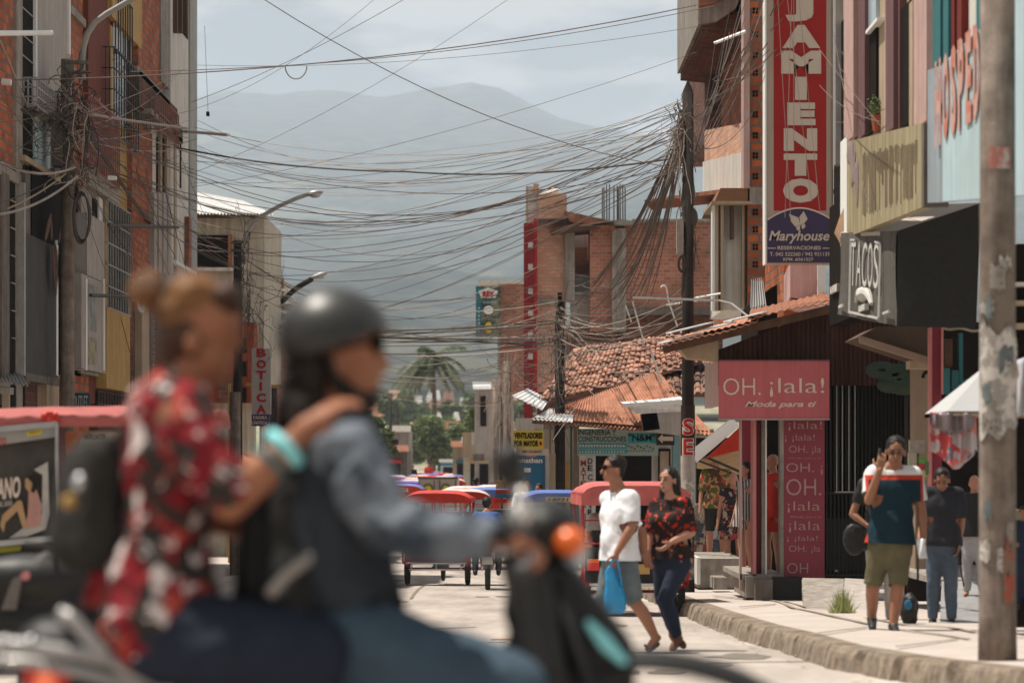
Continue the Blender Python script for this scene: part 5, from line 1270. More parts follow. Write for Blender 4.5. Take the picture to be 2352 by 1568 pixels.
# dark SE pole
dS = 39
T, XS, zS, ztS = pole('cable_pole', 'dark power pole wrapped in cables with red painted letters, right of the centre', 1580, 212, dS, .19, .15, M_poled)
MB().tube([V((XS, dS, ztS)), V((XS, dS, ztS+.16))], .075, 12, r1=.01).build('pole_cap', M_poled, T)
wrap(T, 'whitewash_band', mat('whitewash', (.42,.38,.36), .9, .15, 6, streak=.2), XS, dS, .0985, zof(1165, dS), zof(1046, dS), -1.6, 1.6)
wrap(T, 'painted_field', mat('dark_paint_band', (.035,.02,.018), .8), XS, dS, .0972, zof(1048, dS), zof(930, dS), -1.6, 1.6, ny=2)
for ch, y0, y1 in (('S', 960, 1000), ('E', 1006, 1046)):
    for k_, (bo, m_, rad) in enumerate(((.10, M_cream, .0995), (.03, M_red, .101))):
        vs, fs = textmesh(ch, bo*.8, 0); x0 = min(v[0] for v in vs); x1 = max(v[0] for v in vs); yy0 = min(v[1] for v in vs); yy1 = max(v[1] for v in vs); ex = 1.3*k_
        bm = bmesh.new(); bv = [bm.verts.new(v) for v in vs]
        for f in fs:
            try: bm.faces.new([bv[i] for i in f])
            except ValueError: pass
        for i in range(1, 12): bmesh.ops.bisect_plane(bm, geom=list(bm.verts)+list(bm.edges)+list(bm.faces), plane_co=(x0+(x1-x0)*i/12, 0, 0), plane_no=(1, 0, 0))
        bm.verts.index_update(); vs = [tuple(v.co) for v in bm.verts]; fs = [tuple(v.index for v in f.verts) for f in bm.faces]; bm.free()
        mb = MB(); mb.add([(XS+math.sin(((v[0]-x0)/(x1-x0)-.5)*(1.9-.2*k_))*rad, dS-math.cos(((v[0]-x0)/(x1-x0)-.5)*1.9)*rad-.004*k_, zof(y1-ex, dS)+(zof(y0+ex, dS)-zof(y1-ex, dS))*(v[1]-yy0)/(yy1-yy0)) for v in vs], fs); mb.build('lettering', m_, T, fix=False)
for y0, y1, a0, a1 in ((1100, 1135, -.8, .9), (1140, 1165, -.5, 1.0), (1180, 1260, -.9, .6), (1275, 1330, -.4, 1.0)):
    wrap(T, 'poster', M_paper if y0 < 1170 else mat('dark_scraps', (.12,.10,.09), .9, .4, 12, col2=(.32,.28,.25)), XS, dS, .1005, zof(y1, dS), zof(y0, dS), a0, a1)
tangle(T, P(1572, 275, dS), (.07, .07, .16), 90, 9, M_wireb, .009); tangle(T, P(1566, 330, dS), (.07, .06, .22), 70, 10, M_wirel, .006); tangle(T, P(1578, 480, dS), (.05, .06, .3), 30, 11, M_wire)
mb = MB(); mb.box(P(1555, 582, 38.8), P(1568, 508, 39)); mb.build('meter_box', M_conc, T)
mb = MB(); mb.ell(P(1590, 500, dS), (.08, .08, .14)); mb.ell(P(1586, 440, dS), (.06, .06, .2)); mb.build('cable_bundle', M_wire, T)
mb = MB()
for q in range(4): mb.tube([P(1566+(9-q)*math.cos(a), 606+(20-q*2)*math.sin(a), 38.7) for a in [2*math.pi*i/16 for i in range(16)]], .008, 5, closed=True)
mb.build('cable_loop', M_wire, T)
mb = MB(); mb.bar(P(1455, 683, 39), P(1652, 690, 37), .03); mb.tube([P(1652, 690, 37), P(1680, 697, 36), P(1733, 738, 35)], .013, 6); mb.build('iron_arm', M_alu, T)
# centre and far poles
T, XC, _, ztC = pole('cable_pole', 'short pole choked with hanging cables in front of the tile roof house', 1286, 690, 58, .24, .2, M_poled)
MB().cb(1281, 1291, 672, 700, 57.8, .2).build('pole_cap', M_dark, T)
tangle(T, P(1275, 800, 57.7), (.35, .2, .7), 44, 12, M_wirel, .008, True); tangle(T, P(1245, 850, 57.7), (.4, .2, .4), 40, 13, M_wireb, .007); tangle(T, P(1300, 740, 57.6), (.6, .2, .3), 60, 14, M_wireb, .007); tangle(T, P(1285, 900, 57.6), (.1, .1, .3), 30, 15, M_wire)
T, _, _, _ = pole('cable_pole', 'thin bare concrete pole with pale dangling cables, left of the yellow sign', 1165, 830, 78, .24, .2, M_pole)
tangle(T, P(1165, 890, 77.7), (.28, .2, .8), 40, 16, M_wirel, .009, True)
T, _, _, _ = pole('cable_pole', 'thin dark concrete pole, leftmost of the pair before the far right shops', 1139, 870, 88, .24, .2, M_pole)
tangle(T, P(1138, 930, 87.7), (.22, .2, .8), 26, 17, M_wirel, .010, True)
for x, yt, d, tt in ((1098, 905, 125, 'slender far pole beside the glossy dark tree'), (897, 905, 165, 'tall thin dark pole over the orange-roofed shop'), (912, 925, 185, 'thin pole just right of the tall thin dark pole on the far left'), (1073, 1090, 170, 'orange post beside the far queue of mototaxis'), (1105, 1035, 115, 'dark far post under the jutting awning'), (1155, 980, 84, 'dark post between the two thin cable poles')):
    pole('street_pole', tt, x, yt, d, .2, .16, M_ochre if 'orange' in tt and x == 1073 else M_poled)
# ---- cables
def cable(p, q, sag, r, n=14, mb=None, tag_=None, m=M_wire, nm='overhead_cable', grp=None):
    r *= .62 if r < .016 else .8
    own = mb is None; mb = mb or MB(); p = V(p); q = V(q)
    mb.tube([p.lerp(q, i/n)-V((0, 0, sag*4*(i/n)*(1-i/n))) for i in range(n+1)], r, 4)
    if own: o = mb.build(nm, m, None, fix=False); tag(o, tag_, 'cable', grp); return o
G1 = 'thin cables strung across the street'
def C(x0, y0, d0, x1, y1, d1, sag=.15, r=.010, m=M_wireb, lab=None, grp=None):
    lab0 = lab
    if grp or not lab:
        lab = lab or 'thin overhead cable in the web strung across the street'; cn = {'cable_sheath': 'black ', 'pale_cable': 'pale ', 'brown_cable': 'brown '}.get(m.name, '')
        lab = lab.replace('cable', cn+'cable', 1) if 'cable' in lab and 'pale cable' not in lab and 'dark' not in lab.split('cable')[0] else (lab.replace('wire', cn+'wire', 1) if 'wire' in lab and 'dark wire' not in lab else lab)
    return cable(P(x0, y0, d0), P(x1, y1, d1), sag, r, tag_=lab or 'thin overhead cable in the web strung across the street', m=m, grp=grp if lab0 else G1)
C(400, 338, 50, 930, 394, 47, .10, .018, M_wire, 'thickest black cable sagging across the mountains from the white building'); C(928, 394, 47, 1560, 362, 39, .12, .017, M_wire, 'thick black cable rising from mid-street to the dark power pole')
C(0, 185, 38, 1600, 12, 44, .25, .013, M_wireb, 'long upper cable running above the mountain top from left to the brick balcony'); C(300, 165, 40, 1640, 14, 44, .22, .009)
C(600, -5, 36, 1575, 390, 39, .35, .010, M_wireb, 'thin cable crossing the sky downwards from the top edge to the dark pole'); C(440, 235, 50, 940, -8, 42, .1, .008, M_wireb, 'thin cable climbing from the white building to the top edge of the sky')
C(0, 228, 39, 430, 295, 52, .02, .028, M_wirel, 'pale thick cable passing in front of the near lamp pole'); C(0, 92, 37, 82, 290, 41, 0, .016, M_wirel, 'pale cable slanting down to the tangle on the left brick wall')
C(0, 372, 38, 172, 385, 41, .12, .022, M_wirel, 'pale cable sagging to the tangle on the near lamp pole'); C(0, 492, 38, 178, 405, 41, .1, .024, M_wirel, 'lower pale cable sagging to the near lamp pole'); C(0, 486, 38.2, 150, 400, 41, .05, .018, M_tan, 'tan cable sagging beside the lower pale cable at the left')
C(196, 290, 41.5, 385, 560, 57, .1, .045, M_wire, 'thick dark cable bundle slanting down from the near lamp pole over the ochre wall')
C(0, 238, 39, 150, 265, 41.5, .05, .05, M_iron, 'thick black cable bundle at the left edge below the pale cable')
C(360, 560, 55, 430, 680, 60, .05, .02, M_wire, 'dark cable continuing down the brick strip behind the woman')
C(470, 60, 50, 478, 262, 50, 0, .006, M_wireb, 'thin vertical drop wire with a small black weight in the sky')
o = MB().box(P(475, 258, 50.05), P(480, 266, 49.95)); o = o.build('cable_weight', M_dark); tag(o, 'tiny black weight hanging on the thin drop wire in the sky', 'weight')
mb = MB().tube([P(680+25*math.cos(a), 152+30*abs(math.sin(a)), 42) for a in [math.pi*i/10 for i in range(11)]], .008, 5); tag(mb.build('overhead_cable', M_wireb, None), 'small drooping loop of wire on the upper cable in the sky', 'cable')
rr = random.Random(77)
# fan from the dark pole across to the left side
for i in range(18):
    y0 = rr.uniform(235, 400); d1 = rr.choice([57, 58.8, 71.8, 66, 62]); x1, y1 = {57: (440, rr.uniform(395, 520)), 58.8: (556, rr.uniform(560, 640)), 71.8: (630, rr.uniform(690, 760)), 66: (600, rr.uniform(500, 560)), 62: (452, rr.uniform(420, 600))}[d1]
    C(1572+rr.uniform(-8, 4), y0, 39, x1, y1, d1, rr.uniform(.35, 1.1), rr.uniform(.007, .012), rr.choice([M_wireb, M_wireb, M_wire]))
for i in range(14): C(1575+rr.uniform(-6, 6), rr.uniform(225, 300), 39, rr.uniform(440, 456), rr.uniform(270, 420), 58, rr.uniform(.2, 1.2), rr.uniform(.005, .009), rr.choice([M_wireb, M_wirel]), 'thin cable crossing in front of the mountains towards the white building', 'thin cables in front of the mountains')
for x0, y0, x1, y1 in ((450, 395, 1180, -10), (450, 250, 870, -10), (440, 430, 1600, 120), (455, 150, 1610, 60)): C(x0, y0, 50, x1, y1, 42, .2, .006, M_wireb, 'thin cable crossing in front of the mountains towards the white building', 'thin cables in front of the mountains')
# from the dark pole to the near left pole
for i in range(8): C(1570, rr.uniform(250, 380), 39, 170+rr.uniform(-10, 10), rr.uniform(240, 400), 41.5, rr.uniform(.7, 1.5), rr.uniform(.007, .011))
# left pole onwards down the street
for i in range(10): C(175+rr.uniform(-10, 10), rr.uniform(240, 400), 41.5, *rr.choice([(548, 590, 58.8), (556, 620, 58.8), (600, 505, 66)]), rr.uniform(.05, .4), rr.uniform(.008, .013), rr.choice([M_wireb, M_wire]))
for i in range(8): C(180+rr.uniform(-10, 10), rr.uniform(380, 420), 41.5, rr.uniform(240, 350), rr.uniform(520, 720), rr.uniform(46, 52), rr.uniform(.0, .2), rr.uniform(.006, .010), rr.choice([M_wireb, M_wire]), 'thin service wire dropping from the near lamp pole to the house fronts', 'service wires below the near lamp pole')
for i in range(26):
    x0 = rr.uniform(20, 420); C(x0, rr.uniform(280, 600), 38+x0/24, x0+rr.uniform(30, 130), rr.uniform(420, 860), 42+x0/24, rr.uniform(0, .15), rr.uniform(.006, .011), rr.choice([M_wireb, M_wire, M_wire]), 'thin service wire dropping from the near lamp pole to the house fronts', 'service wires below the near lamp pole')
for i in range(9): C(-10, rr.uniform(150, 560), 37, 150+rr.uniform(-15, 15), rr.uniform(230, 400), 41.3, rr.uniform(0, .15), rr.uniform(.007, .013), rr.choice([M_wireb, M_wire]), 'dark wire reaching from the left edge to the near lamp pole', 'wires left of the near lamp pole')
for i in range(16): C(170+rr.uniform(-20, 20), rr.uniform(235, 330), 41.5, rr.uniform(390, 455), rr.uniform(150, 420), rr.uniform(54, 60), rr.uniform(0, .3), rr.uniform(.007, .011), rr.choice([M_wireb, M_wire, M_wirel]), 'wire from the near lamp pole to the balconies of the white building', 'wires to the white building')
# second pole, third pole to the far right poles
for i in range(20):
    a = rr.choice([(552, rr.uniform(570, 660), 58.8), (628, rr.uniform(700, 770), 71.8)]); b_ = rr.choice([(1284, rr.uniform(690, 780), 57.8), (1165, rr.uniform(835, 870), 77.8), (1235, rr.uniform(600, 760), 77)])
    C(*a, *b_, rr.uniform(.3, 1.1), rr.uniform(.008, .014), rr.choice([M_wireb, M_wire, M_wirel]))
for i in range(14): C(628, rr.uniform(740, 800), 71.8, rr.uniform(1280, 1290), rr.uniform(730, 800), 57.8, rr.uniform(.0, .35), rr.uniform(.012, .02), rr.choice([M_wireb, M_wire, M_wire, M_wirel]), 'cable in the dense low bundle passing above the palm', 'low cable bundle above the palm')
for i in range(8): C(630, rr.uniform(800, 850), 72, 1150+rr.uniform(-15, 15), rr.uniform(870, 930), 80, rr.uniform(.1, .5), .010, rr.choice([M_wireb, M_wirel]), 'pale cable crossing in front of the palm trunk', 'cables in front of the palm trunk')
# dark pole dropping to the unfinished block and the centre pole
for i in range(34):
    x1 = rr.choice([rr.uniform(1375, 1480), rr.uniform(1290, 1420)]); y1 = 690+rr.uniform(-40, 70); C(1568+rr.uniform(-10, 12), rr.uniform(255, 345), 39, x1, y1, rr.uniform(54, 62), rr.uniform(.15, .7), rr.uniform(.009, .016), rr.choice([M_wireb, M_wireb, M_wire]), 'cable in the steep bundle falling from the dark pole towards the centre pole', 'steep cable bundle left of the dark pole')
# dark pole to the right-hand houses
for i in range(16): C(1580+rr.uniform(-4, 6), rr.uniform(260, 420), 39, rr.uniform(1640, 1760), rr.uniform(-60, 330), rr.uniform(40, 45), rr.uniform(.05, .4), rr.uniform(.007, .012), rr.choice([M_wireb, M_wire]), 'cable climbing from the dark pole to the brick balconies on the right', 'cables right of the dark pole')
for i in range(10): C(1640+rr.uniform(-20, 20), rr.uniform(180, 300), 41, rr.uniform(1760, 1830), rr.uniform(-80, 120), 34, rr.uniform(.0, .1), rr.uniform(.007, .014), M_wireb, 'cable slanting across the front of the long red sign', 'cables in front of the long red sign')
for i in range(5): C(1780+rr.uniform(0, 60), -40, 33, rr.uniform(1800, 1900), rr.uniform(300, 640), 33.5, .0, .006, M_wirel, 'cable slanting across the front of the long red sign', 'cables in front of the long red sign')
for i in range(7): C(1900+rr.uniform(-20, 60), rr.uniform(40, 340), 32, rr.uniform(1985, 2180), rr.uniform(160, 600), 26, rr.uniform(0, .2), .006, M_wireb, 'thin wire looping over the front of the pink house', 'wires on the pink house')
# wires near the unfinished block and tile roof
for i in range(26): C(1286+rr.uniform(-6, 6), rr.uniform(700, 860), 57.8, *rr.choice([(rr.uniform(1400, 1570), rr.uniform(680, 960), 56), (rr.uniform(1160, 1230), rr.uniform(820, 900), 70), (1579, rr.uniform(640, 760), 39)]), rr.uniform(.05, .5), rr.uniform(.007, .012), rr.choice([M_wireb, M_wirel]), 'loose cable around the choked pole above the tile roof', 'loose cables above the tile roof')
for x0, y0, x1, y1, d in ((1436, 700, 1450, 740, 57), (1452, 690, 1480, 790, 57), (1530, 700, 1602, 690, 45)): C(x0, y0, d, x1, y1, d, 0, .02, M_whitep, 'short white rod among the loose cables above the tile roof', 'white rods above the tile roof')
for x0, y0, x1, y1, d in ((1565, 690, 1655, 674, 44), (1495, 805, 1520, 880, 50), (1270, 1010, 1322, 935, 56)): C(x0, y0, d, x1, y1, d, 0, .022 if x0 != 1270 else .012, M_whitep if x0 != 1270 else M_alu, {1565: 'white rod sticking out right of the dark pole above the boutique roof', 1495: 'slanting white rod leaning beside the tile roof', 1270: 'pale bent pipe at the eave of the rusty lean-to'}[x0])
C(1640, 100, 44, 1712, 72, 44, .0, .03, M_whitep, 'white bar sticking out under the rounded brick balcony')
mb = MB().tube([P(x, y, 57) for x, y in ((1518, 660), (1521, 656), (1527, 656), (1531, 662), (1535, 690), (1556, 750))], .018, 6); tag(mb.build('pipe', M_whitep), 'hooked white pipe standing on the lower brick wall left of the dark pole', 'pipe')
# ------------------------------------------------------------ three-wheeled mototaxis (local frame: +y is forward, rear at y = 0)
def wheel(parent, c, r, w_, name='wheel'):
    mb = MB(); c = V(c)
    prof = [(-.5, .72), (-.5, .88), (-.38, .97), (0, 1.), (.38, .97), (.5, .88), (.5, .72)]; n = 20; vs = []
    for a_ in range(n):
        a = 2*math.pi*a_/n
        for (x, rr_) in prof: vs.append(c+V((x*w_, math.cos(a)*r*rr_, math.sin(a)*r*rr_)))
    m_ = len(prof); mb.add(vs, [(i*m_+k, i*m_+(k+1) % m_, ((i+1) % n)*m_+(k+1) % m_, ((i+1) % n)*m_+k) for i in range(n) for k in range(m_)])
    o = mb.build(name, M_rub, parent, smooth=False)
    rb = MB(); rb.tube([c+V((0, math.cos(a)*r*.72, math.sin(a)*r*.72)) for a in [2*math.pi*i/16 for i in range(16)]], .016, 6, closed=True); rb.tube([c-V((w_*.6, 0, 0)), c+V((w_*.6, 0, 0))], .035, 10)
    for i in range(10):
        a = math.pi*2*i/10; rb.bar(c, c+V((0, math.cos(a)*r*.72, math.sin(a)*r*.72)), .012)
    rb.build('rim', M_alu, o); return o
def mototaxi(cv, frame, plate=None, label='', panel=None, group=None, dome=.15, ex=4.5, vh=.09, cv2=None):
    T = thing('mototaxi', label, 'mototaxi', (0, 0, 0), group); W_ = .62
    mb = MB()
    def can(u, v):
        x = (u*2-1)*(W_+.02); ed = (1-abs(u*2-1)**ex)
        return V((x, -.12+1.75*v, 1.60+dome*ed*(.75+.25*math.sin(v*3.1))-.03*abs(v-.5)+.006*math.sin(v*14)))
    mb.grid(can, 20, 12, .012); o = mb.build('canopy', cv, T, smooth=True)
    mb = MB()
    for yy, v_ in ((-.125, 0.), (1.63, 1.)):
        mb.grid(lambda u, v: V((can(u, v_).x, yy, can(u, v_).z+.004-(vh+can(u, v_).z-1.615+.03*abs(math.sin(u*22))*.2)*v)), 20, 3, (0, .008, 0))
    for (p, q) in (((-W_-.02, -.125), (-W_-.02, 1.63)), ((W_+.02, -.125), (W_+.02, 1.63))):
        mb.prism([(p[0], p[1], 1.615), (q[0], q[1], 1.615), (q[0], q[1], 1.615-vh), (p[0], p[1], 1.615-vh)], (0, .008, 0) if p[1] == q[1] else (.008, 0, 0))
    mb.build('valance', cv2 or cv, o)
    mb = MB()
    for sx in (-1, 1):
        x = sx*W_
        mb.tube([(x, -.05, 1.58), (x, -.06, .45), (x, .0, .42), (x, 1.25, .40)], .018, 8); mb.tube([(x, 1.55, 1.58), (x*.9, 1.45, .9), (x*.5, 1.7, .75)], .018, 8)
        mb.tube([(x, -.06, .85), (x, 1.2, .85)], .014, 6)
    mb.tube([(-W_, -.06, .95), (W_, -.06, .95)], .014, 6); mb.tube([(-W_, -.06, 1.25), (W_, -.06, 1.25)], .012, 6); mb.tube([(-W_, -.05, 1.58), (W_, -.05, 1.58)], .018, 6); mb.tube([(-W_, .25, .3), (W_, .25, .3)], .03, 8)
    mb.build('frame', frame, T)
    MB().prism([(-W_+.03, -.03, .45), (W_-.03, -.03, .45), (W_-.03, -.05, .90), (-W_+.03, -.05, .90)], (0, .04, 0)).build('rear_panel', panel or frame, T)
    MB().box((-W_+.05, .05, .42), (W_-.05, 1.05, .47)).build('floor', M_iron, T)
    mb = MB(); mb.box((-.5, .15, .62), (.5, .62, .74)); mb.prism([(-.5, .1, .7), (.5, .1, .7), (.5, .04, 1.12), (-.5, .04, 1.12)], (0, .09, 0)); mb.build('seat', M_black, T)
    mb = MB(); mb.tube([(-.55, -.13, .42), (.55, -.13, .42)], .018, 8); mb.tube([(-.5, -.13, .30), (.5, -.13, .30)], .014, 8)
    for x in (-.45, 0, .45): mb.tube([(x, -.02, .46), (x, -.13, .42), (x, -.13, .30)], .012, 6)
    mb.build('bumper', M_steel, T)
    for sx in (-1, 1):
        w = wheel(T, (sx*.56, .28, .27), .27, .09)
        MB().tube([(sx*.56, .28+.31*math.cos(a), .27+.31*math.sin(a)) for a in [R(20+14*i) for i in range(11)]], .045, 6).build('mudguard', frame, T)
        MB().box((sx*.50-.07, -.10, .60), (sx*.50+.07, -.04, .70)).build('tail_light', M_redl, T)
        MB().box((sx*.50-.07, -.10, .70), (sx*.50+.07, -.045, .75)).build('turn_light', M_orange, T)
    wheel(T, (0, 2.05, .26), .26, .07)
    mb = MB(); mb.ell((0, 1.55, .72), (.15, .32, .16)); mb.box((-.08, 1.25, .62), (.08, 1.5, .75)); mb.build('fuel_tank', frame, T, smooth=True)
    mb = MB(); mb.tube([(0, 1.95, .3), (0, 1.82, .95)], .03, 8); mb.tube([(-.36, 1.72, 1.0), (0, 1.82, .95), (.36, 1.72, 1.0)], .014, 6); mb.ell((0, 1.95, .85), (.09, .08, .1)); mb.build('handlebar', M_iron, T)
    mb = MB(); mb.box((-.14, 1.2, .25), (.14, 1.65, .5)); mb.tube([(-.1, .2, .3), (-.1, 1.2, .33)], .03, 6); mb.build('engine', M_iron, T)
    if plate:
        pl = MB().prism([(-.24, -.142, 1.535), (.24, -.142, 1.535), (.24, -.128, 1.63), (-.24, -.128, 1.63)], (0, .008, 0)).build('number_band', mat('number_yellow', (.62,.45,.22), .6, .1, 5), T)
        text(plate, (-.19, -.146, 1.552), (.38, 0, 0), (0, .008, .06), M_dark, pl, bold=.02, shear=.2)
    MB().box((-.17, -.075, .55), (.17, -.055, .68)).build('licence_plate', M_ochre, T)
    return T
def put(T, x, d, rz=0, dz=0):
    T.location = ((x-CX)*d/F, d, gz(d)+dz); T.rotation_euler = (0, 0, R(rz)); return T
t1 = put(mototaxi(M_vinylr, M_red, None, 'red-roofed mototaxi with tall narrow wheels seen from behind in the middle of the road'), 1003, 52.5, -2)
t2 = put(mototaxi(M_vinylb, M_alu, '14021', 'blue-roofed mototaxi with a yellow number band, beside the pink-roofed one'), 1281, 52, 4)
t3 = put(mototaxi(M_vinylp, M_red, None, 'faded pink-roofed mototaxi with chrome rails behind the man in the white T-shirt', panel=M_black, dome=.15, ex=9, vh=.17), 1458, 33.6, 3); t3.scale = (1, 1, .905)
put(mototaxi(M_vinylw, M_red, None, 'pale pink-roofed mototaxi just behind the red-roofed one', cv2=M_redc), 1058, 62, 0)
put(mototaxi(M_vinylb, M_alu, None, 'small blue-roofed mototaxi right of the pale pink-roofed one', cv2=M_vinylb), 1124, 66, 2)
put(mototaxi(M_vinylw, M_redc, None, 'white and red patterned mototaxi roof right of the truck box', cv2=M_redc), 1140, 74, 2)
t7 = put(mototaxi(M_vinylb, M_red, '1220', 'blue-roofed mototaxi with an orange number band left of the grey truck', cv2=M_redc), 918, 78, -2)
t8 = put(mototaxi(M_vinylw, M_redc, None, 'pinkish-roofed mototaxi with red valance behind the pale pink-roofed one', cv2=M_vinylr), 1072, 70, 0)
src_b, src_w, src_r = t7, t8, t1
gq = 'far queue of mototaxis'
q = [(912, 118, src_b, 'blue'), (905, 132, src_w, 'pale'), (956, 112, src_w, 'pale'), (962, 138, src_w, 'pale'), (1005, 104, src_b, 'blue'), (1030, 108, src_w, 'pale'), (1022, 124, src_w, 'pale'), (985, 150, src_b, 'blue'), (1012, 165, src_r, 'red'), (940, 160, src_r, 'red'), (1040, 150, src_w, 'pale'), (968, 182, src_w, 'pale'), (1002, 190, src_b, 'blue'), (935, 146, src_b, 'blue'), (925, 104, src_r, 'red'), (950, 98, src_w, 'pale'), (985, 128, src_r, 'red'), (1040, 136, src_b, 'blue'), (1055, 165, src_r, 'red'), (930, 92, src_b, 'blue'), (978, 100, src_b, 'blue')]
for x, d, s_, cn in q:
    c = copy_tree(s_); put(c, x, d, 0); retag(c, 'distant %s-roofed mototaxi in the far queue before the trees' % cn, gq)
# grey delivery truck seen from behind
d = 84; T = thing('delivery_truck', 'grey box truck with two round green emblems on its rear doors', 'truck', (0, 0, 0)); X0, X1 = P(961, 0, d).x, P(1050, 0, d).x; zt_ = P(0, 1096, d).z; g0 = gz(d)
T.location = ((X0+X1)/2, d, g0)
MB().box((X0, d, g0+.8), (X1, d+3.4, zt_)).build('cargo_box', mat('truck_grey', (.42,.38,.34), .6, .08, 3, streak=.15), T)
xm = (X0+X1)/2; mb = MB(); mb.box((X0+.03, d-.03, g0+.85), (xm-.01, d, zt_-.05)); mb.box((xm+.01, d-.03, g0+.85), (X1-.03, d, zt_-.05)); dr = mb.build('rear_door', mat('truck_door', (.38,.34,.30), .6, .08, 3), T)
mb = MB()
for x in (X0+.02, xm-.1, xm+.06, X1-.05): mb.tube([(x, d-.05, g0+.9), (x, d-.05, zt_-.08)], .018, 6)
mb.box((X0-.02, d-.04, zt_-.05), (X1+.02, d+.05, zt_+.02)); mb.build('lock_bar', M_concd, T)
for x in (983, 1024): 
    p = P(x, 1122, d-.06); mb = MB(); mb.tube([p, p+V((0, .015, 0))], .16, 20); mb.build('emblem', mat('emblem_green', (.12,.15,.03), .6), T); mb = MB(); mb.tube([p-V((0, .004, 0)), p], .10, 6); mb.build('emblem_core', M_yel, T)
for x in (X0+.15, X1-.15): wheel(T, (x, d+.6, g0+.36), .36, .2)
MB().box((X0+.05, d+3.5, g0+.5), (X1-.05, d+5, zt_-.3)).build('cab', M_white, T)
MB().box((X0, d-.1, g0+.5), (X1, d, g0+.62)).build('bumper', M_iron, T)
# blue bus-like vehicle far away
T = thing('small_bus', 'small white and blue bus at the far end of the street', 'bus', P(1045, 1130, 175)); d = 175
MB().cb(1012, 1088, 1060, 1128, d, 5).build('body', M_lblue, T); MB().cb(1008, 1092, 1054, 1061, d-.1, 5.2).build('roof', M_whitep, T); MB().cb(1012, 1088, 1064, 1068, d-.05, .05).build('blue_stripe', M_blue, T)
MB().cb(1018, 1082, 1072, 1092, d-.06, .05).build('window', M_dark, T)
for x in (1020, 1080): wheel(T, P(x, 1132, d+.8), .42, .25)

# mototaxi at the left, seen from the side
D = 19.9; T = thing('mototaxi', 'pink-roofed mototaxi with advertising banners at the left, behind the woman rider', 'mototaxi', (P(150, 0, D).x, D, gz(D)))
mb = MB()
def can(u, v):
    x = -90+u*560; y = 972-v*0; p = P(x, 980, D+1.15*v); z = p.z+.13*math.sin(math.pi*min(1, max(0, v)))**.6+.02*math.sin(u*3.1)+.008*noise.noise(V((u*14, v*3, 0))); 
    return V((-3.8+u*1.72, D+1.15*v, z))
mb.grid(can, 60, 12, .012); mb.build('canopy', mat('dull_red_vinyl', (.36,.10,.09), .55, .2, 3), T, smooth=True)
mb = MB(); mb.grid(lambda u, v: V((-3.8+u*1.72, D-.01+.015*noise.noise(V((u*16, v*2, 5))), CAMZ+.255+(.085)*v+.02*math.sin(u*3.1)+(.0 if u > .62 else -.02))), 70, 3, (0, .01, 0)); mb.build('valance', MATS['dull_red_vinyl'], T, smooth=True)
mb = MB(); rr = random.Random(1)
for i in range(7): mb.tube([P(rr.uniform(90, 115)+k*rr.uniform(5, 9), rr.uniform(948, 962)+k*rr.uniform(-2, 4), D-.03) for k in range(4)], .014, 6)
mb.build('canopy_crease', M_vinylr, T, smooth=True)
# banner 1
mb = MB().prism([P(-60, 990, D+.02), P(134, 972, D+.05), P(134, 1236, D+.05), P(-60, 1256, D+.02)], (0, .03, 0)); bn = mb.build('banner', mat('banner_print', (.055,.048,.04), .6, .4, 3), T)
def pr(pts, m, nm, dd=.0, par=None): return MB().prism([P(x, y, D-.012-dd) for x, y in pts], (0, .008, 0)).build(nm, m, par or bn)
pr([(-60, 990), (134, 972), (134, 1002), (-60, 1030)], mat('banner_grey', (.30,.28,.26), .6), 'banner_strip')
mb = MB()
for p_, q_ in (((-60, 991), (134, 973)), ((131, 973), (131, 1236)), ((134, 1234), (-60, 1254))): mb.bar(P(*p_, D-.03), P(*q_, D-.03), .02, .04)
mb.build('banner_frame', M_alu, T)
pr([(62, 990), (95, 985), (95, 996), (62, 1001)], M_yel, 'banner_tag', .006)
text('NUEVO', P(66, 997, D-.03), V((.08, 0, .012)), (0, 0, .018), M_dark, bn, .01)
text('TO', P(-2, 1022, D-.03), V((.05, 0, .003)), (0, 0, .05), M_red, bn, .04)
text('VERANO', P(-45, 1152, D-.03)+V((0, 0, 0)), V((.28, 0, .03)), (.0, 0, .15), M_cream, bn, .03, .1)
text('DEL 2020', P(-8, 1164, D-.03), V((.11, 0, .012)), (0, 0, .035), M_grey, bn, .03)
sk_ = mat('printed_skin', (.38,.23,.12), .6, .15, 8)
pr([(78, 1078), (110, 1060), (113, 1180), (104, 1215), (60, 1232), (20, 1236), (96, 1180), (98, 1090)], mat('printed_wall', (.40,.37,.34), .6), 'printed_shape', .004)
pr([(58, 1100), (66, 1094), (76, 1104), (74, 1120), (66, 1130), (58, 1118)], sk_, 'printed_figure', .012); pr([(62, 1096), (78, 1088), (86, 1112), (78, 1132), (72, 1128), (74, 1108)], M_hair, 'printed_figure', .016)
pr([(66, 1128), (84, 1124), (96, 1160), (92, 1206), (56, 1214), (64, 1180)], mat('printed_blouse', (.42,.22,.18), .6, .2, 8), 'printed_figure', .01)
pr([(0, 1205), (6, 1182), (42, 1148), (50, 1150), (62, 1206), (52, 1212), (40, 1172), (12, 1200), (8, 1222)], sk_, 'printed_figure', .014)
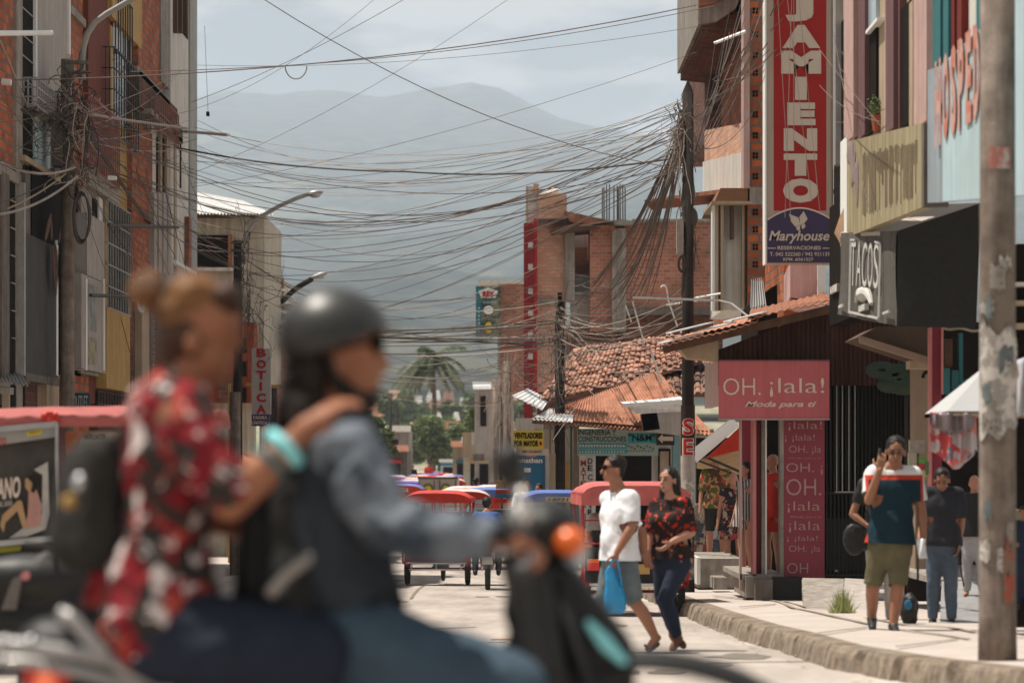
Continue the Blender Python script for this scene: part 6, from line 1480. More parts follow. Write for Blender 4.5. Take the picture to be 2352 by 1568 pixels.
# banner 2
mb = MB().prism([P(150, 990, D+.4), P(330, 986, D+.4), P(330, 1240, D+.4), P(150, 1250, D+.4)], (0, .03, 0)); b2_ = mb.build('banner', mat('orange_print', (.46,.17,.09), .6, .2, 2, col2=(.50,.30,.22)), T)
D2 = D+.385
MB().prism([P(x, y, D2) for x, y in ((178, 1022), (186, 1006), (200, 996), (216, 992), (330, 990), (330, 1018), (176, 1030))], (0, .008, 0)).build('banner_strip', mat('banner_white', (.45,.43,.40), .6), b2_)
text('AFILIATE', P(193, 1008, D2-.01), V((.155, 0, .006)), (0, 0, .034), M_dark, b2_, .03)
mb = MB(); text('EN CUALQUIER', P(178, 1034, D2-.01), V((.20, 0, 0)), (0, 0, .025), mb=mb); text('AGENCIA', P(178, 1046, D2-.01), V((.20, 0, 0)), (0, 0, .02), mb=mb); mb.build('lettering', M_ochre, b2_, fix=False)
MB().prism([P(160, 1060, D2-.002), P(330, 1052, D2-.002), P(330, 1075, D2-.002), P(180, 1085, D2-.002)], (0, .006, 0)).build('banner_strip', MATS['banner_white'], b2_)
MB().tube([P(138, 980, D+.1), P(138, 1420, D+.1)], .022, 8).build('frame', M_mauve, T)
MB().prism([P(-80, 1250, D+.3), P(420, 1240, D+.3), P(420, 1480, D+.3), P(-80, 1480, D+.3)], (0, .9, 0)).build('body', M_black, T)
MB().box(P(168, 1312, D-.1), P(300, 1288, D+.3)).build('seat', mat('tan_seat', (.28,.17,.10), .7), T)
mb = MB()
for y in (1345, 1366, 1385): mb.box(P(140, y+9, D-.05), P(300, y, D))
mb.build('side_rail', M_red, T); MB().box(P(215, 1362, D-.07), P(238, 1350, D-.05)).build('side_marker', M_coral, T)
MB().prism([P(-60, 1262, D+.1), P(50, 1252, D+.1), P(46, 1264, D+.1), P(-60, 1276, D+.1)], (0, .02, 0)).build('lower_stripe', mat('olive_yellow', (.25,.24,.03), .6), T)
for x in (-20, 380): wheel(T, (P(x, 0, D).x, D+.3, gz(D)+.27), .27, .1).rotation_euler = (0, 0, 0)

# parked black motorcycle in front of it
d = 14.; T = thing('parked_motorcycle', 'black motorcycle with grey decals standing at the lower left in front of the mototaxi', 'motorcycle', (P(60, 0, d).x, d, gz(d)))
mb = MB(); mb.ell(P(70, 1330, d), (.32, .16, .13)); mb.ell(P(170, 1400, d), (.22, .14, .12)); mb.cap(P(-20, 1340, d), .10, P(200, 1430, d), .08); mb.cap(P(120, 1270, d+.1), .03, P(60, 1330, d), .1); mb.cap(P(-40, 1400, d), .14, P(180, 1460, d), .12)
remesh(mb, 'body', M_black, T, .02, 3)
MB().prism([P(x, y, d-.17) for x, y in ((2, 1400), (28, 1330), (52, 1318), (36, 1400))], (0, .02, 0)).build('decal', M_concd, T); MB().prism([P(x, y, d-.17) for x, y in ((74, 1284), (100, 1266), (112, 1268), (84, 1296))], (0, .02, 0)).build('decal', M_alu, T)
mb = MB(); p = P(58, 1322, d-.18); mb.tube([p, p+V((0, .02, 0))], .022, 14); mb.build('emblem', M_coral, T)
mb = MB(); mb.tube([P(128, 1268, d), P(100, 1252, d-.2), P(60, 1250, d-.35)], .012, 8); mb.build('handlebar', M_iron, T)
zw = gz(d)+.29
for x in (-60, 230):
    X = P(x, 0, d).x; mb = MB(); mb.tube([(X+.26*math.cos(a), d, zw+.26*math.sin(a)) for a in [2*math.pi*i/24 for i in range(24)]], .045, 8, closed=True); o = mb.build('wheel', M_rub, T)
    mb = MB(); mb.tube([(X, d-.06, zw), (X, d+.06, zw)], .06, 10)
    for i in range(8): mb.bar((X, d, zw), (X+.23*math.cos(i*.785), d, zw+.23*math.sin(i*.785)), .012)
    mb.build('rim', M_alu, o)
MB().box(P(20, 1500, d-.1), P(140, 1430, d+.1)).build('engine', M_iron, T)
# motorcycle of the pair in the middle (ridden away from us)
def bike_rear(label, x, d):
    T = thing('motorcycle', label, 'motorcycle', ((x-CX)*d/F, d, gz(d))); X = (x-CX)*d/F; z = gz(d)
    w = wheel(T, (X, d, z+.29), .29, .09); wheel(T, (X, d+1.25, z+.29), .29, .08)
    mb = MB(); mb.ell((X, d+.15, z+.72), (.12, .4, .11)); mb.ell((X, d+.75, z+.80), (.14, .25, .14)); mb.cap((X, d+.1, z+.5), .09, (X, d+.9, z+.45), .13); remesh(mb, 'body', M_black, T, .025, 2)
    MB().box((X-.06, d-.32, z+.62), (X+.06, d-.26, z+.70)).build('tail_light', M_redl, T); MB().box((X-.09, d-.34, z+.45), (X+.09, d-.32, z+.58)).build('licence_plate', M_white, T)
    mb = MB(); mb.tube([(X-.36, d+.9, z+1.02), (X, d+1.05, z+.98), (X+.36, d+.9, z+1.02)], .014, 6); mb.tube([(X-.1, d+1.25, z+.3), (X-.08, d+1.05, z+1.0)], .022, 6); mb.tube([(X+.1, d+1.25, z+.3), (X+.08, d+1.05, z+1.0)], .022, 6); mb.build('handlebar', M_steel, T)
    return T
bike_rear('motorcycle ridden away by the person in the blue shirt beside the red-roofed mototaxi', 1120, 48.6)
# ------------------------------------------------------------ people
def hand_bones(mb, wr, tip_dir, pal_n, s=1., curl=.5, thumb_side=1):
    """palm, five bent fingers; wr wrist, tip_dir along the palm, pal_n palm normal (towards which the fingers close)"""
    t = V(tip_dir).normalized(); n = V(pal_n); n = (n-t*n.dot(t)).normalized(); sd = t.cross(n).normalized()*thumb_side
    for k in (-1, -.33, .33, 1): mb.cap(V(wr)+sd*k*.012*s, .015*s, V(wr)+t*.085*s+sd*k*.026*s, .0125*s, 8)
    for k, L_ in ((-1, .060), (-.34, .072), (.34, .078), (1, .070)):
        b_ = V(wr)+t*.088*s+sd*k*.026*s; d_ = t.copy(); p = b_
        for j, seg in enumerate((.45, .32, .23)):
            an = curl*(.5+.45*j); d_ = (t*math.cos(an*(1+.0*j))+n*math.sin(an)).normalized() if j == 0 else (d_*math.cos(curl*.75)+(n*math.cos(an)-t*math.sin(an)).normalized()*math.sin(curl*.75)).normalized()
            q_ = p+d_*L_*seg*s; mb.cap(p, (.0092-.0008*j)*s, q_, (.0086-.0009*j)*s, 8); p = q_
    b_ = V(wr)+t*.03*s+sd*.022*s; m_ = b_+(t*.5+sd*.75+n*.3).normalized()*.042*s; mb.cap(b_, .014*s, m_, .011*s, 8); mb.cap(m_, .0105*s, m_+(t*.85+sd*.2+n*.45).normalized()*.032*s, .0085*s, 8)
def person(label, J, face, top=None, bottom=None, skin=None, hair=None, shoes=None, s=1., vox=.012, female=False, sleeve=.75, legs_to=1.0, belly=.0, hairlen=0, hands=True, cat='person', name='person', group=None, tr=.012, hemd=.03, hc=.05, hat=None, curl=.6, wr=.006, bust=0):
    """J: world joints head neck shL shR elL elR wrL wrR hipL hipR knL knR anL anR toL toR"""
    J = {k: V(v) for k, v in J.items()}; Fv = V(face).normalized(); low = min(J['anL'].z, J['anR'].z)-.07
    base = (J['hipL']+J['hipR'])/2; T = thing(name, label, cat, (base.x, base.y, low), group)
    sh = (J['shL']+J['shR'])/2; hp = (J['hipL']+J['hipR'])/2; La = (J['shR']-J['shL']).normalized(); Lh = (J['hipR']-J['hipL']).normalized()
    spine = (sh-hp); up = spine.normalized(); ch = sh-up*.13*s; wa = hp+up*.20*s
    def torso(mb, g=0.):
        fw = Fv-up*Fv.dot(up)
        for k in (-1, 1):
            mb.cap(ch, .11*s+g, hp, .112*s+g); mb.cap(ch+La*.085*k*s, .105*s+g, wa+La*.055*k*s, (.095 if not female else .085)*s+g); mb.cap(wa+La*.055*k*s, (.095 if not female else .085)*s+g, hp+Lh*.075*k*s, .112*s+g)
        mb.cap(J['shL'], .054*s+g, J['shR'], .054*s+g); mb.cap(J['shL']*.6+J['shR']*.4-up*.03*s, .075*s+g, J['shR']*.6+J['shL']*.4-up*.03*s, .075*s+g)
        if belly: mb.ell(wa+fw*belly*s, (.13*s+g, .13*s+g, .16*s+g))
        if bust:
            for k in (-1, 1): mb.ell(ch-up*.02*s+La*.07*k*s+V(fw)*.10*s, (.062*s+g,)*3)
    hd = J['head']; U = (hd-J['neck']).normalized()*.35+V((0, 0, .65)); U.normalize(); U = (U-Fv*U.dot(Fv)).normalized(); Rt = Fv.cross(U).normalized(); rot = Matrix((Rt, Fv, U)).transposed()
    def at(x, y, z): return hd+(Rt*x+Fv*y+U*z)*s
    mb = MB(); torso(mb)
    mb.cap(J['neck']-up*.03*s, .062*s, at(0, -.015, -.06), .052*s); mb.cap(J['neck']-up*.05*s+La*.07*s, .05*s, J['neck']+up*.03*s, .05*s); mb.cap(J['neck']-up*.05*s-La*.07*s, .05*s, J['neck']+up*.03*s, .05*s)
    mb.ell(at(0, -.012, .03), (.074*s, .092*s, .088*s), rot); mb.ell(at(0, .022, -.045), (.056*s, .062*s, .062*s), rot); mb.ell(at(0, .055, -.085), (.026*s, .024*s, .02*s), rot)
    mb.cap(at(0, .082, .01), .010*s, at(0, .104, -.028), .0135*s, 8); mb.cap(at(-.03, .068, .03), .012*s, at(.03, .068, .03), .012*s, 8); mb.cap(at(-.018, .076, -.062), .009*s, at(.018, .076, -.062), .009*s, 8)
    for k in (-1, 1): mb.ell(at(.076*k, -.01, -.01), (.012*s, .022*s, .033*s), rot)
    cutl = []
    def cuts():
        r_ = []
        for kd, S_, b_, g in cutl:
            A, B_, C_ = (J['sh'+S_], J['el'+S_], J['wr'+S_]) if kd == 'a' else (J['hip'+S_], J['kn'+S_], J['an'+S_])
            if b_ >= 1 and kd == 'a': continue
            q_, t_ = (A.lerp(B_, min(1, b_*2)), B_-A) if b_ <= .5 else (B_.lerp(C_, (b_-.5)*2), C_-B_)
            r_.append((q_+t_.normalized()*(.012 if kd == 'a' else -.01), t_, .11 if kd == 'a' else .175))
        cutl.clear(); return r_
    def arm(mb, S_, a=0., b_=1., g=0.):
        sh_, el, wr_ = J['sh'+S_], J['el'+S_], J['wr'+S_]
        cutl.append(('a', S_, b_, g)) if g else None
        if a < .5:
            e = min(1., b_*2); q = sh_.lerp(el, e); mb.cap(sh_, .055*s+g, q, (.055-.014*e)*s+g)
        if b_ > .5:
            e = (b_-.5)*2; q = el.lerp(wr_, e); mb.cap(el, .041*s+g, el.lerp(wr_, .3*e), .042*s+g); mb.cap(el.lerp(wr_, .3*e), .042*s+g, q, (.041-.014*e)*s+g)
    def leg(mb, S_, b_=1., g=0.):
        h, k_, a_ = J['hip'+S_], J['kn'+S_], J['an'+S_]; cutl.append(('l', S_, b_, g)) if g else None; e = min(1., b_*2); mb.cap(h, .088*s+g, h.lerp(k_, e), (.088-.032*e)*s+g)
        if b_ > .5:
            e = (b_-.5)*2; bk = -Fv*.018*s; mb.cap(k_, .056*s+g, k_.lerp(a_, .32)+bk, .056*s+g); mb.cap(k_.lerp(a_, .32)+bk, .056*s+g, k_.lerp(a_, e), (.056-.020*e)*s+g)
    for S_ in 'LR':
        arm(mb, S_); leg(mb, S_, 1.)
        a_, t_ = J['an'+S_], J['to'+S_]; mb.cap(a_, .036*s, a_-V((0, 0, .03*s))-(t_-a_).normalized()*.03*s, .034*s); mb.cap(a_-V((0, 0, .02*s)), .036*s, t_, .024*s); mb.cap(a_-V((0, 0, .035*s)), .03*s, t_, .022*s)
        if hands: 
            hdv = J.get('hd'+S_, J['wr'+S_]+(J['wr'+S_]-J['el'+S_]).normalized()*.1); t = hdv-J['wr'+S_]; pn = J.get('pn'+S_, Fv*.4-La*(1 if S_ == 'R' else -1)); hand_bones(mb, J['wr'+S_], t, pn, s*1.05, curl, 1 if S_ == 'R' else -1)
        else: mb.cap(J['wr'+S_], .028*s, J['wr'+S_]+(J['wr'+S_]-J['el'+S_]).normalized()*.12*s, .024*s)
    body = remesh(mb, 'body', skin or M_skin, T, vox if not hands else min(vox, .0075), 2)
    if name == 'person' and hands:
        mb = MB()
        for k in (-1, 1): mb.ell(at(.030*k, .078, .008), (.014*s, .008*s, .006*s), rot, 8, 6)
        mb.build('eyes', M_dark, T, smooth=True); mb = MB(); mb.ell(at(0, .085, -.062), (.02*s, .006*s, .005*s), rot, 8, 6); mb.build('mouth', mat('lip_red', (.22,.06,.05), .5), T, smooth=True)
        mb = MB()
        for k in (-1, 1): mb.cap(at(.045*k, .074, .032), .0045*s, at(.016*k, .084, .036), .0055*s, 6)
        mb.build('eyebrows', M_hair, T, smooth=True)
    if hair:
        mb = MB(); mb.ell(at(0, -.026, .046), (.083*s, .094*s, .086*s), rot)
        if hairlen: 
            mb.cap(at(0, -.07, .02), .075*s, at(0, -.085, -.10), .065*s); mb.cap(at(-.06, -.03, 0), .035*s, at(-.065, -.04, -.12), .04*s); mb.cap(at(.06, -.03, 0), .035*s, at(.065, -.04, -.12), .04*s)
            mb.cap(at(.0, -.085, -.10), .065*s, at(0, -.10, -.12-hairlen), .045*s); 
            mb.cap(at(.055, .0, -.08), .035*s, at(.07, .03, -.12-hairlen), .03*s)
        else:
            mb.cap(at(0, -.05, .0), .055*s, at(0, -.055, -.035), .042*s); mb.cap(at(-.068, -.015, .03), .016*s, at(-.072, -.005, -.005), .01*s, 8); mb.cap(at(.068, -.015, .03), .016*s, at(.072, -.005, -.005), .01*s, 8)
        remesh(mb, 'hair', hair, T, .009, 2, .006, 30)
    if top:
        mb = MB(); torso(mb, tr); 
        for S_ in 'LR': arm(mb, S_, 0, sleeve*.5 if sleeve <= 1 else .5+(sleeve-1)*.5, tr+.002)
        if hemd:
            for k in (-1, 1): mb.cap(wa+Lh*.06*k*s, .10*s+tr+.004, hp+Lh*.07*k*s, .122*s+tr+.008); mb.cap(hp+Lh*.07*k*s, .122*s+tr+.008, hp+Lh*.07*k*s-up*hemd, .122*s+tr+.010)
        cu = cuts(); cu.append((hp-up*hc*s, -up, .40)); o = remesh(mb, 'shirt', top, T, vox, 30, wr, 7, cuts=cu)
        if name == 'person' and hands:
            mb = MB(); mb.tube([J['neck']+up*-.008*s+(La*math.cos(a)*.068+Fv*math.sin(a)*.062)*s+V((0, 0, -.035*s*max(0, math.sin(a)))) for a in [2*math.pi*i/18 for i in range(18)]], .009, 6, closed=True); mb.build('collar', top, o, smooth=True)
    if bottom:
        mb = MB(); mb.cap(hp+up*.05*s, .118*s+tr*.5, hp-up*.03*s, .112*s+tr*.5)
        for k in (-1, 1): mb.cap(hp+Lh*.055*k*s+up*.075*s, .112*s+tr*.5, hp+Lh*.07*k*s, .114*s+tr*.4)
        for S_ in 'LR': leg(mb, S_, legs_to, tr*.8)
        remesh(mb, 'trousers' if legs_to > .6 else 'shorts', bottom, T, vox, 9, wr*.8, 8, cuts=cuts())
    if shoes:
        for S_ in 'LR':
            mb = MB(); a_, t_ = J['an'+S_], J['to'+S_]; dv = (t_-a_).normalized(); mb.cap(a_-V((0, 0, .02*s)), .045*s, a_-V((0, 0, .035*s))-dv*.03*s, .042*s); mb.cap(a_-V((0, 0, .03*s)), .043*s, t_+dv*.01, .033*s); mb.cap(a_-V((0, 0, .045*s)), .04*s, t_+dv*.02-V((0, 0, .005)), .03*s)
            remesh(mb, 'shoe', shoes, T, .012, 2)
    return T, at
def std(x, yh, yf, d, face=(0, -1, 0), **k):
    """standing pose from head-top and foot heights in the picture"""
    zt_ = CAMZ-(yh-HY)*d/F; zb = CAMZ-(yf-HY)*d/F; H = zt_-zb; s = H/1.72; X = (x-CX)*d/F; f = V(face).normalized(); r_ = f.cross(V((0, 0, 1)))
    def q(a, b_, z): return V((X, d, zb))+(r_*a+f*b_)*s+V((0, 0, z*s))
    J = dict(head=q(0, .01, 1.60), neck=q(0, -.01, 1.44), shL=q(-.17, 0, 1.40), shR=q(.17, 0, 1.40), elL=q(-.23, -.02, 1.12), elR=q(.23, -.02, 1.12), wrL=q(-.25, .06, .88), wrR=q(.25, .06, .88), hipL=q(-.085, 0, .90), hipR=q(.085, 0, .90), knL=q(-.10, .02, .48), knR=q(.10, .02, .48), anL=q(-.11, -.02, .075), anR=q(.11, -.02, .075), toL=q(-.13, .13, .03), toR=q(.13, .13, .03))
    J.update({kk: q(*vv) for kk, vv in k.items()}); return J, s

# man in the white T-shirt, walking to the left with a blue bag
d = 23.7
def Q(x, y, dd=0.): return P(x, y, d+dd)
J = dict(head=Q(1408, 1078), neck=Q(1420, 1122, .0), shL=Q(1449, 1143, -.15), shR=Q(1397, 1146, .15), elL=Q(1453, 1206, -.21), wrL=Q(1417, 1268, -.24), elR=Q(1474, 1222, .14), wrR=Q(1480, 1264, .1), hdL=Q(1411, 1295, -.24), hdR=Q(1487, 1292, .08),
    hipL=Q(1437, 1296, -.09), hipR=Q(1409, 1298, .09), knL=Q(1458, 1382, -.09), anL=Q(1505, 1462, -.1), toL=Q(1487, 1488, -.12), knR=Q(1384, 1388, .1), anR=Q(1360, 1478, .1), toR=Q(1330, 1490, .1))
M_den = mat('faded_denim', (.13,.155,.165), .9, .35, 6, .3)
T, at = person('man in a white T-shirt and sunglasses walking left with a blue plastic bag', J, (-.93, -.32, .02), M_whitec, M_den, M_skin, M_hair, None, 1.0, .011, sleeve=.85, legs_to=.52, belly=.015, tr=.022, wr=.006, hc=-.04)
mb = MB()
for k in (-1, 1): mb.ell(at(.032*k, .088, .014), (.024, .008, .018), Matrix.Rotation(.3, 3, 'Z'), 10, 6)
mb.bar(at(-.075, 0, .02), at(-.05, .08, .018), .006); mb.bar(at(.075, 0, .02), at(.05, .08, .018), .006); tag(mb.build('sunglasses', M_dark, None, smooth=True), 'black sunglasses on the face of the man in the white T-shirt', 'glasses')
for S_, an, to in (('L', J['anL'], J['toL']), ('R', J['anR'], J['toR'])):
    dv = (to-an); dv = V((dv.x, dv.y, dv.z*.6)).normalized(); n_ = V((0, 1, 0)).cross(dv).normalized(); n_ = n_ if n_.z > 0 else -n_
    mb = MB(); c = to-V((0, 0, .018)); h = an-V((0, 0, .075)); mb.prism([h+V((0, -.045, 0))-dv*.05, c+V((0, -.05, 0))+dv*.05, c+V((0, .05, 0))+dv*.05, h+V((0, .045, 0))-dv*.05], (0, 0, -.022)); mb.tube([to+V((0, -.04, 0)), to+V((-.02, 0, .03)), to+V((0, .04, 0))], .010, 6); mb.build('flip_flop', mat('dark_rubber_brown', (.06,.03,.022), .7), T)
# bag
mb = MB(); cs_ = [(1404, 1296, .015), (1402, 1312, .04), (1408, 1338, .055), (1412, 1370, .072), (1414, 1398, .075), (1413, 1408, .055)]; vs = []; nseg = 22
for i, (x, y, r_) in enumerate(cs_):
    for k in range(nseg):
        a = 2*math.pi*k/nseg; c = Q(x, y, -.24); w_ = r_*(1+.12*math.sin(5*a+i)+.06*math.sin(9*a-i)); vs.append(c+V((math.cos(a)*w_*1.15, math.sin(a)*w_*.6, 0)))
fs = [(i*nseg+k, i*nseg+(k+1) % nseg, (i+1)*nseg+(k+1) % nseg, (i+1)*nseg+k) for i in range(len(cs_)-1) for k in range(nseg)]+[tuple((len(cs_)-1)*nseg+k for k in range(nseg))]
mb.add(vs, fs); mb.tube([Q(1400, 1298, -.27), Q(1408, 1284, -.27), Q(1418, 1286, -.27), Q(1422, 1304, -.26), Q(1428, 1345, -.26)], .010, 6); tag(mb.build('plastic_bag', M_bag, None, smooth=True), 'bright blue plastic carrier bag held by the man in the white T-shirt', 'bag')

# woman in the black and red blouse
d = 24.0
J = dict(head=Q(1534, 1104), neck=Q(1543, 1142), shL=Q(1572, 1156, -.06), shR=Q(1508, 1160, .06), elL=Q(1588, 1222, -.1), wrL=Q(1544, 1243, -.2), hdL=Q(1522, 1262, -.22), elR=Q(1490, 1225, .02), wrR=Q(1488, 1266, -.06), hdR=Q(1490, 1290, -.05),
    hipL=Q(1565, 1290, -.06), hipR=Q(1525, 1290, .04), knL=Q(1527, 1376, -.12), anL=Q(1556, 1462, -.06), toL=Q(1546, 1484, -.12), knR=Q(1520, 1370, .06), anR=Q(1548, 1452, .12), toR=Q(1568, 1478, -.02))
M_bl = floral('blouse', (.022,.016,.015), [((.36,.018,.010), 4.2, .57), ((.55,.10,.05), 7.7, .62)], 13)
T, at = person('woman with long dark hair in a black and red flowered blouse looking over her shoulder', J, (-.62, -.78, .03), M_bl, M_navy, M_skinl, M_hair, mat('brown_sandal', (.16,.07,.04), .7), .94, .011, female=True, sleeve=.95, hairlen=.20, tr=.016, bust=1, wr=.006, hc=-.03)

# man on the phone
def polo(name, xc, z1, z2):
    m, n, b, N, L = _pb(name); b.inputs['Roughness'].default_value = .9; b.inputs['Specular IOR Level'].default_value = .1
    tc = N('ShaderNodeTexCoord'); sx = N('ShaderNodeSeparateXYZ'); L(tc.outputs['Object'], sx.inputs[0])
    def M2(op, a_, b_):
        q = N('ShaderNodeMath'); q.operation = op
        for i, v in enumerate((a_, b_)):
            if v is None: continue
            if isinstance(v, (int, float)): q.inputs[i].default_value = v
            else: L(v, q.inputs[i])
        return q.outputs[0]
    ax = M2('ABSOLUTE', M2('SUBTRACT', sx.outputs[0], xc), None)
    white = M2('MAXIMUM', M2('GREATER_THAN', sx.outputs[2], z1), M2('GREATER_THAN', ax, .245))
    red = M2('MAXIMUM', M2('GREATER_THAN', sx.outputs[2], z2), M2('GREATER_THAN', ax, .222))
    m1 = N('ShaderNodeMix'); m1.data_type = 'RGBA'; m1.inputs[6].default_value = (.012, .032, .044, 1); m1.inputs[7].default_value = (.45, .05, .03, 1); L(red, m1.inputs[0])
    m2 = N('ShaderNodeMix'); m2.data_type = 'RGBA'; L(m1.outputs[2], m2.inputs[6]); m2.inputs[7].default_value = (.66, .65, .64, 1); L(white, m2.inputs[0]); L(m2.outputs[2], b.inputs['Base Color']); return m
d = 23.9
M_polo = polo('polo_cloth', P(2052, 0, 23.9).x, P(0, 1090, 23.9).z, P(0, 1101, 23.9).z)
J = dict(head=Q(2057, 1037, -.03), neck=Q(2052, 1072), shR=Q(2006, 1087, .02), shL=Q(2098, 1089, .02), elR=Q(1996, 1148, -.1), wrR=Q(2020, 1080, -.18), hdR=Q(2026, 1052, -.17), pnR=V((0, .6, .1)), elL=Q(2116, 1168, 0), wrL=Q(2122, 1232, -.08), hdL=Q(2120, 1262, -.1),
    hipR=Q(2022, 1262), hipL=Q(2066, 1262), knR=Q(2004, 1346, .02), anR=Q(2003, 1416, .24), toR=Q(2004, 1440, .1), knL=Q(2062, 1348, -.1), anL=Q(2052, 1432, -.12), toL=Q(2060, 1454, -.26))
T, at = person('man in a teal, red and white polo shirt and olive shorts holding a phone', J, (-.12, -.99, -.22), M_polo, M_olive, M_skin, M_hair, M_black, 1.02, .011, sleeve=.75, legs_to=.5, tr=.024, belly=.02, hc=-.05)
mb = MB(); p = Q(2016, 1050, -.12); mb.prism([p+V((-.01, -.05, -.07)), p+V((-.01, .03, -.05)), p+V((.01, .03, .08)), p+V((.01, -.05, .06))], (.012, 0, 0)); tag(mb.build('phone', M_black), 'black phone at the ear of the man in olive shorts', 'phone')
mb = MB().grid(lambda u, v: Q(2106+u*20+v*4, 1236+v*46, -.16)+V((0, .03*math.sin(u*6+v*4), 0)), 8, 10, (0, .006, 0)); tag(mb.build('paper', M_whitec, smooth=True), 'crumpled white paper in the hand of the man in olive shorts', 'paper')
mb = MB()
for k in (-1, 1): mb.tube([at(.033*k+.02*math.cos(a), .092, .008+.016*math.sin(a)) for a in [2*math.pi*i/12 for i in range(12)]], .003, 5, closed=True)
mb.bar(at(-.012, .094, .01), at(.012, .094, .01), .004); tag(mb.build('glasses', M_iron), 'thin glasses on the face of the man with the phone', 'glasses')

# man behind in the dark T-shirt looking down
J, s_ = std(2164, 1062, 1440, 25.8, (-.2, -1, -.5), head=(0, .06, 1.56))
d = 25.8; J.update(shL=Q(2202, 1132), shR=Q(2134, 1130), elL=Q(2208, 1196), wrL=Q(2202, 1246, -.06), elR=Q(2122, 1190), wrR=Q(2112, 1232, -.1))
person('man in a dark T-shirt and blue jeans looking down, behind the phone user', J, (-.2, -1, -.5), mat('charcoal_cotton', (.028,.028,.034), .9), M_denim, M_skin, M_hair, M_black, s_, .013, sleeve=.85, tr=.018)
mb = MB().tube([Q(2197, 1246, -.1), Q(2205, 1300, -.05), Q(2214, 1345, 0)], .008, 6); tag(mb.build('stick', M_iron), 'thin dark stick in the hand of the man in the dark T-shirt', 'stick')
# third person hidden behind with grey trousers
J, s_ = std(2025, 1085, 1436, 26.6, (.2, -1, 0)); d = 26.6; J.update(elR=Q(1958, 1180, 0), shR=Q(1985, 1110), wrR=Q(1990, 1205, -.08))
person('person in pale grey trousers almost hidden behind the phone user, elbow sticking out left', J, (.2, -1, 0), M_black, M_grey, M_skin, M_hair, M_black, s_, .014, sleeve=.6, tr=.02)
mb = MB(); mb.ell(P(1962, 1238, 26.5), (.11, .05, .15)); o = remesh(mb, 'shoulder_bag', M_black, None, .014, 2, .01, 9); tag(o, 'black shoulder bag hanging at the left of the man in olive shorts', 'bag')
mb = MB(); mb.ell(P(2088, 1400, 25.5), (.09, .06, .16)); mb.ell(P(2092, 1385, 25.45), (.05, .05, .07)); o = remesh(mb, 'backpack', M_black, None, .014, 2, .01, 9); tag(o, 'black backpack standing on the pavement between the two men on the right', 'bag')
MB_ = MB(); MB_.ell(P(2086, 1388, 25.38), (.035, .012, .045)); tag(MB_.build('water_bottle', M_blue, smooth=True), 'small blue bottle on the black backpack on the pavement', 'bottle')
J, s_ = std(2238, 1090, 1370, 27.2, (-.3, -1, 0))
person('shop mannequin in black top and light grey trousers half hidden by the concrete pole', J, (-.3, -1, 0), M_black, mat('light_grey_cloth', (.36,.34,.34), .9), M_manq, None, None, s_, .016, sleeve=.8, hands=False, cat='mannequin', name='mannequin', tr=.02)
J, s_ = std(2352, 1160, 1400, 22.8, (-.3, -1, 0))
person('person in dark clothes cut off by the right edge of the picture', J, (-.3, -1, 0), M_navy, M_navy, M_skin, M_hair, M_black, s_, .016, sleeve=.8, hands=False, tr=.02)

# mannequins of the boutique and the stall
M_fs = floral('tropical_shirt', (.10,.055,.035), [((.48,.26,.12), 2., .48), ((.10,.12,.04), 6., .55), ((.45,.06,.04), 9.3, .60)], 7.)
M_fd = floral('dark_floral_dress', (.03,.022,.025), [((.30,.05,.05), 2.5, .56), ((.35,.28,.22), 6.6, .60)], 9.)
def stripes(name, c1, c2, w_):
    m, n, b, N, L = _pb(name); b.inputs['Roughness'].default_value = .9; tc = N('ShaderNodeTexCoord'); wv = N('ShaderNodeTexWave'); wv.inputs['Scale'].default_value = w_; wv.bands_direction = 'X'
    L(tc.outputs['Object'], wv.inputs[0]); cr = N('ShaderNodeValToRGB'); cr.color_ramp.elements[0].position = .48; cr.color_ramp.elements[1].position = .52; cr.color_ramp.elements[0].color = (*c1, 1); cr.color_ramp.elements[1].color = (*c2, 1); L(wv.outputs[0], cr.inputs[0]); L(cr.outputs[0], b.inputs['Base Color']); return m
M_st = stripes('striped_cloth', (.04,.035,.04), (.36,.32,.30), 9)
def dress(T_, J, m, s, length, flare=.06, strap=True):
    hp = (J['hipL']+J['hipR'])/2; mb = MB(); vs = []; n_ = 26; w0 = hp+V((0, 0, .12*s)); rows_ = 9
    for i in range(rows_+1):
        v = i/rows_; r_ = (.125+flare*v)*s
        for k in range(n_):
            a = 2*math.pi*k/n_; q = r_*(1+.09*v*math.sin(a*6+1)); vs.append(w0+V((math.cos(a)*q*1.15, math.sin(a)*q*.85, -length*v*s-.02*v*math.sin(a*3))))
    mb.add(vs, [(i*n_+k, i*n_+(k+1) % n_, (i+1)*n_+(k+1) % n_, (i+1)*n_+k) for i in range(rows_) for k in range(n_)]); return mb.build('skirt', m, T_, smooth=True)
J, s_ = std(1645, 1040, 1290, 44, (-.1, -1, 0)); T, _ = person('male mannequin in a tropical flowered shirt and black shorts on the stall step', J, (-.1, -1, 0), M_fs, M_black, M_manq, M_hair, None, s_, .014, legs_to=.5, sleeve=.9, hands=False, cat='mannequin', name='mannequin', tr=.025, hemd=.02)
J, s_ = std(1684, 1085, 1318, 43, (-.3, -1, 0)); T, _ = person('female mannequin in a dark flowered dress beside the male mannequin', J, (-.3, -1, 0), M_fd, None, M_manq, None, None, s_, .014, female=True, sleeve=.2, hands=False, cat='mannequin', name='mannequin', tr=.014); dress(T, J, M_fd, s_, .42)
J, s_ = std(1714, 1060, 1326, 36.6, (-.9, -.5, 0)); T, _ = person('mannequin in a black and white striped playsuit in the boutique window', J, (-.9, -.5, 0), M_st, None, M_manq, M_hair, None, s_, .013, female=True, sleeve=.1, hands=False, cat='mannequin', name='mannequin', tr=.012, hairlen=.1); dress(T, J, M_st, s_, .28)
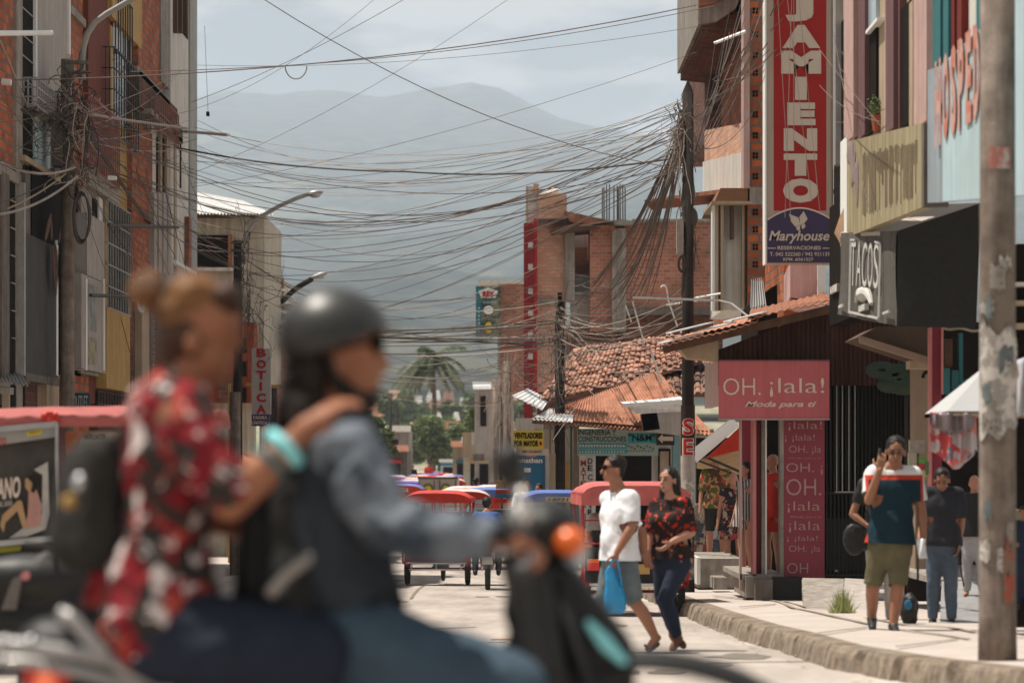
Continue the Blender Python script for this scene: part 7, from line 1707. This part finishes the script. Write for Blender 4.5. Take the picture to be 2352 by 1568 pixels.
J, s_ = std(1775, 1042, 1330, 35.7, (-.8, -.6, 0)); T, _ = person('mannequin in a bright red dress in the boutique window', J, (-.8, -.6, 0), M_redc, None, M_manq, None, None, s_, .013, female=True, sleeve=.1, hands=False, cat='mannequin', name='mannequin', tr=.012); dress(T, J, M_redc, s_, .34, .10)
MB().tube([P(1745, 1168, 35), P(1740, 1330, 35)], .01, 5)

# people further down the road
J, s_ = std(1116, 1135, 1316, 48.7, (0, 1, 0)); zg = gz(48.7)
X = (1118-CX)*48.6/F
def q(a, b_, z): return V((X+a, 48.6+b_, zg+z))
J = dict(head=q(0, .32, 1.46), neck=q(0, .22, 1.33), shL=q(-.18, .2, 1.27), shR=q(.18, .2, 1.27), elL=q(-.3, .4, 1.05), elR=q(.3, .4, 1.05), wrL=q(-.33, .72, 1.02), wrR=q(.33, .72, 1.02), hipL=q(-.1, .1, .84), hipR=q(.1, .1, .84), knL=q(-.2, .52, .72), knR=q(.2, .52, .72), anL=q(-.2, .3, .32), anR=q(.2, .3, .32), toL=q(-.2, .45, .27), toR=q(.2, .45, .27))
person('rider in a blue shirt and dark cap riding away beside the red-roofed mototaxi', J, (0, 1, 0), mat('royal_blue_cloth', (.05,.12,.33), .9), M_navy, M_skin, M_black, M_black, 1., .018, hands=False, tr=.02)
J, s_ = std(1098, 1180, 1312, 50, (0, 1, 0)); person('bare-legged person walking behind the red-roofed mototaxi', J, (0, 1, 0), M_navy, M_navy, M_skin, M_hair, None, s_, .02, hands=False, legs_to=.45, tr=.02)
J, s_ = std(1206, 1098, 1310, 55, (.5, -.8, 0)); person('person in a white shirt bending by the blue shop banner', J, (.5, -.8, 0), M_whitec, M_navy, M_skin, M_hair, M_black, s_, .02, hands=False, tr=.03, belly=.04)
J, s_ = std(1238, 1110, 1312, 54.5, (-.5, -.8, 0)); person('person in a grey shirt, right of the white-shirted one by the blue banner', J, (-.5, -.8, 0), M_grey, M_denim, M_skin, M_hair, M_black, s_, .02, hands=False, tr=.03)
J, s_ = std(1093, 1096, 1255, 80, (0, 1, 0)); person('man in a pale teal shirt walking away on the far right pavement', J, (0, 1, 0), mat('pale_teal_cloth', (.26,.36,.38), .9), M_grey, M_skin, M_hair, M_black, s_, .025, hands=False, tr=.04)
for x, y0, y1, d, m_, tt in ((1112, 1112, 1250, 84, M_coral, 'person in a pink top just right of the man in pale teal'), (1128, 1108, 1250, 83, M_redc, 'person with red clothes near the foot of the thin dark pole'), (1270, 1114, 1290, 58, M_navy, 'dark dressed person in the doorway beside the blue banner'), (985, 1062, 1130, 165, M_redc, 'tiny figure in red at the far end of the street'), (948, 1068, 1135, 160, M_dark, 'tiny dark figure at the far left end of the street')):
    J, s_ = std(x, y0, y1, d, (.1, -1, 0)); person(tt, J, (.1, -1, 0), m_, M_denim, M_skin, M_hair, M_black, s_, .03, hands=False, tr=.04)
# driver and passenger of the pink mototaxi
zg = gz(33.6); X = (1400-CX)*34/F
J = dict(head=V((X, 34.6, zg+1.36)), neck=V((X, 34.5, zg+1.2)), shL=V((X-.17, 34.4, zg+1.15)), shR=V((X+.17, 34.4, zg+1.15)), elL=V((X-.24, 34.3, zg+.92)), elR=V((X+.24, 34.3, zg+.92)), wrL=V((X-.2, 34.5, zg+.8)), wrR=V((X+.2, 34.5, zg+.8)), hipL=V((X-.09, 34.1, zg+.78)), hipR=V((X+.09, 34.1, zg+.78)), knL=V((X-.12, 34.55, zg+.78)), knR=V((X+.12, 34.55, zg+.78)), anL=V((X-.12, 34.6, zg+.5)), anR=V((X+.12, 34.6, zg+.5)), toL=V((X-.12, 34.7, zg+.47)), toR=V((X+.12, 34.7, zg+.47)))
person('passenger sitting under the faded pink mototaxi roof, left of the white T-shirt', J, (0, 1, 0), M_grey, M_navy, M_skin, M_hair, M_black, .95, .02, hands=False, tr=.02)
# ------------------------------------------------------------ the two riders passing close to the camera
D = 6.6; SC = F/D       # about 990 px per metre here
def W(x, y, dd=0.): return P(x, y, D+dd)
GZ = gz(D)
M_floral = floral('red_floral_blouse', (.20,.014,.020), [((.035,.032,.028), 3.3, .50), ((.42,.07,.05), 5.7, .60), ((.60,.52,.49), 8.1, .59)], 13.0)
# --- scooter
T = thing('motor_scooter', 'black motor scooter with teal nose sticker and orange indicators carrying the two near riders', 'motorcycle', (W(800, 0).x, D, GZ))
mb = MB()
mb.cap(W(120, 1500), .09, W(520, 1560), .13); mb.cap(W(480, 1570), .13, W(900, 1640), .12); mb.cap(W(150, 1560), .07, W(480, 1700), .12); mb.cap(W(480, 1720), .12, W(900, 1760), .11)
mb.cap(W(900, 1740), .10, W(1150, 1720), .09)
remesh(mb, 'body', M_black, T, .018, 3)
mb = MB(); mb.cap(W(250, 1490), .10, W(520, 1530), .12); mb.cap(W(500, 1530), .12, W(880, 1590), .10); remesh(mb, 'seat', M_rub, T, .018, 3)
# leg shield and nose
def slab(pts, hw, m, nm, par=None, dd=0.):
    mb = MB(); mb.prism([W(x, y, dd-hw) for x, y in pts], (0, 2*hw, 0)); o = mb.build(nm, m, par or T); bv = o.modifiers.new('b', 'BEVEL'); bv.width = .025; bv.segments = 3; bv.limit_method = 'ANGLE'; return o
mb = MB()
mb.cap(W(1192, 1255), .055, W(1240, 1400), .07); mb.cap(W(1240, 1400), .07, W(1268, 1620), .08); mb.cap(W(1240, 1300), .07, W(1400, 1500), .065); mb.cap(W(1230, 1400), .08, W(1400, 1520), .07); mb.cap(W(1230, 1520), .09, W(1400, 1600), .07); mb.cap(W(1400, 1480), .05, W(1432, 1530), .035)
for k in (-.16, .16): mb.cap(W(1215, 1330, k*.6), .055, W(1250, 1560, k), .055)
remesh(mb, 'leg_shield', M_black, T, .016, 4)
slab([(1342, 1432), (1352, 1420), (1400, 1462), (1446, 1520), (1430, 1530), (1380, 1490)], .10, M_tealp, 'nose_sticker')
mb = MB(); mb.cap(W(1180, 1215, -.04), .045, W(1280, 1255, 0), .06); mb.cap(W(1200, 1180, 0), .035, W(1270, 1200, 0), .045); mb.ell(W(1255, 1215), (.085, .13, .075)); remesh(mb, 'handlebar_cowl', M_black, T, .014, 3)
mb = MB(); mb.ell(W(1308, 1243, -.10), (.040, .045, .034)); mb.build('indicator', M_orange, T, smooth=True); mb = MB(); mb.ell(W(1304, 1246, .12), (.038, .045, .032)); mb.build('indicator', M_orange, T, smooth=True)
mb = MB(); mb.ell(W(1318, 1262, 0), (.035, .09, .05)); mb.build('headlight', M_glassl, T, smooth=True)
for sd, bx in ((-1, -.34), (1, .34)):
    mb = MB(); mb.tube([W(1230, 1240, 0), W(1205, 1215, bx*.5), W(1165, 1222, bx)], .014, 10); mb.build('handlebar', M_steel, T)
    mb = MB(); mb.tube([W(1196, 1225, bx*.75), W(1150, 1228, bx*1.15)], .019, 12); mb.build('grip', M_rub, T)
    mb = MB(); mb.tube([W(1210, 1250, bx*.7), W(1175, 1262, bx*1.0), W(1150, 1268, bx*1.2)], .007, 8); mb.build('brake_lever', M_steel, T)
    mb = MB(); mb.tube([W(1200, 1205, bx*.8), W(1196, 1150, bx*.95), W(1178, 1115, bx*1.05)], .007, 8); mr = mb.build('mirror_stem', M_steel, T)
    if sd < 0:
        mb = MB(); c = W(1169, 1064, bx*1.1); mb.ell(c, (.034, .045, .046)); mb.build('mirror', M_black, T, smooth=True)
    else:
        mb = MB(); mb.ell(W(1180, 1098, bx*1.1), (.03, .05, .034)); mb.build('mirror', M_black, T, smooth=True)
mb = MB(); mb.ell(W(1196, 1178, -.2), (.026, .03, .028)); mb.tube([W(1196, 1168, -.2), W(1200, 1120, -.19)], .010, 8); mb.build('brake_reservoir', mat('pale_metal', (.60,.58,.54), .35, .05, 8, metal=.3), T, smooth=True)
mb = MB(); mb.ell(W(1232, 1280, -.11), (.022, .02, .022)); mb.build('chrome_bolt', M_steel, T, smooth=True)
# front fender, forks, wheels
zw = GZ+.29; xf = W(1468, 0).x; xr = W(170, 0).x
mb = MB(); n_ = 26
for i in range(n_):
    pass
vs = []; rows_ = 8
for i in range(n_+1):
    a = R(150-128*i/n_)
    for k in range(rows_+1):
        b_ = math.pi*k/rows_; rr_ = .385+.045*math.sin(b_)+(.05 if i < 8 else 0)*(1-i/8 if i < 8 else 0)
        vs.append(V((xf+math.cos(a)*rr_*1.22, D-math.cos(b_)*.075, zw+math.sin(a)*rr_*1.02)))
mb.add(vs, [(i*(rows_+1)+k, i*(rows_+1)+k+1, (i+1)*(rows_+1)+k+1, (i+1)*(rows_+1)+k) for i in range(n_) for k in range(rows_)]); mb.build('front_fender', M_black, T, smooth=True)
for nm, xw in (('front_wheel', xf), ('rear_wheel', xr)):
    mb = MB(); mb.tube([(xw+.255*math.cos(a), D, zw+.255*math.sin(a)) for a in [2*math.pi*i/32 for i in range(32)]], .042, 10, closed=True); o = mb.build(nm, M_rub, T, smooth=True)
    mb = MB(); mb.tube([(xw, D-.06, zw), (xw, D+.06, zw)], .05, 14)
    for i in range(10): mb.bar((xw, D, zw), (xw+.22*math.cos(i*.628), D, zw+.22*math.sin(i*.628)), .014)
    mb.build('rim', M_alu, o)
mb = MB()
for k in (-.085, .085): mb.tube([W(1270, 1330, k), (xf, D+k, zw)], .022, 10)
mb.build('front_fork', M_black, T, smooth=True)
# grab rail and tail
M_rail = mat('silver_rail', (.36,.35,.34), .4, .08, 8, metal=.35)
for dd in (-.13, .13):
    mb = MB(); mb.tube([W(x, y, dd*(1 if i < 5 else 1)) for i, (x, y) in enumerate(((-40, 1478), (60, 1482), (130, 1494), (190, 1500), (255, 1520)))], .018, 10); mb.tube([W(145, 1408, dd), W(170, 1425, dd), W(205, 1468, dd), (W(245, 1508, dd)), W(300, 1545, dd), W(400, 1580, dd)], .017, 10); mb.build('grab_rail', M_rail, T, smooth=True)
mb = MB(); mb.tube([W(-60, 1514, -.1), W(70, 1520, -.1), W(180, 1540, -.12), W(330, 1580, -.13)], .014, 10); mb.tube([W(145, 1408, -.13), W(150, 1412, 0), W(145, 1408, .13)], .015, 8); mb.build('grab_rail', M_rail, T, smooth=True)
for x, y in ((14, 1472), (72, 1472), (104, 1528)): MB().ell(W(x, y, -.14), (.013, .013, .013)).build('bolt', M_steel, T, smooth=True)
mb = MB(); mb.prism([W(x, y, -.09) for x, y in ((52, 1540), (80, 1530), (165, 1548), (140, 1600), (66, 1620))], (0, .18, 0)); tl = mb.build('tail_light', M_redl, T); MB().ell(W(105, 1568, -.10), (.026, .02, .03)).build('brake_bulb', mat('lit_lens', (.85,.20,.10), .3, .05, emit=.35), tl, smooth=True)
mb = MB(); mb.cap(W(60, 1640), .08, W(260, 1640), .10); mb.cap(W(180, 1700), .1, W(360, 1760), .1); remesh(mb, 'rear_fender', M_black, T, .02, 2)
mb = MB(); mb.box(W(620, 1900, -.12), W(880, 1740, .12)); mb.cap(W(620, 1850), .09, W(820, 1830), .11); mb.build('engine', M_iron, T)
mb = MB(); mb.tube([W(680, 1900, .18), W(300, 1880, .2), W(40, 1820, .2)], .04, 12); mb.build('exhaust', M_steel, T, smooth=True)

# --- rear rider: woman with a hair bun
skin = mat('tanned_skin', (.30,.125,.07), .5, .12, 12)
T = thing('person', 'woman with a bleached hair bun and red flowered blouse riding behind the driver', 'person', W(380, 1480)); 
mb = MB()
# torso and neck
mb.cap(W(400, 960, 0), .10, W(385, 1180, 0), .10); mb.cap(W(385, 1180, 0), .10, W(380, 1420, 0), .12)
for k in (-1, 1): mb.cap(W(385, 985, .11*k), .075, W(385, 1200, .06*k), .09)
mb.cap(W(405, 950, -.17), .06, W(405, 950, .17), .06); mb.cap(W(400, 950, 0), .06, W(440, 830, 0), .055)
# head
mb.ell(W(460, 735), (.098, .076, .10)); mb.ell(W(478, 815), (.062, .056, .068), Matrix.Rotation(.25, 3, 'Y')); mb.ell(W(500, 862), (.026, .028, .022)); mb.cap(W(536, 755), .012, W(551, 790), .013, 8); mb.cap(W(528, 728), .016, W(530, 742), .014); mb.cap(W(522, 830), .012, W(520, 845), .012); mb.ell(W(440, 790, -.078), (.018, .012, .03)); mb.ell(W(440, 790, .078), (.018, .012, .03))
# near arm reaching the driver's shoulder, far arm at his waist
mb.cap(W(405, 955, -.19), .055, W(528, 1152, -.22), .045); mb.cap(W(528, 1152, -.22), .045, W(600, 1085, -.22), .045); mb.cap(W(600, 1085, -.22), .045, W(676, 1012, -.20), .030)
hand_bones(mb, W(680, 1008, -.20), W(740, 955, -.19)-W(680, 1008, -.20), V((.25, .3, -1)), 1.12, .55, 1)
mb.cap(W(700, 990, -.20), .032, W(745, 962, -.195), .030)
mb.cap(W(405, 955, .19), .055, W(470, 1180, .22), .045); mb.cap(W(470, 1180, .22), .045, W(690, 1240, .2), .03); hand_bones(mb, W(690, 1240, .2), V((1, -.3, 0)), V((0, -1, 0)), 1., .7, -1)
# legs
for k in (-1, 1):
    mb.cap(W(380, 1460, .09*k), .11, W(720, 1500, .20*k), .075); mb.cap(W(720, 1500, .20*k), .065, W(640, 1850, .20*k), .045); mb.cap(W(640, 1850, .2*k), .04, W(620, 1950, .2*k), .035); mb.cap(W(620, 1960, .2*k), .035, W(740, 1985, .2*k), .028)
remesh(mb, 'body', skin, T, .009, 2)
mb = MB()
for k in (-1, 1): mb.ell(W(530, 752, .03*k), (.008, .014, .007))
mb.build('eyes', M_dark, T, smooth=True)
mb = MB()
mb.cap(W(395, 950, 0), .105, W(370, 1180, 0), .115); mb.cap(W(370, 1180, 0), .115, W(355, 1400, 0), .135)
for k in (-1, 1):
    mb.cap(W(388, 965, .11*k), .09, W(378, 1200, .07*k), .10); mb.cap(W(378, 1200, .07*k), .10, W(360, 1430, .09*k), .13); mb.cap(W(405, 945, .17*k), .074, W(465, 1050, .20*k), .072)
mb.cap(W(465, 1050, -.20), .070, W(520, 1115, -.22), .060); mb.cap(W(465, 1050, .20), .07, W(470, 1170, .22), .06)
mb.cap(W(330, 1430, 0), .11, W(335, 1500, -.05), .07); mb.cap(W(300, 1440, -.05), .085, W(350, 1530, -.08), .035); mb.cap(W(440, 1380, -.08), .08, W(485, 1430, -.1), .045); mb.cap(W(250, 1330, 0), .05, W(240, 1440, 0), .05)
mb.cap(W(398, 905, 0), .07, W(395, 960, 0), .10)
remesh(mb, 'blouse', M_floral, T, .012, 3, .016, 7)
mb = MB()
for k in (-1, 1): mb.cap(W(380, 1460, .09*k), .125, W(720, 1500, .20*k), .088); mb.cap(W(720, 1500, .20*k), .085, W(650, 1800, .20*k), .055)
remesh(mb, 'jeans', mat('dark_navy_denim', (.020,.025,.040), .9, .2, 9), T, .015, 3, .008, 7)
mb = MB(); mb.ell(W(440, 690), (.080, .084, .066), Matrix.Rotation(-.1, 3, 'Y')); mb.ell(W(415, 720), (.06, .083, .06))
remesh(mb, 'hair', mat('golden_streak_hair', (.20,.095,.038), .6, .3, 7, .4, col2=(.10,.042,.02)), T, .012, 2, .008, 18)
mb = MB(); mb.ell(W(432, 768), (.078, .080, .088)); mb.cap(W(394, 735), .047, W(405, 830), .047); mb.cap(W(510, 705), .050, W(470, 745), .062); mb.ell(W(520, 690), (.04, .075, .045))
remesh(mb, 'under_hair', mat('dark_brown_hair', (.055,.027,.017), .5, .3, 20), T, .011, 2, .008, 18)
mb = MB(); mb.ell(W(346, 668), (.050, .048, .046)); mb.cap(W(346, 668), .035, W(375, 690), .03); remesh(mb, 'hair_bun', M_hairb, T, .009, 2, .008, 26)
mb = MB(); mb.tube([W(386, 680, .0)+V((.012*math.sin(a*1), .045*math.cos(a), .045*math.sin(a))) for a in [2*math.pi*i/14 for i in range(14)]], .014, 8, closed=True); mb.build('hair_tie', M_black, T, smooth=True)
mb = MB()
a0 = W(653, 1030, -.205); ax = (W(676, 1012, -.20)-W(600, 1085, -.22)).normalized(); u_ = ax.cross(V((0, 1, 0))).normalized(); v_ = ax.cross(u_)
for off, m_, nm, wd in ((.0, M_tealp, 'wristband', .016), (-.045, M_teal, 'bracelet', .010)):
    mb = MB(); mb.tube([a0+ax*off+(u_*math.cos(a)+v_*math.sin(a))*.040 for a in [2*math.pi*i/18 for i in range(18)]], wd, 8, closed=True); mb.build(nm, m_, T, smooth=True)
for k in (-1, 1): 
    mb = MB(); mb.cap(W(620, 1962, .2*k), .042, W(745, 1990, .2*k), .034); remesh(mb, 'shoe', M_whitep, T, .014, 2)
# her backpack
mb = MB(); mb.cap(W(215, 1080, 0), .075, W(195, 1235, 0), .085); mb.cap(W(235, 1060, .06), .06, W(230, 1240, .06), .07); mb.cap(W(235, 1060, -.06), .06, W(230, 1240, -.06), .07)
o = remesh(mb, 'backpack', M_blackc, None, .014, 3, .01, 9); tag(o, 'black backpack on the back of the woman in the red flowered blouse', 'backpack')
for k in (-1, 1):
    mb = MB(); mb.tube([W(250, 1020, .1*k), W(330, 955, .12*k), W(430, 965, .13*k), W(440, 1080, .12*k), W(330, 1200, .13*k), W(250, 1230, .1*k)], .012, 8); mb.build('strap', M_blackc, o, smooth=True)
MB().ell(W(186, 1108, -.10), (.02, .01, .02)).build('buckle', M_steel, o, smooth=True); MB().ell(W(160, 1152, -.09), (.018, .012, .018)).build('keyring', M_ochre, o, smooth=True)

# --- driver
T = thing('person', 'bearded man in a black open helmet, sunglasses and denim jacket driving the scooter', 'person', W(780, 1500))
mb = MB()
mb.cap(W(770, 1030), .11, W(780, 1250), .11); mb.cap(W(780, 1250), .11, W(790, 1440), .13)
for k in (-1, 1): mb.cap(W(775, 1040, .12*k), .08, W(785, 1300, .07*k), .10)
mb.cap(W(775, 1020, -.18), .065, W(775, 1020, .18), .065); mb.cap(W(755, 1000), .065, W(775, 880), .06)
mb.ell(W(790, 775), (.095, .078, .105)); mb.ell(W(812, 860), (.068, .060, .075), Matrix.Rotation(.2, 3, 'Y')); mb.cap(W(872, 805), .012, W(886, 838), .014, 8); mb.cap(W(862, 770), .018, W(864, 788), .014); mb.ell(W(775, 832, -.078), (.020, .014, .034)); mb.ell(W(775, 832, .078), (.020, .014, .034))
for k in (-1, 1):
    mb.cap(W(790, 1035, .19*k), .055, W(902, 1216, .24*k), .046); mb.cap(W(902, 1216, .24*k), .045, W(1115, 1238, .33*k), .032)
    hand_bones(mb, W(1118, 1236, .34*k), V((1, 0, -.12)), V((.15, 0, -1)), 1.1, 1.15, -k)
    mb.cap(W(800, 1480, .09*k), .11, W(1170, 1590, .20*k), .075); mb.cap(W(1170, 1590, .2*k), .065, W(1080, 1880, .18*k), .045); mb.cap(W(1080, 1890, .18*k), .04, W(1200, 1915, .18*k), .03)
remesh(mb, 'body', mat('tanned_skin', (.25,.105,.06)), T, .009, 2)
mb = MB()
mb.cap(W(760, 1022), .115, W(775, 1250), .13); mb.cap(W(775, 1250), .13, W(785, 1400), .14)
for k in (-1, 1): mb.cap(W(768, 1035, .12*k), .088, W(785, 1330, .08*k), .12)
remesh(mb, 'shaded_jacket_body', mat('shaded_denim', (.032,.038,.047), .9, .3, 6, .3), T, .012, 3, .018, 7)  # torso of the denim jacket, its shade put into a darker colour
mb = MB()
for k in (-1, 1):
    mb.cap(W(770, 1015, .12*k), .072, W(790, 1035, .19*k), .074); mb.cap(W(790, 1035, .19*k), .074, W(832, 1105, .21*k), .072); mb.cap(W(832, 1105, .21*k), .072, W(902, 1216, .24*k), .066); mb.cap(W(902, 1216, .24*k), .066, W(1010, 1234, .29*k), .058); mb.cap(W(1010, 1234, .29*k), .058, W(1108, 1238, .33*k), .044)
remesh(mb, 'jacket', mat('denim_jacket', (.038,.048,.062), .9, .3, 8, .3, col2=(.15,.17,.195)), T, .012, 3, .018, 7)  # pale mottling on the sleeves: faded denim plus sunlit highlights put into the colour
mb = MB()
for k in (-1, 1): mb.cap(W(800, 1480, .09*k), .125, W(1170, 1590, .20*k), .092); mb.cap(W(1170, 1590, .2*k), .088, W(1090, 1850, .18*k), .055)
remesh(mb, 'jeans', mat('washed_blue_jeans', (.050,.078,.105), .9, .25, 7), T, .015, 3, .010, 7)
mb = MB(); mb.cap(W(800, 905), .052, W(842, 915), .035); mb.cap(W(775, 880, -.06), .02, W(830, 920, -.03), .02); mb.cap(W(775, 880, .06), .02, W(830, 920, .03), .02); mb.cap(W(845, 872), .022, W(858, 874), .014); remesh(mb, 'beard', M_hair, T, .009, 2, .006, 30)
mb = MB(); mb.cap(W(720, 830), .065, W(690, 960), .060); mb.cap(W(690, 960), .06, W(670, 1060), .045); mb.cap(W(720, 830, -.05), .04, W(700, 980, -.05), .04); remesh(mb, 'hair', M_hair, T, .012, 2, .010, 20)
for k in (-1, 1): mb = MB(); mb.cap(W(1080, 1895, .18*k), .046, W(1210, 1925, .18*k), .036); remesh(mb, 'shoe', M_black, T, .014, 2)
# helmet
M_helm = mat('glossy_black_shell', (.022,.021,.019), .42, .1, 6, spec=.5)
H_ = thing('helmet', 'glossy black open-face helmet worn by the bearded driver', 'helmet', W(760, 770))
mb = MB(); c = W(765, 775); vs = []; n_ = 30; rows_ = 16
def hs(a, e):   # a azimuth 0 = forward +x, e elevation
    return c+V((.133*math.cos(e)*math.cos(a), .122*math.cos(e)*math.sin(a), .118*math.sin(e)))
for j in range(rows_+1):
    for i in range(n_):
        a = 2*math.pi*i/n_; fwd = .5+.5*math.cos(a); elo = -.55+.75*fwd**1.5; e = elo+(math.pi/2-elo)*j/rows_; vs.append(hs(a, e))
mb.add(vs, [(j*n_+i, j*n_+(i+1) % n_, (j+1)*n_+(i+1) % n_, (j+1)*n_+i) for j in range(rows_) for i in range(n_)]); sh_ = mb.build('shell', M_helm, H_, smooth=True); so_ = sh_.modifiers.new('s', 'SOLIDIFY'); so_.thickness = .018
mb = MB()
for i in range(9): pass
mb.grid(lambda u, v: c+V((.130*math.cos((u-.5)*1.7)+.035*v, .122*math.sin((u-.5)*1.7), .028-.005*v)), 12, 3, .008); mb.build('peak', M_helm, H_, smooth=True)
mb = MB()
for k in (-1, 1): mb.tube([W(755, 815, .115*k), W(775, 880, .09*k), W(815, 935, .03*k)], .008, 6)
mb.build('chin_strap', M_black, H_)
mb = MB()
for k in (-1, 1): mb.ell(W(868, 787, .034*k), (.016, .034, .027)); mb.bar(W(862, 784, .06*k), W(780, 800, .08*k), .008)
tag(mb.build('sunglasses', M_dark, smooth=True), 'dark wraparound sunglasses on the face of the bearded driver', 'glasses')
# his backpack
mb = MB(); mb.cap(W(660, 1080), .075, W(660, 1370), .095); mb.cap(W(690, 1060, .07), .06, W(690, 1400, .08), .08); mb.cap(W(690, 1060, -.08), .07, W(690, 1400, -.10), .085); mb.cap(W(630, 1200), .08, W(625, 1380), .09)
o = remesh(mb, 'backpack', mat('black_nylon', (.024,.024,.024), .7, .2, 12), None, .014, 3, .010, 8); tag(o, 'black backpack on the back of the bearded driver', 'backpack')
mb = MB(); mb.tube([W(618, 1366, -.20), W(655, 1322, -.20), W(700, 1290, -.19), W(722, 1276, -.18)], .013, 10); mb.build('strap', mat('pale_strap', (.32,.29,.26), .7), o, smooth=True)
for k in (-1, 1):
    mb = MB(); mb.tube([W(700, 1030, .13*k), W(760, 945, .14*k), W(850, 1000, .14*k), W(870, 1120, .14*k), W(820, 1260, .15*k), W(720, 1330, .12*k)], .016, 8); mb.build('strap', M_blackc, o, smooth=True)
